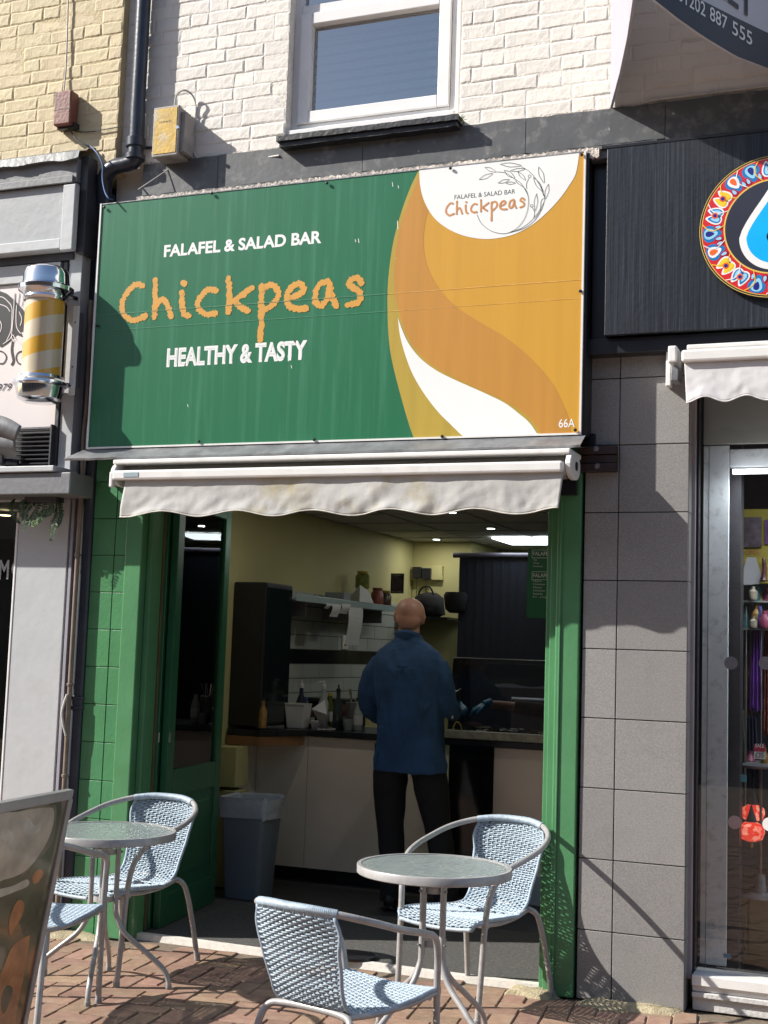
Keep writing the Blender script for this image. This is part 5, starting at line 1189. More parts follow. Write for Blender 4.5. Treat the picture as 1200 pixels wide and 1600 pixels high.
def note(px0_, px1_, py0, py1, label, X=XL+.272, curl=.01, nm='paper_slip'):
    y0, y1 = S(px0_, (py0+py1)/2, X).y, S(px1_, (py0+py1)/2, X).y; z0 = S((px0_+px1_)/2, py1, X).z; z1 = S((px0_+px1_)/2, py0, X).z
    L = [Vector((X+curl*math.sin(t*4), y0-.02*t, z1+(z0-z1)*t)) for t in [i/8 for i in range(9)]]; R2 = [Vector((X+curl*math.sin(t*4+.5), y1-.02*t, z1+(z0-z1)*t)) for t in [i/8 for i in range(9)]]
    t = MB().ribbon(L, R2).obj(nm, MATS['white_paper']); t.modifiers.new('t', 'SOLIDIFY').thickness = .0006; tag(t, label, 'paper')
note(543, 565, 949, 1008, 'long paper receipt hanging from the shelf edge', nm='receipt'); note(518, 531, 944, 964, 'short paper note hanging left of the long receipt'); note(533, 546, 944, 959, 'small square note between the slip and the receipt')
note(509, 517, 943, 951, 'tiny yellowish tag at the left of the hanging notes')
sk = S(540, 1003, XL+.02); tg = thing('wall_socket', (0, 0, 0), 'small red-lit switch plate on the black tile band', 'socket'); boxo('plate', M_white_print, tg, XL+.009, XL+.02, sk.y-.05, sk.y+.05, sk.z-.055, sk.z+.05, .003); boxo('switch', mat('red_switch', (.4, .03, .02), .4, .05), tg, XL+.0205, XL+.024, sk.y-.02, sk.y+.02, sk.z-.03, sk.z-.01, .001)
# tall black fridge cabinet
kx = WX(413, 1000, 1.62); ky1 = S(455, 1000, kx).y
fz_ = .985
fg = thing('black_cabinet', (0, 0, 0), 'tall black drinks cabinet standing on the counter at left', 'cabinet')
boxo('cabinet_body', M_black, fg, XL+.002, kx, 1.62, ky1, fz_, WZ(385, 909, 1.62), .012)
boxo('side_panel', mat('smoked_glass', (.008, .016, .016), .12, .1), fg, kx+.0005, kx+.006, 1.64, ky1-.02, fz_+.02, WZ(385, 909, 1.62)-.03, .003)
bp_ = S(413, 1090, kx+.05); 
Mgold = mat('amber_bottle', (.30, .17, .05), .2, .4, 20)
for i, (pxx, pyy, h, lb) in enumerate(((413, 1118, .17, 'amber bottle in front of the black cabinet, lower one'), )):
    c = W(pxx, pyy, 1.58); t = thing('sauce_bottle', (0, 0, 0), lb, 'bottle')
    MB().lathe((c.x, 1.56, .985), [(.022, 0), (.026, .006), (.026, h*.6), (.012, h*.8), (.012, h)], 16).obj('bottle_body', Mgold, t, smooth=40); MB().lathe((c.x, 1.56, .985+h), [(.014, 0), (.014, .018)], 12).obj('cap', M_black, t)
# left counter: worktop + cream panels
ct = thing('service_counter', (0, 0, 0), 'cream panelled service counter with black worktop', 'counter')
Yc = 1.92; zc = .925; XE = 1.57
Mcr = mat('cream_counter_panel', (.74, .66, .56), .5, .05, 2, .05, 20); Mwk = mat('black_worktop', (.012, .015, .022), .25, .2)
xm = WX(480, 1200, Yc)
boxo('front_panel', Mcr, ct, WX(398, 1250, Yc), xm-.0015, Yc, Yc+.02, .10, zc, .002); 
MB().add([(XL+.09, 1.63, .10), (WX(398, 1250, Yc)-.001, Yc, .10), (WX(398, 1250, Yc)-.001, Yc, zc), (XL+.09, 1.63, zc)], [(0, 1, 2, 3)]).obj('angled_panel', Mcr, ct, fix=False)
xd1 = WX(770, 1250, Yc)
boxo('front_panel', Mcr, ct, xm+.0015, WX(700, 1250, Yc)-.001, Yc, Yc+.02, .10, zc, .002)
boxo('dark_panel', mat('black_gloss_panel', (.008, .008, .010), .1, .1), ct, WX(700, 1250, Yc)+.001, xd1, Yc-.004, Yc+.02, .10, zc, .002)
boxo('front_panel', mat('cream_steel_panel', (.68, .60, .53), .3, .06, 2, metal=.3), ct, xd1+.001, XE, Yc, Yc+.02, .10, zc, .002)
boxo('plinth', M_black, ct, XL+.1, .15, Yc+.05, Yc+.08, .015, .10, 0)
boxo('metal_plinth', mat('blue_grey_plinth', (.34, .42, .47), .35, .05), ct, .16, XE, Yc-.02, Yc+.0, .02, .19, .003)
MB().zprism([(XL+.01, 1.60), (XL+.24, 1.60), (WX(480, 1145, Yc-.02), Yc-.03), (XE, Yc-.03), (XE, Yc+.62), (XL+.01, Yc+.62)], zc+.002, zc+.042).obj('worktop', Mwk, ct, bevel=.004)
MB().zprism([(XL+.01, 1.595), (XL+.235, 1.595), (WX(480, 1145, Yc-.02)-.02, Yc-.03), (WX(480, 1145, Yc-.02)-.08, Yc-.03), (XL+.22, 1.64), (XL+.01, 1.64)], zc-.055, zc+.001).obj('timber_edge', mat('orange_timber', (.26, .13, .055), .5, .2, 5), ct)
yb2 = thing('yellow_pipe_boxing', (0, 0, 0), 'yellow painted boxing with a cable across, left of the counter', 'boxing')
boxo('upper_box', Myel, yb2, XL+.001, XL+.16, 1.45, 1.62, .62, zc-.06, .003); boxo('lower_box', Myel, yb2, XL+.001, XL+.17, 1.43, 1.62, .02, .60, .003)
MB().tube([(XL+.001, 1.425, .585), (XL+.08, 1.42, .60), (XL+.171, 1.425, .62)], .004, 6).obj('cable', M_cable_black, yb2, smooth=True)
# things on the counter
zt2 = zc+.043
def on_counter(px_, Y=2.05): return WX(px_, 1110, Y)
x = on_counter(465, 2.0); tub = thing('white_tub', (0, 0, 0), 'square white plastic tub on the worktop', 'tub')
MB().add([(x-.055, 1.96, zt2), (x+.055, 1.96, zt2), (x+.055, 2.06, zt2), (x-.055, 2.06, zt2), (x-.07, 1.945, zt2+.16), (x+.07, 1.945, zt2+.16), (x+.07, 2.075, zt2+.16), (x-.07, 2.075, zt2+.16)], [(0, 3, 2, 1), (0, 1, 5, 4), (1, 2, 6, 5), (2, 3, 7, 6), (3, 0, 4, 7)]).obj('tub_body', MATS['white_paper'], tub, bevel=.004); boxo('tub_rim', MATS['white_paper'], tub, x-.074, x+.074, 1.941, 1.945, zt2+.152, zt2+.162, 0)
for i, (pxx, h, m_, lb) in enumerate(((505, .30, mat('clear_pump_plastic', (.36, .42, .40), .2, .1), 'pump dispenser bottle of clear gel on the worktop'), (528, .28, mat('dark_bottle', (.03, .05, .05), .15, .2), 'dark glass bottle right of the pump dispenser'), (470, .30, Mnavy, 'dark blue bottle behind the white tub'))):
    Y = 2.16 if i != 1 else 2.12; x = on_counter(pxx, Y); t = thing('pump_bottle' if i == 0 else 'bottle', (0, 0, 0), lb, 'bottle')
    MB().lathe((x, Y, zt2), [(.03, 0), (.034, .006), (.034, h*.55), (.014, h*.72), (.013, h*.85)], 18).obj('bottle_body', m_, t, smooth=40)
    MB().lathe((x, Y, zt2+h*.85), [(.015, 0), (.016, h*.08), (.006, h*.1), (.006, h*.18)], 12).obj('pump_head' if i == 0 else 'cap', MATS['white_paper'] if i != 1 else M_black, t, smooth=40)
    if i == 0: MB().tube([(x, Y, zt2+h*1.02), (x-.035, Y-.01, zt2+h*1.0)], .005, 6).obj('nozzle', MATS['white_paper'], t)
x = on_counter(505, 2.0); nk = MB().add([(x-.06, 1.95, zt2+.13), (x+.05, 1.95, zt2+.10), (x, 2.02, zt2+.19), (x-.02, 2.05, zt2+.0)], [(0, 1, 2), (0, 3, 1), (1, 3, 2)]).obj('folded_napkin', MATS['white_paper']); tag(nk, 'folded white napkin propped in front of the pump bottle', 'napkin')
sp2 = on_counter(553, 2.2); kt = thing('metal_container', (0, 0, 0), 'round steel cutlery container near the customer elbow', 'container'); MB().lathe((sp2, 2.2, zt2), [(.05, 0), (.055, .01), (.055, .17), (.057, .175)], 20).obj('pot', M_lead, kt, smooth=30)
for k in range(6): MB().tube([(sp2+random.uniform(-.03, .03), 2.2+random.uniform(-.03, .03), zt2+.1), (sp2+random.uniform(-.06, .06), 2.2+random.uniform(-.05, .05), zt2+.26)], .004, 5).obj('utensil', M_chrome, kt)
ml = thing('espresso_machine', (0, 0, 0), 'dark coffee machine standing behind the bottles against the tiles', 'machine'); xa, xb = on_counter(485, 2.38), on_counter(560, 2.38); boxo('machine_body', M_black, ml, xa, xb, 2.32, 2.52, zt2, zt2+.16, .01); boxo('machine_top', mat('dark_steel', (.08, .09, .09), .3, .1, metal=.6), ml, xa-.01, xb+.01, 2.30, 2.53, zt2+.162, zt2+.19, .006); boxo('drip_tray', M_lead, ml, xa+.04, xb-.04, 2.27, 2.319, zt2+.0, zt2+.02, .003)

clut = [(452, 2.1, .10, .03, 'steel shaker'), (538, 2.2, .17, .028, 'red sauce bottle'), (515, 2.25, .22, .03, 'olive oil bottle'), (545, 2.1, .07, .04, 'short glass tumbler'), (486, 2.15, .14, .026, 'brown sauce bottle'), (560, 2.12, .20, .03, 'clear water bottle'), (496, 2.05, .05, .045, 'small white dish')]
cm = [M_lead, Mred, mat('olive_oil', (.10, .12, .02), .15, .2), mat('tumbler', (.28, .32, .32), .15, .1), mat('brown_sauce', (.06, .025, .015), .3, .2), MATS['clear_pump_plastic'], M_white_print]
for (pxx, Y, h, r_, nm_), m_ in zip(clut, cm):
    x = on_counter(pxx, Y); t = thing(nm_.replace(' ', '_'), (0, 0, 0), nm_+' standing among the bottles on the black worktop', nm_.split()[-1])
    MB().lathe((x, Y, zt2), [(r_*.9, 0), (r_, .005), (r_, h*.6), (r_*.55, h*.8), (r_*.5, h*.95)] if h > .08 else [(r_*.7, 0), (r_, h), (r_*.92, h)], 16).obj('vessel', m_, t, smooth=40)
    if h > .12: MB().lathe((x, Y, zt2+h*.95), [(r_*.55, 0), (r_*.5, .02)], 12).obj('cap', Myll if 'oil' in nm_ else M_black, t); MB().lathe((x, Y, zt2+h*.18), [(r_+.0008, 0), (r_+.0008, h*.3)], 16).obj('label', MATS['white_paper'], t, smooth=40)
xr_ = on_counter(475, 2.3); tl2 = thing('card_reader', (0, 0, 0), 'blue card reader leaning against the tiles behind the tub', 'card reader'); MB().obox((xr_, 2.26, zt2+.12), .03, .012, .075, Matrix.Rotation(rad(-20), 3, 'X')).obj('reader_body', M_cable_blue, tl2, bevel=.006); MB().obox((xr_, 2.238, zt2+.145), .02, .003, .025, Matrix.Rotation(rad(-20), 3, 'X')).obj('screen', mat('reader_screen', (.35, .4, .42), .3, .05), tl2)
cbl = MB().tube(smooth_path([(on_counter(500, 1.97), 1.93, zt2+.004), (on_counter(515, 2.0), 1.96, zt2+.006), (on_counter(520, 2.0), 2.05, zt2+.004), (on_counter(508, 2.2), 2.2, zt2+.01)], 5), .004, 6).obj('white_lead', M_cable_white, smooth=True); tag(cbl, 'white charging lead lying across the worktop edge', 'cable')
# glass display counter
gd = thing('glass_display_case', (0, 0, 0), 'glass fronted salad display case on the right of the counter', 'display case')
cxa = WX(700, 1140, 1.95); zg = WZ(780, 1030, 2.0)
boxo('trim_rail', mat('food_stained_steel', (.30, .29, .24), .4, .3, 30), gd, cxa, XE-.005, 1.885, 1.93, zt2+.0, zt2+.05, .004)
MB().add([(cxa, 1.94, zt2+.05), (XE-.01, 1.94, zt2+.05), (XE-.01, 2.02, zg), (cxa, 2.02, zg)], [(0, 1, 2, 3)]).obj('front_pane', M_glass, gd, fix=False)
MB().add([(cxa, 2.02, zg), (XE-.01, 2.02, zg), (XE-.01, 2.35, zg), (cxa, 2.35, zg)], [(0, 1, 2, 3)]).obj('top_pane', M_glass, gd, fix=False)
MB().add([(cxa, 1.94, zt2+.05), (cxa, 2.02, zg), (cxa, 2.35, zg), (cxa, 2.4, zt2+.05)], [(0, 1, 2, 3)]).obj('side_pane', M_glass, gd, fix=False)
MB().tube([(cxa, 2.02, zg), (XE-.01, 2.02, zg)], .004, 6).obj('edge_profile', M_lead, gd)
zm = WZ(780, 1090, 2.0); MB().tube([(WX(800, 1095, 1.99), 1.985, zm-.0), (XE-.02, 1.985, zm)], .009, 8).obj('light_tube', mat('pale_blue_tube', (.62, .74, .95), .3, .02), gd, smooth=True)
boxo('side_upright', M_lead, gd, WX(714, 1090, 2.0), WX(719, 1090, 2.0), 1.99, 2.0, zt2+.19, zt2+.215, .001)
# food trays (gastronorm pans)
Mst = mat('dull_steel_pan', (.18, .18, .17), .35, .2, 10, metal=.5)
for k in range(4):
    x0 = cxa+.06+k*.40; t = thing('food_pan', (0, 0, 0), ('steel food pan of dark salad, %s from the left end of the case' % ('first', 'second', 'third', 'fourth')[k]), 'pan', 'food pans in the display case')
    boxo('pan_rim', Mst, t, x0, x0+.36, 1.96, 2.36, zt2+.003, zt2+.03, .003); f = MB()
    for q in range(90):
        a = Vector((x0+random.uniform(.03, .33), random.uniform(1.98, 2.33), zt2+.032+random.uniform(0, .02))); s_ = random.uniform(.010, .022)
        f.obox(a, s_, s_*.6, s_*.4, Matrix.Rotation(random.uniform(0, 3), 3, 'Z') @ Matrix.Rotation(random.uniform(-.6, .6), 3, 'X'))
    tag(f.obj('salad_pieces', mat('salad_%d' % k, ((.05, .06, .02), (.16, .13, .05), (.04, .05, .02), (.12, .05, .03))[k], .5, .6, 40), t), kind='stuff')
tg_ = MB().tube(smooth_path([W(707, 1155, 1.90), W(708, 1138, 1.90), W(713, 1128, 1.90), W(719, 1132, 1.90), W(722, 1142, 1.92)], 5), .0045, 6).obj('tongs', mat('yellow_tongs', (.35, .25, .04), .4, .1), smooth=True); tag(tg_, 'yellow handled tongs standing against the display case rail', 'tongs')
# curtain strips at the back
cu_ = thing('strip_curtain', (0, 0, 0), 'dark blue strip curtain hanging across the back of the shop', 'curtain')
Mcu = mat('dark_navy_curtain', (.006, .010, .024), .6, .3, 30)
Ycu = 4.6; c0, c1 = WX(716, 950, Ycu), 1.56; ns = 34
for k in range(ns):
    x0 = c0+(c1-c0)*k/ns; x1 = c0+(c1-c0)*(k+1)/ns+.012
    MB().add([(x0, Ycu, .05), (x1, Ycu+.014, .05), (x1, Ycu+.014, WZ(780, 870, Ycu)), (x0, Ycu, WZ(780, 870, Ycu))], [(0, 1, 2, 3)]).obj('curtain_strip', Mcu, cu_, fix=False)
MB().tube([(c0-.05, Ycu-.01, WZ(780, 868, Ycu)), (c1, Ycu-.01, WZ(780, 868, Ycu))], .022, 10).obj('curtain_rail', mat('dim_rail', (.10, .09, .12), .4, .1), cu_, smooth=True)
# menu board
mn = thing('green_menu_board', (0, 0, 0), 'green menu board with white lettering hanging over the counter', 'menu board')
Ym = 2.45; a = dpx(824, 950, 856, 966, Ym)
mw = WX(824, 900, Ym)
boxo('board', mat('menu_green', (.015, .16, .06), .4, .05), mn, mw, mw+.62, Ym, Ym+.02, WZ(840, 966, Ym), WZ(840, 857, Ym), .002)
def mtext(body, x0, x1, y, cap, **k): return text_mesh(body, WX(x0, y, Ym), WX(x1, y, Ym), WZ(x0, y, Ym), cap, Ym-.002, M_white_print, 'lettering', mn, **k)
for yy in (868, 902):
    mtext('FALAFEL', 833, 860, yy, .026, bold=.01); x0, x1, z0, z1 = WX(831, yy, Ym), WX(863, yy, Ym), WZ(833, yy+4, Ym), WZ(833, yy-9, Ym)
    for q in ((x0, x1, z0, z0+.003), (x0, x1, z1-.003, z1), (x0, x0+.003, z0, z1), (x1-.003, x1, z0, z1)): boxo('header_box', M_white_print, mn, q[0], q[1], Ym-.0022, Ym-.001, q[2], q[3], 0)
for s_, x1, yy in (('Tea', 839, 876), ('Wrap', 842, 881), ('Hummus', 848, 886), ('Naan', 846, 909), ('Chicken  4', 858, 914), ('Mezze', 847, 919), ('Chicken  5', 858, 924), ('Salads', 848, 929), ('Fri - Chips', 857, 934)):
    mtext(s_, 833, x1, yy, .012)
# sockets, bags on back wall
bw = thing('plug_chargers', (0, 0, 0), 'two black plug chargers in sockets on the back wall', 'charger')
Yk = 4.86
for a, b in ((653, 895), (668, 897)):
    p = W(a, b, Yk); boxo('plug', M_black, bw, p.x-.04, p.x+.04, Yk-.04, Yk, p.z-.05, p.z+.05, .006); MB().tube([(p.x, Yk-.03, p.z-.05), (p.x+.01, Yk-.03, p.z-.35)], .004, 5).obj('lead', M_cable_black, bw)
p = W(640, 895, Yk); boxo('socket_plate', Myel, bw, p.x-.05, p.x+.30, Yk-.008, Yk-.001+.04, p.z-.06, p.z+.06, .003)
Mfab = mat('black_fabric', (.010, .010, .012), .95, .3, 12, .4, 30)
bgx = thing('black_bag', (0, 0, 0), 'black bag slumped on a small wall shelf beyond the customer', 'bag')
p = W(667, 945, 4.6); 
bb_ = MB().lathe((p.x, 4.65, p.z-.10), [(.10, 0), (.14, .03), (.13, .10), (.12, .17), (.07, .2)], 7)
bb_.v = [(x+random.uniform(-.015, .015), y, z+random.uniform(-.012, .012)) for x, y, z in bb_.v]; bb_.obj('bag_body', Mfab, bgx, smooth=60); MB().tube(smooth_path([(p.x-.08, 4.6, p.z+.08), (p.x-.05, 4.6, p.z+.14), (p.x+.02, 4.6, p.z+.15), (p.x+.06, 4.6, p.z+.08)], 4), .008, 6).obj('handle', Mfab, bgx, smooth=True)
tag(boxo('small_wall_shelf', M_black, None, p.x-.28, p.x+.22, 4.5, 4.9, p.z-.125, p.z-.102, .003), 'small black wall shelf carrying the black bag', 'shelf')
p = W(712, 935, 4.5); o = MB().lathe((p.x, 4.5, p.z-.12), [(.05, 0), (.085, .03), (.10, .14), (.085, .17)], 16).obj('wall_hung_basket', Mfab, smooth=50); tag(o, 'black basket hung on the yellow pillar beside the curtain', 'basket')
pf = thing('picture_frame', (0, 0, 0), 'small dark framed picture standing at the end of the shelf', 'picture frame'); p = W(624, 912, 4.0); frame('frame', M_black, pf, p.x-.06, p.x+.05, p.z-.08, p.z+.08, .012, 3.96, 3.975, .002); boxo('print', Mphoto, pf, p.x-.047, p.x+.037, 3.965, 3.97, p.z-.067, p.z+.067, 0)
# waste bin
wb_ = thing('waste_bin', (0, 0, 0), 'grey plastic waste bin with white liner inside the doorway', 'bin')
bc = G(368, 1405, .02); bcx, bcy = -1.10, 1.28
def ring4(cx, cy, hw, hd, z, r=.03, n=4):
    out = []
    for qx, qy, a0 in ((1, 1, 0), (-1, 1, 90), (-1, -1, 180), (1, -1, 270)):
        for k in range(n+1):
            a = rad(a0+90*k/n); out.append((cx+qx*(hw-r)+r*math.cos(a), cy+qy*(hd-r)+r*math.sin(a), z))
    return out
def loft(rings, name, m, parent, cap0=True, cap1=False, smooth=40):
    n = len(rings[0]); mb = MB(); vs = [p for r in rings for p in r]; fs = [(i*n+k, i*n+(k+1) % n, (i+1)*n+(k+1) % n, (i+1)*n+k) for i in range(len(rings)-1) for k in range(n)]
    if cap0: fs.append(tuple(range(n-1, -1, -1)))
    if cap1: fs.append(tuple((len(rings)-1)*n+k for k in range(n)))
    return mb.add(vs, fs).obj(name, m, parent, smooth=smooth)
Mbin = mat('blue_grey_bin_plastic', (.17, .20, .24), .45, .05, 4)
loft([ring4(bcx, bcy, .115, .10, .016), ring4(bcx, bcy, .15, .13, .58), ring4(bcx, bcy, .145, .125, .58), ring4(bcx, bcy, .11, .095, .06)], 'bin_body', Mbin, wb_)
Mlin = mat('thin_white_liner', (.42, .46, .52), .35, .1, 12, .5, 30)
rg = [ring4(bcx, bcy, .158, .138, .48), ring4(bcx, bcy, .156, .137, .53), ring4(bcx, bcy, .160, .140, .585), ring4(bcx, bcy, .158, .138, .60), ring4(bcx, bcy, .140, .122, .585), ring4(bcx, bcy, .12, .11, .45)]
rg = [[(x+random.uniform(-.004, .004), y+random.uniform(-.004, .004), z+random.uniform(-.01, .01)) for x, y, z in r] for r in rg]
loft(rg, 'bin_liner', Mlin, wb_, cap0=False)
# small black drain mat at the threshold
dm = MB().lathe((0, 0, 0), [(.001, 0), (.19, 0), (.20, .006), (.20, .014), (.001, .016)], 36).mesh('floor_disc', M_black, smooth=30); gq = G(545, 1497, .02)
o = instance('black_floor_disc', dm, None, (gq.x+.0, gq.y+.02, .020), sc=(.62, .5, 1)); tag(o, 'flat black oval cover lying on the entrance floor by the threshold', 'floor cover')
# ------------------------------------------------------------------ bistro chairs and tables
def make_chair():
    t = thing('bistro_chair', (0, 0, 0))
    r = .0125
    half = [(.195, -.30, .0), (.20, -.285, .20), (.207, -.27, .42), (.222, -.245, .53), (.25, -.18, .60), (.275, -.07, .635), (.278, .06, .665), (.25, .18, .70), (.18, .275, .728), (.09, .322, .740)]
    path = [Vector(p) for p in half]+[Vector((0, .335, .742))]+[Vector((-p[0], p[1], p[2])) for p in half[::-1]]
    MB().tube(smooth_path(path, 6), r, 12).obj('armrest_hoop', M_tube, t, smooth=50)
    # rear legs: inverted U
    rp = [(.215, .315, 0), (.205, .28, .16), (.19, .235, .32), (.175, .205, .372), (.12, .19, .385), (0, .187, .388)]
    rpath = [Vector(p) for p in rp]+[Vector((-p[0], p[1], p[2])) for p in rp[-2::-1]]
    MB().tube(smooth_path(rpath, 6), r, 12).obj('rear_leg_frame', M_tube, t, smooth=50)
    for s_ in (-1, 1):
        # seat side rail, from the bar at the back to the front leg
        MB().tube(smooth_path([(s_*.15, .19, .380), (s_*.175, .05, .372), (s_*.195, -.12, .375), (s_*.20, -.24, .385), (s_*.206, -.275, .39)], 5), .0105, 10).obj('seat_rail', M_tube, t, smooth=50)
        MB().lathe((s_*.203, -.277, .395), [(.0145, -.01), (.0145, .01)], 10).obj('rail_cap', M_tube, t, smooth=30)
        for (x, y) in ((.195, -.30), (.215, .315)): MB().lathe((s_*x, y, 0), [(.0135, 0), (.0145, .004), (.0145, .02), (.013, .022)], 12).obj('foot_cap', mat('grey_foot_cap', (.25, .25, .25), .6, .05), t, smooth=30)
    MB().tube([(-.20, -.24, .375), (.20, -.24, .375)], .0095, 8).obj('cross_bar', M_tube, t, smooth=50)
    # woven shell: profile (y,z) from front edge of the seat, through the bend, to the top of the back
    prof = smooth_path([(0, -.325, .372), (0, -.31, .392), (0, -.24, .402), (0, -.10, .392), (0, .06, .378), (0, .145, .382), (0, .195, .415), (0, .222, .47), (0, .25, .55), (0, .285, .65), (0, .325, .735)], 8)
    ln = [0]
    for a, b in zip(prof[:-1], prof[1:]): ln.append(ln[-1]+(b-a).length)
    T = ln[-1]
    def at(v):
        s_ = min(max(v, 0), 1)*T
        for i in range(len(ln)-1):
            if s_ <= ln[i+1]+1e-9:
                f = (s_-ln[i])/(ln[i+1]-ln[i]); return prof[i].lerp(prof[i+1], f), (prof[i+1]-prof[i]).normalized()
        return prof[-1], (prof[-1]-prof[-2]).normalized()
    def hw(v):     # half width along the profile
        K = [(0, .175), (.06, .205), (.2, .21), (.40, .195), (.50, .165), (.56, .150), (.65, .150), (.8, .165), (.92, .178), (1, .165)]
        for (a, x), (b, y) in zip(K[:-1], K[1:]):
            if v <= b: f = (v-a)/(b-a); f = f*f*(3-2*f); return x+(y-x)*f
        return K[-1][1]
    def pt(u, v, off=0.0):
        p, tg_ = at(v); n = Vector((0, -tg_.z, tg_.y))
        if n.z < 0 and tg_.z < .5: n = -n
        n = Vector((0, -tg_.z, tg_.y)); w = hw(v); x = u*w
        # hollow of the back and dishing of the seat
        dish = (.012 if v < .45 else .035*min(1, (v-.45)/.3))*(1-u*u)
        yo = 0 if v < .45 else dish*.6; zo = -dish if v < .5 else 0
        if v > .55: top = max(0, (v-.85)/.15); yo -= top*(abs(u)**2)*.030; zo -= top*abs(u)**2*.012
        return Vector((x, p.y+yo, p.z+zo))+n*off
    wv = MB(); NW = 16; rows = 88
    for k in range(rows):
        v = .012+(k+.5)/rows*.976; vv = v
        P = []; m = 2*(NW)+2
        for i in range(m+1):
            u = -1+2*i/m
            ph = (i % 2)*2-1
            off = .0032*(1 if ((i//2+k) % 2 == 0) else -1)*(0 if i in (0, m) else 1)
            P.append(pt(u, vv, off))
        wv.tube(P, [(.0048, .0020)]*len(P) if False else .0038, 5, cap=False)
    for j in range(NW):
        u = -1+2*(j+1)/(NW+1)
        P = [pt(u, i/70, -.0030*(1 if (i % 2 == 0) else -1)*((1 if j % 2 else -1))) for i in range(71)]
        wv.tube(P, .0030, 5, cap=False)
    tag(wv.obj('woven_strands', M_rattan, t, smooth='all', fix=False), kind='stuff')
    for s_ in (-1, 1):
        MB().tube([pt(s_*1.0, i/50) for i in range(51)], .0075, 8).obj('side_binding', M_rattan_dk, t, smooth='all')
    MB().tube([pt(-1+2*i/24, .0) for i in range(25)], .0085, 8).obj('front_binding', M_rattan, t, smooth='all')
    topp = smooth_path([Vector((-.165, .285, .731)), Vector((-.09, .322, .741)), Vector((0, .335, .743)), Vector((.09, .322, .741)), Vector((.165, .285, .731))], 6)
    wrap = MB(); q = len(topp)
    wrap.tube(topp, .0150, 12); wrap.obj('back_binding', M_rattan, t, smooth='all')
    ring = MB()
    for i in range(0, 60):
        f = i/59*(q-1); a = int(min(f, q-2)); c = topp[a].lerp(topp[a+1], f-a); d_ = (topp[a+1]-topp[a]).normalized(); ring.tube([c-d_*.0022, c, c+d_*.0022], [.0146, .0166, .0146], 10, cap=False)
    tag(ring.obj('binding_wraps', M_rattan, t, smooth='all'), kind='stuff')
    return t
hm_ = G(450, 1416, .742*.93); C2 = (hm_.x+.335*.93*math.sin(rad(166)), hm_.y-.335*.93*math.cos(rad(166)), 0)
GC = 'woven bistro chairs round the pavement tables'
ch0 = make_chair()
spots = [(( .79, -.285, 0), -13, 'woven bistro chair against the green frame, facing out behind the right table'),
         ((-.84, -.50, 0), -3, 'woven bistro chair behind the left glass table by the green doors'),
         (C2, 166, 'woven bistro chair nearest the camera, its back turned to us'),
         ((-.72, -1.40, 0), 190, 'woven bistro chair half hidden behind the leaning menu board')]
for i, (loc, a, lb) in enumerate(spots):
    o = ch0 if i == 0 else copy_tree(ch0)
    o.location = loc; o.rotation_euler = (0, 0, rad(a)); tag(o, lb, 'chair', GC)
    if i == 2: o.scale = (.93, .93, .93)
Mtg = bpy.data.materials.new('hammered_glass'); Mtg.use_nodes = True
b = Mtg.node_tree.nodes['Principled BSDF']; b.inputs['Base Color'].default_value = (.60, .68, .66, 1); b.inputs['Roughness'].default_value = .16; b.inputs['Transmission Weight'].default_value = .72; b.inputs['IOR'].default_value = 1.3
nz = Mtg.node_tree.nodes.new('ShaderNodeTexNoise'); nz.inputs['Scale'].default_value = 24; nz.inputs['Distortion'].default_value = 1.5; bp = Mtg.node_tree.nodes.new('ShaderNodeBump'); bp.inputs['Strength'].default_value = .5; bp.inputs['Distance'].default_value = .01
tcx = Mtg.node_tree.nodes.new('ShaderNodeTexCoord'); Mtg.node_tree.links.new(tcx.outputs['Object'], nz.inputs[0]); Mtg.node_tree.links.new(nz.outputs[0], bp.inputs['Height']); Mtg.node_tree.links.new(bp.outputs[0], b.inputs['Normal'])
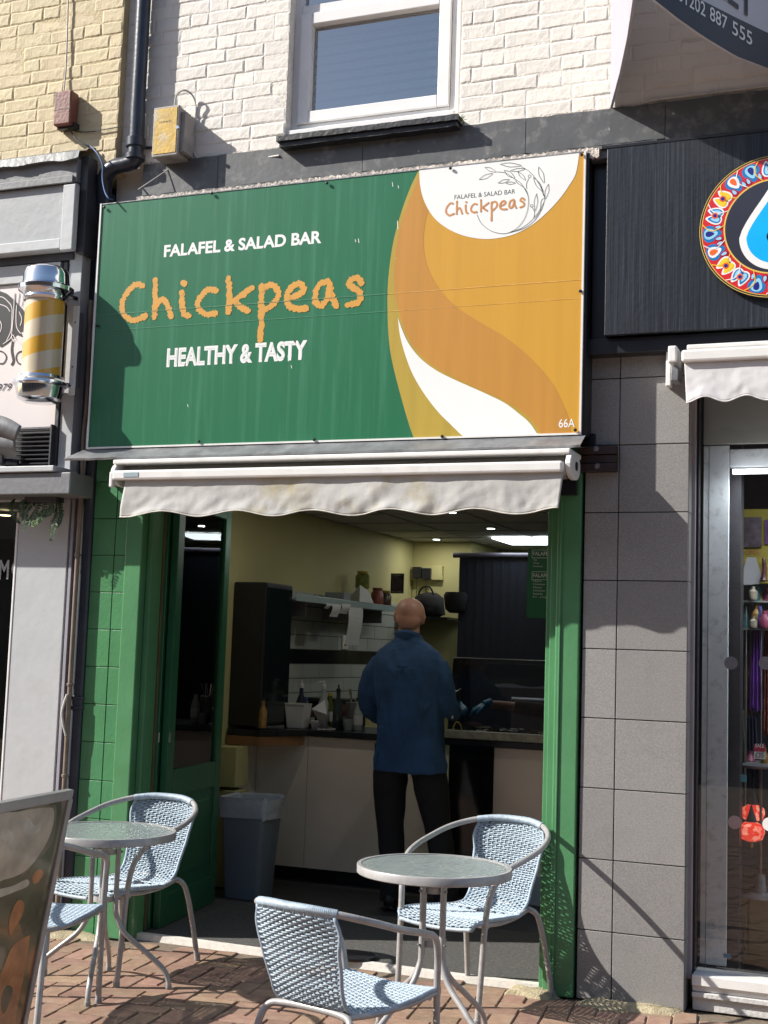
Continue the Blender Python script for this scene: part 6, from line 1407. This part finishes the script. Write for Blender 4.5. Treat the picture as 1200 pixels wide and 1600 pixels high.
def make_table():
    t = thing('bistro_table', (0, 0, 0)); H = .665; Rr = .30
    MB().lathe((0, 0, 0), [(Rr-.018, H-.008), (Rr-.016, H+.0005), (Rr-.002, H+.001), (Rr, H-.002), (Rr, H-.028), (Rr-.003, H-.031), (Rr-.009, H-.030), (Rr-.010, H-.010), (Rr-.018, H-.008)], 64).obj('rim', M_tube, t, smooth=40) if False else None
    n = 72; pr = [(Rr-.016, H+.001), (Rr-.002, H+.001), (Rr, H-.002), (Rr, H-.029), (Rr-.003, H-.032), (Rr-.012, H-.030), (Rr-.012, H-.008), (Rr-.016, H-.006)]
    mb = MB(); vs = [(a*math.cos(2*math.pi*k/n), a*math.sin(2*math.pi*k/n), z) for a, z in pr for k in range(n)]; m_ = len(pr)
    mb.add(vs, [(i*n+k, i*n+(k+1) % n, ((i+1) % m_)*n+(k+1) % n, ((i+1) % m_)*n+k) for i in range(m_) for k in range(n)]); mb.obj('rim', M_tube, t, smooth=40)
    MB().lathe((0, 0, H-.007), [(Rr-.0165, 0), (Rr-.0165, .005)], 64).obj('glass_top', Mtg, t)
    for k in range(4):
        a = math.pi/2*k; c, s_ = math.cos(a), math.sin(a)
        pth = smooth_path([(.055*c, .055*s_, H-.012), (.055*c, .055*s_, .52), (.055*c, .055*s_, .36), (.062*c, .062*s_, .30), (.10*c, .10*s_, .23), (.19*c, .19*s_, .155), (.27*c, .27*s_, .085), (.295*c, .295*s_, .04), (.30*c, .30*s_, .0)], 6)
        MB().tube([Vector((.14*c, .14*s_, H-.014)), Vector((.08*c, .08*s_, H-.014))]+pth, .0115, 10).obj('leg', M_tube, t, smooth=50)
        MB().lathe((.30*c, .30*s_, 0), [(.0125, 0), (.0135, .003), (.0135, .016)], 10).obj('foot_cap', MATS['grey_foot_cap'], t)
        for zz in (.575, .375): MB().lathe((.070*c, .070*s_, zz), [(.005, -.004), (.006, 0), (.005, .004)], 8).obj('bolt', M_lead, t)
    for zz in (.575, .375):
        mbr = MB(); n2 = 28
        for (r0, r1) in ((.043, .039),):
            vs = [(r*math.cos(2*math.pi*k/n2), r*math.sin(2*math.pi*k/n2), zz+dz) for r, dz in ((r0, -.012), (r0, .012), (r1, .012), (r1, -.012)) for k in range(n2)]
            mbr.add(vs, [(i*n2+k, i*n2+(k+1) % n2, ((i+1) % 4)*n2+(k+1) % n2, ((i+1) % 4)*n2+k) for i in range(4) for k in range(n2)])
        mbr.obj('ring_collar', M_tube, t, smooth=40)
    return t
tb1 = make_table(); tb1.location = (.825, -.95, 0); tb1.rotation_euler = (0, 0, rad(62)); tag(tb1, 'round glass topped bistro table between the two chairs at right', 'table', 'round glass bistro tables')
tb2 = copy_tree(tb1); tb2.location = (-.725, -.85, 0); tb2.rotation_euler = (0, 0, rad(25)); tag(tb2, 'round glass topped bistro table partly hidden by the menu board at left', 'table', 'round glass bistro tables')

# ------------------------------------------------------------------ leaning menu board, lower left
ab = thing('pavement_sign', (0, 0, 0), 'silver framed pavement sign with food poster leaning at lower left', 'sign')
TRp = W(108, 1240, -1.9); BRp = None
ed = Vector((-.10, .995, 0)).normalized()          # along the top edge, towards the shop
# lower corner of the shop-side edge lies on the ray through (35,1600), square to the top edge
dr = ray(35, 1600); k = (TRp-CAM).dot(ed)/dr.dot(ed); BR0 = CAM+dr*k
dn = (BR0-TRp); dn.normalize(); Lh = 1.0
kk = (TRp.z-.02)/-dn.z; BRz = TRp+dn*kk
nrm = ed.cross(dn).normalized()
if nrm.x < 0: nrm = -nrm
WD = .66
def abar(name, m, a, b, w, th_, parent=ab, shift=0):
    a, b = Vector(a), Vector(b); u = (b-a).normalized(); v = nrm.cross(u).normalized(); mbq = MB(); c = (a+b)/2+nrm*shift
    M3 = Matrix((u, v, nrm)).transposed(); mbq.obox(c, (b-a).length/2, w/2, th_/2, M3); return mbq.obj(name, m, parent, bevel=.003)
TLp = TRp-ed*WD; BLz = BRz-ed*WD
Malu = mat('anodised_frame', (.36, .35, .34), .35, .08, 12, metal=.4)
hw_ = .016
abar('frame_rail', Malu, TLp-dn*.0, TRp, .034, .026, shift=.004); abar('frame_rail', Malu, BLz, BRz, .034, .026, shift=.004)
abar('frame_stile', Malu, TRp+dn*.018, BRz-dn*.018, .03, .022, shift=.002); abar('frame_stile', Malu, TLp+dn*.018, BLz-dn*.018, .03, .022, shift=.002)
cs = [TRp, TLp, BLz, BRz]
# poster: procedural blotches of a food photograph
mp_ = bpy.data.materials.new('food_poster'); mp_.use_nodes = True; n = mp_.node_tree; b = n.nodes['Principled BSDF']
tc = n.nodes.new('ShaderNodeTexCoord'); nz = n.nodes.new('ShaderNodeTexNoise'); nz.inputs['Scale'].default_value = 2.6; nz.inputs['Detail'].default_value = 2.5; nz.inputs['Distortion'].default_value = 1.0
n.links.new(tc.outputs['Object'], nz.inputs[0]); sp = n.nodes.new('ShaderNodeSeparateXYZ'); n.links.new(tc.outputs['Object'], sp.inputs[0])
mr_ = n.nodes.new('ShaderNodeMapRange'); mr_.inputs[1].default_value = .1; mr_.inputs[2].default_value = .95; mr_.inputs[3].default_value = -.25; mr_.inputs[4].default_value = .25; n.links.new(sp.outputs[2], mr_.inputs[0])
ad = n.nodes.new('ShaderNodeMath'); ad.operation = 'ADD'; n.links.new(nz.outputs[0], ad.inputs[0]); n.links.new(mr_.outputs[0], ad.inputs[1])
cr = n.nodes.new('ShaderNodeValToRGB'); e = cr.color_ramp.elements; e[0].position = .26; e[0].color = (.30, .10, .03, 1); e[1].position = .80; e[1].color = (.34, .30, .22, 1)
for p_, c_ in ((.36, (.36, .15, .05, 1)), (.44, (.10, .09, .04, 1)), (.53, (.06, .075, .035, 1)), (.60, (.22, .19, .13, 1)), (.68, (.12, .11, .07, 1))): q = e.new(p_); q.color = c_
n.links.new(ad.outputs[0], cr.inputs[0]); n.links.new(cr.outputs[0], b.inputs['Base Color']); b.inputs['Roughness'].default_value = .5; b.inputs['Coat Weight'].default_value = .6; b.inputs['Coat Roughness'].default_value = .06
q = [p+nrm*.004 for p in (TRp, TLp, BLz, BRz)]; MB().add(q, [(0, 1, 2, 3)]).obj('poster', mp_, ab, fix=False)
def PB(px_, py_, off=.0046):
    d_ = ray(px_, py_); t_ = (TRp+nrm*off-CAM).dot(nrm)/d_.dot(nrm); return CAM+d_*t_
def printed(name, m, pts, off=.0046):
    P = smooth_path([PB(a_, b_, off) for a_, b_ in pts], 5, closed=True); e1 = ed; e2 = dn
    fl2 = [((p-TRp).dot(e1), (p-TRp).dot(e2)) for p in P]; c_ = Vector((sum(a_ for a_, b_ in fl2)/len(fl2), sum(b_ for a_, b_ in fl2)/len(fl2)))
    from mathutils.geometry import tessellate_polygon
    T_ = tessellate_polygon([[Vector((a_, b_, 0)) for a_, b_ in fl2]]); MB().add(P, [tuple(t) for t in T_]).obj(name, m, ab, fix=False)
gl_ = dict(coat=.6)
Mpl = mat('poster_plate', (.40, .35, .27), .4, .3, 9, **gl_); Mog = mat('poster_orange', (.42, .16, .05), .4, .35, 12, **gl_); Mdg = mat('poster_green', (.055, .07, .035), .4, .45, 10, **gl_); Mcm = mat('poster_cream', (.45, .42, .34), .4, .25, 14, **gl_)
printed('printed_salad', Mdg, [(-6, 1380), (30, 1372), (60, 1345), (84, 1310), (88, 1262), (78, 1258), (96, 1254), (90, 1300), (76, 1360), (62, 1420), (54, 1470), (40, 1468), (20, 1420), (-6, 1440)], .0044)
printed('printed_bowl', Mpl, [(-10, 1282), (30, 1268), (70, 1262), (84, 1266), (80, 1300), (62, 1335), (38, 1362), (8, 1374), (-12, 1372)], .0048)
printed('printed_bowl_highlight', Mcm, [(-8, 1300), (14, 1296), (22, 1310), (18, 1330), (12, 1322), (4, 1312), (-8, 1314)], .0052)
printed('printed_food', Mcm, [(30, 1283), (44, 1278), (54, 1290), (64, 1284), (60, 1300), (44, 1304), (34, 1298)], .0052)
printed('printed_bread', Mcm, [(-8, 1392), (20, 1384), (42, 1374), (44, 1384), (22, 1394), (-8, 1404)], .0050)
printed('printed_falafel', Mog, [(30, 1406), (38, 1412), (34, 1432), (24, 1448), (16, 1462), (14, 1440), (22, 1416)], .0050)
printed('printed_falafel', Mog, [(52, 1366), (62, 1358), (68, 1364), (60, 1378), (52, 1380)], .0050)
printed('printed_falafel', Mog, [(-8, 1620), (-8, 1548), (6, 1510), (20, 1478), (44, 1462), (46, 1470), (38, 1520), (28, 1570), (18, 1620)], .0050)
printed('printed_leaf', Mdg, [(2, 1560), (10, 1540), (20, 1546), (12, 1574), (4, 1584)], .0054)
q = [p-nrm*.006 for p in (TRp, TLp, BLz, BRz)]; MB().add(q, [(0, 1, 2, 3)]).obj('back_panel', M_dark_grey, ab, fix=False)
for p in (BRz, BLz):
    s0 = Vector((p.x+.0, p.y, .012)); MB().tube([Vector((TRp.x if p is BRz else TLp.x, p.y, .012))+Vector((.12, 0, 0)), s0-Vector((.25, 0, 0))], .012, 8).obj('foot_bar', Malu, ab, smooth=True)

# ------------------------------------------------------------------ people
def bake(o, name, m, parent, mods):
    for k_, kw in mods:
        md = o.modifiers.new(k_, k_)
        for a, v in kw.items(): setattr(md, a, v)
    dg = bpy.context.evaluated_depsgraph_get(); dg.update()
    me = bpy.data.meshes.new_from_object(o.evaluated_get(dg)); bpy.data.objects.remove(o)
    me.name = name; me.materials.clear(); me.materials.append(m); me.polygons.foreach_set('use_smooth', [True]*len(me.polygons))
    q = bpy.data.objects.new(name, me); put(q, parent); return q
def ell(mb, c, rx, ry, rz, n=20, rot=None):
    c = Vector(c); vs = []; fs = []; m = n//2
    for i in range(m+1):
        ph = math.pi*i/m
        for k in range(n):
            a = 2*math.pi*k/n; p = Vector((rx*math.sin(ph)*math.cos(a), ry*math.sin(ph)*math.sin(a), rz*math.cos(ph)))
            if rot: p = rot @ p
            vs.append(c+p)
    for i in range(m):
        for k in range(n): fs.append((i*n+k, (i+1)*n+k, (i+1)*n+(k+1) % n, i*n+(k+1) % n))
    mb.add(vs, fs)
def limb(mb, pts, rs, n=14, sub=5):
    P = smooth_path(pts, sub); R2 = []
    for i in range(len(P)):
        f = i/sub; a = int(min(f, len(rs)-2)); t_ = f-a; r0, r1 = rs[a], rs[a+1]
        r0 = r0 if isinstance(r0, tuple) else (r0, r0); r1 = r1 if isinstance(r1, tuple) else (r1, r1)
        R2.append((r0[0]+(r1[0]-r0[0])*t_, r0[1]+(r1[1]-r0[1])*t_))
    mb.tube(P, R2, n)
def torso_loft(mb, rings, n=36, fold=0, seed=0):
    """rings: (cx,cy,z,rx,ry)"""
    vs = []
    for (cx, cy, z, rx, ry) in rings:
        for k in range(n):
            a = 2*math.pi*k/n; c, s_ = math.cos(a), math.sin(a); e = .85
            x = rx*math.copysign(abs(c)**e, c); y = ry*math.copysign(abs(s_)**e, s_)
            f = 1+fold*mnoise.noise(Vector((a*3, z*2.2, seed)))
            vs.append((cx+x*f, cy+y*f, z))
    m = len(rings); fs = [(i*n+k, i*n+(k+1) % n, (i+1)*n+(k+1) % n, (i+1)*n+k) for i in range(m-1) for k in range(n)]+[tuple(range(n-1, -1, -1)), tuple((m-1)*n+k for k in range(n))]
    mb.add(vs, fs)
def interp_rings(R_, k=4):
    out = []
    for i in range(len(R_)-1):
        for j in range(k):
            t_ = j/k; t_ = t_ if True else t_; out.append(tuple(R_[i][q]+(R_[i+1][q]-R_[i][q])*t_ for q in range(5)))
    out.append(R_[-1]); return out
def hand(mb, wrist, d, up, side, curl=.5, L=.095):
    """palm and five fingers; d forward, up = back of the hand, side = thumb side"""
    d, up, side = Vector(d).normalized(), Vector(up).normalized(), Vector(side).normalized(); w = Vector(wrist)
    palm = [w, w+d*.03, w+d*.06, w+d*.085]; 
    M3 = Matrix((side, d, up)).transposed(); ell(mb, w+d*.048, .040, .055, .017, 14, M3)
    for i, (o, ln, sp_) in enumerate(((.028, .070, .10), (.010, .078, .03), (-.009, .073, -.04), (-.027, .058, -.12))):
        b0 = w+d*.075+side*o; dd = (d+side*sp_).normalized(); c1 = b0+dd*ln*.45-up*ln*.10*curl; c2 = c1+(dd-up*curl*1.0).normalized()*ln*.33; c3 = c2+(dd*.6-up*curl*1.6).normalized()*ln*.26
        mb.tube([b0-d*.03, b0, c1, c2, c3], [.0095, .0095, .0088, .008, .0065], 8)
    b0 = w+d*.025+side*.030; mb.tube([b0-side*.015, b0+side*.006, b0+side*.022+d*.028-up*.012, b0+side*.022+d*.055-up*.024], [.011, .0115, .010, .0075], 8)
Mskin = mat('skin', (.52, .29, .215), .5, .08, 12, .1, 90); Mshirt = mat('blue_denim_shirt', (.028, .085, .20), .85, .22, 7, .4, 60)
Mtrs = mat('black_trousers', (.012, .012, .015), .85, .2, 10, .2, 60); Mshoe = mat('black_shoe', (.012, .012, .012), .4, .2)
man = thing('person', (0, 0, 0), 'bald man in a blue denim shirt and black trousers standing at the counter', 'person')
MX, MY = -.165, 1.38
def mp(x, y, z): return (MX+x, MY+y, z)
body = MB()
Rh = Matrix.Rotation(rad(-14), 3, 'X') @ Matrix.Rotation(rad(14), 3, 'Z')     # head bent forward and turned to the left
HC = Vector(mp(-.02, .035, 1.700))
def hp_(x, y, z): return HC+Rh @ Vector((x, y, z))
ell(body, hp_(0, -.008, .006), .089, .106, .093, 28, Rh); ell(body, hp_(0, .03, -.045), .062, .070, .075, 24, Rh); ell(body, hp_(0, .055, -.085), .038, .035, .032, 16, Rh); ell(body, hp_(0, -.045, -.040), .074, .058, .06, 20, Rh)
ell(body, hp_(0, .110, -.030), .013, .018, .026, 12, Rh); ell(body, hp_(0, .098, -.072), .024, .012, .009, 12, Rh)          # nose, mouth
for s_ in (-1, 1):
    ell(body, hp_(s_*.030, .088, -.002), .013, .010, .010, 10, Rh)                                                            # eye
    ell(body, hp_(s_*.030, .094, .020), .020, .010, .007, 10, Rh)                                                             # brow
    R2_ = Rh @ Matrix.Rotation(rad(s_*22), 3, 'Z'); ell(body, hp_(s_*.083, .0, -.018), .010, .021, .034, 14, R2_); ell(body, hp_(s_*.086, -.006, -.010), .007, .024, .022, 12, R2_)  # ears
limb(body, [mp(-.012, .0, 1.50), mp(-.014, .008, 1.57), mp(-.018, .025, 1.65)], [.070, .064, .062], 16)
torso_loft(body, interp_rings([(MX, MY, .90, .15, .10), (MX, MY, 1.1, .16, .105), (MX, MY, 1.3, .165, .11), (MX, MY, 1.40, .15, .09), (MX, MY, 1.52, .06, .055)]))
ARM_L = [mp(-.165, .0, 1.475), mp(-.222, -.01, 1.34), mp(-.262, .0, 1.19), mp(-.235, .14, 1.11), mp(-.185, .27, 1.07)]
ARM_R = [mp(.165, .0, 1.475), mp(.212, -.01, 1.35), mp(.232, .01, 1.21), mp(.22, .14, 1.155), mp(.20, .26, 1.12)]
for A_ in (ARM_L, ARM_R): limb(body, [(A_[0][0]*.9+MX*.1, A_[0][1], A_[0][2]-.045)]+A_[1:], [.040, .040, .038, .036, .027], 12)
hand(body, ARM_L[-1], (.5, 1, -.1), (-.3, 0, 1), (1, -.4, .0), .6); hand(body, ARM_R[-1], (-.45, 1, .1), (.5, 0, .8), (-.9, -.3, .5), .9)
LEG = {-1: [mp(-.095, .01, .95), mp(-.105, .015, .70), mp(-.095, .02, .50), mp(-.075, .015, .28), mp(-.062, .0, .07)], 1: [mp(.10, .01, .95), mp(.15, .02, .70), mp(.19, .03, .50), mp(.235, .02, .28), mp(.27, .0, .07)]}
for s_ in (-1, 1): limb(body, LEG[s_], [.095, .078, .055, .052, .036], 14)
tmp = body.obj('tmp_body', Mskin)
bake(tmp, 'body', Mskin, man, [('REMESH', dict(mode='VOXEL', voxel_size=.006)), ('SMOOTH', dict(iterations=4, factor=.5))])
shirt = MB()
torso_loft(shirt, interp_rings([(MX+.028, MY, .795, .222, .135), (MX+.025, MY, .86, .216, .140), (MX+.02, MY, 1.0, .196, .14), (MX+.012, MY-.005, 1.14, .194, .145), (MX+.005, MY-.01, 1.28, .205, .150), (MX, MY-.008, 1.38, .214, .140), (MX-.002, MY-.002, 1.445, .218, .122), (MX-.004, MY, 1.49, .188, .104), (MX-.006, MY, 1.525, .135, .090), (MX-.010, MY+.003, 1.555, .092, .078), (MX-.014, MY+.008, 1.59, .070, .068)], 5), 44, .06, 3)
limb(shirt, [mp(-.180, .0, 1.425), mp(-.222, -.01, 1.335), mp(-.258, .0, 1.185), mp(-.240, .13, 1.105), mp(-.210, .22, 1.08)], [.060, .066, .060, .056, .047], 16)
limb(shirt, [mp(.180, .0, 1.425), mp(.212, -.01, 1.345), mp(.234, .01, 1.205), mp(.225, .13, 1.15), mp(.21, .21, 1.13)], [.060, .064, .059, .054, .047], 16)
limb(shirt, [mp(-.085, -.012, 1.585), mp(-.05, -.055, 1.592), mp(-.012, -.068, 1.597), mp(.03, -.055, 1.592), mp(.060, -.012, 1.585)], [.015, .019, .020, .019, .015], 8)       # collar roll
# box pleat and a few drag folds
for (a, b, r_) in (((.012, -.150, 1.40), (.014, -.152, .95), .012), ((-.11, -.135, 1.34), (-.08, -.13, .98), .012), ((.13, -.135, 1.34), (.12, -.13, .98), .012), ((-.17, -.11, 1.22), (-.05, -.14, 1.10), .011), ((.18, -.11, 1.20), (.07, -.14, 1.06), .011), ((.09, -.14, 1.1), (.02, -.14, .9), .010), ((-.13, -.12, 1.05), (-.15, -.12, .84), .012)):
    limb(shirt, [mp(*a), mp(*[(p+q)/2 for p, q in zip(a, b)]), mp(*b)], [.004, r_, .004], 8)
tmp = shirt.obj('tmp_shirt', Mshirt)
so = bake(tmp, 'denim_shirt', Mshirt, man, [('REMESH', dict(mode='VOXEL', voxel_size=.0065)), ('SMOOTH', dict(iterations=9, factor=.5))])
def crumple(o, amp, fx=7, fz=2.6, seed=0):
    ns = [v.normal.copy() for v in o.data.vertices]
    for v, n_ in zip(o.data.vertices, ns):
        p = v.co; w = p.x*.8+p.z*.45
        f = mnoise.noise(Vector((p.x*fx+seed, p.y*fx, p.z*fz)))*.6 + (1-abs(mnoise.noise(Vector((w*11, p.y*5, p.z*5+seed))))*2.2)*.45 + mnoise.noise(Vector((p.x*24, p.y*24, p.z*14)))*.25
        v.co = p + n_*(f-.3)*amp
crumple(so, .013, seed=2)
boxo('yoke_seam', mat('shirt_seam', (.014, .035, .075), .9, .1), man, MX-.02, MX+.045, MY-.158, MY-.150, 1.395, 1.400, 0)
trs = MB()
torso_loft(trs, interp_rings([(MX+.01, MY, .80, .20, .125), (MX+.01, MY, .95, .185, .12)]), 30)
for s_ in (-1, 1): limb(trs, [LEG[s_][0], LEG[s_][1], LEG[s_][2], LEG[s_][3], (LEG[s_][4][0], LEG[s_][4][1], .06)], [.112, .102, .080, .074, .072], 16)
tmp = trs.obj('tmp_trs', Mtrs); to_ = bake(tmp, 'trousers', Mtrs, man, [('REMESH', dict(mode='VOXEL', voxel_size=.008)), ('SMOOTH', dict(iterations=3, factor=.5))])
crumple(to_, .010, seed=5)
for s_ in (-1, 1):
    x, y, z = LEG[s_][4]; sm = MB(); ell(sm, (x, y+.06, .055), .048, .13, .042, 18); ell(sm, (x, y-.02, .07), .045, .06, .055, 16); sm.box(x-.045, x+.045, y-.07, y+.18, .019, .034)
    tmp = sm.obj('tmp_shoe', Mshoe); bake(tmp, 'shoe', Mshoe, man, [('REMESH', dict(mode='VOXEL', voxel_size=.006)), ('SMOOTH', dict(iterations=2, factor=.5))])
tbm = thing('clipboard_phone', (0, 0, 0), 'slim black device with white edge held in the man right hand', 'phone')
c = Vector(mp(.262, .10, 1.19)); Rp = Matrix.Rotation(rad(8), 3, 'Y') @ Matrix.Rotation(rad(10), 3, 'X')
MB().obox(c, .004, .05, .085, Rp).obj('case', M_black, tbm, bevel=.002); MB().obox(c+Vector((-.0, -.053, 0)), .005, .002, .083, Rp).obj('white_edge', M_white_print, tbm)

# worker behind the display case
wk = thing('person', (0, 0, 0), 'worker in dark clothes and blue glove behind the display case, mostly hidden', 'person')
KX, KY = .80, 2.95
kb = MB()
Rk = Matrix.Rotation(math.pi, 3, 'Z') @ Matrix.Rotation(rad(-18), 3, 'X'); KH = Vector((KX-.06, KY-.10, 1.56))
def kp(x, y, z): return KH+Rk @ Vector((x, y, z))
ell(kb, kp(0, -.005, .012), .078, .098, .095, 24, Rk); ell(kb, kp(0, .035, -.05), .058, .065, .07, 20, Rk); ell(kb, kp(0, .105, -.03), .013, .018, .026, 10, Rk); ell(kb, kp(0, .095, -.075), .024, .012, .009, 10, Rk)
for s_ in (-1, 1): ell(kb, kp(s_*.03, .088, .0), .013, .01, .01, 10, Rk); ell(kb, kp(s_*.082, 0, -.015), .010, .02, .033, 12, Rk)
limb(kb, [(KX, KY, 1.38), (KX-.02, KY-.04, 1.46), (KX-.05, KY-.08, 1.52)], [.065, .055, .055], 14)
torso_loft(kb, interp_rings([(KX, KY, .85, .15, .10), (KX, KY, 1.1, .16, .11), (KX, KY, 1.28, .18, .11), (KX, KY, 1.38, .10, .08)]))
HWp = W(762, 1100, 2.42); HT = W(722, 1114, 2.30)
WA1 = [(KX-.19, KY-.02, 1.33), (KX-.27, KY-.10, 1.20), tuple(Vector((KX-.30, KY-.24, 1.12))), tuple(HWp.lerp(Vector((KX-.3, KY-.24, 1.12)), .4)), tuple(HWp)]
limb(kb, WA1, [.05, .045, .040, .034, .026], 12)
limb(kb, [(KX+.19, KY-.02, 1.33), (KX+.25, KY-.05, 1.15), (KX+.22, KY-.22, 1.05)], [.05, .045, .03], 12); hand(kb, (KX+.22, KY-.22, 1.05), (-.2, -1, 0), (0, 0, 1), (-1, 0, 0))
for s_ in (-1, 1): limb(kb, [(KX+s_*.09, KY, .9), (KX+s_*.10, KY, .5), (KX+s_*.10, KY, .05)], [.09, .06, .04], 12)
tmp = kb.obj('tmp_k', Mskin); bake(tmp, 'body', Mskin, wk, [('REMESH', dict(mode='VOXEL', voxel_size=.008)), ('SMOOTH', dict(iterations=3, factor=.5))])
kc = MB(); torso_loft(kc, interp_rings([(KX, KY, .75, .20, .14), (KX, KY, 1.0, .19, .14), (KX, KY, 1.25, .21, .14), (KX, KY, 1.35, .17, .11), (KX, KY, 1.40, .08, .07)]), 30, .04)
limb(kc, [WA1[0], WA1[1], WA1[2], tuple(HWp.lerp(Vector(WA1[3]), .75))], [.075, .068, .06, .045], 12); limb(kc, [(KX+.19, KY-.02, 1.33), (KX+.25, KY-.05, 1.15), (KX+.235, KY-.14, 1.10)], [.075, .065, .055], 12)
for s_ in (-1, 1): limb(kc, [(KX+s_*.09, KY, .85), (KX+s_*.10, KY, .5), (KX+s_*.10, KY, .08)], [.11, .085, .07], 12)
tmp = kc.obj('tmp_kc', Mtrs); bake(tmp, 'dark_clothes', Mtrs, wk, [('REMESH', dict(mode='VOXEL', voxel_size=.009)), ('SMOOTH', dict(iterations=3, factor=.5))])
gl = MB(); dg_ = (HT-HWp).normalized(); limb(gl, [HWp-dg_*.03, HWp, HWp+dg_*.03], [.034, .031, .032], 12); hand(gl, HWp, dg_, (0, -.4, 1), (.2, -1, -.3), .7)
tmp = gl.obj('tmp_g', Mskin); bake(tmp, 'glove', mat('blue_nitrile_glove', (.03, .22, .42), .4, .1), wk, [('REMESH', dict(mode='VOXEL', voxel_size=.005)), ('SMOOTH', dict(iterations=2, factor=.5))])

# ------------------------------------------------------------------ buildings across the street (seen only in reflections)
op = thing('opposite_terrace', (0, 0, 0), 'brick terrace across the street, mirrored in the windows', 'building')
Mop = mat('opposite_brick', (.20, .13, .10), .8, .3, 4); Mow = mat('opposite_window', (.04, .05, .06), .2, .2)
MB().box(-26, 26, -22, -15, 0, 7.2).obj('wall', Mop, op); MB().add([(-26, -15, 7.2), (26, -15, 7.2), (26, -18.5, 9.6), (-26, -18.5, 9.6)], [(0, 1, 2, 3)]).obj('roof', mat('slate_roof', (.06, .06, .07), .7, .3), op)
MB().add([(-26, -22, 7.2), (26, -22, 7.2), (26, -18.5, 9.6), (-26, -18.5, 9.6)], [(0, 1, 2, 3)]).obj('roof', MATS['slate_roof'], op)
for i in range(14):
    x = -24+i*3.6
    boxo('window', Mow, op, x, x+1.1, -14.98, -14.9, 4.4, 6.0, 0); boxo('shop_window', Mow, op, x-.4, x+2.2, -14.98, -14.9, .5, 2.6, 0)
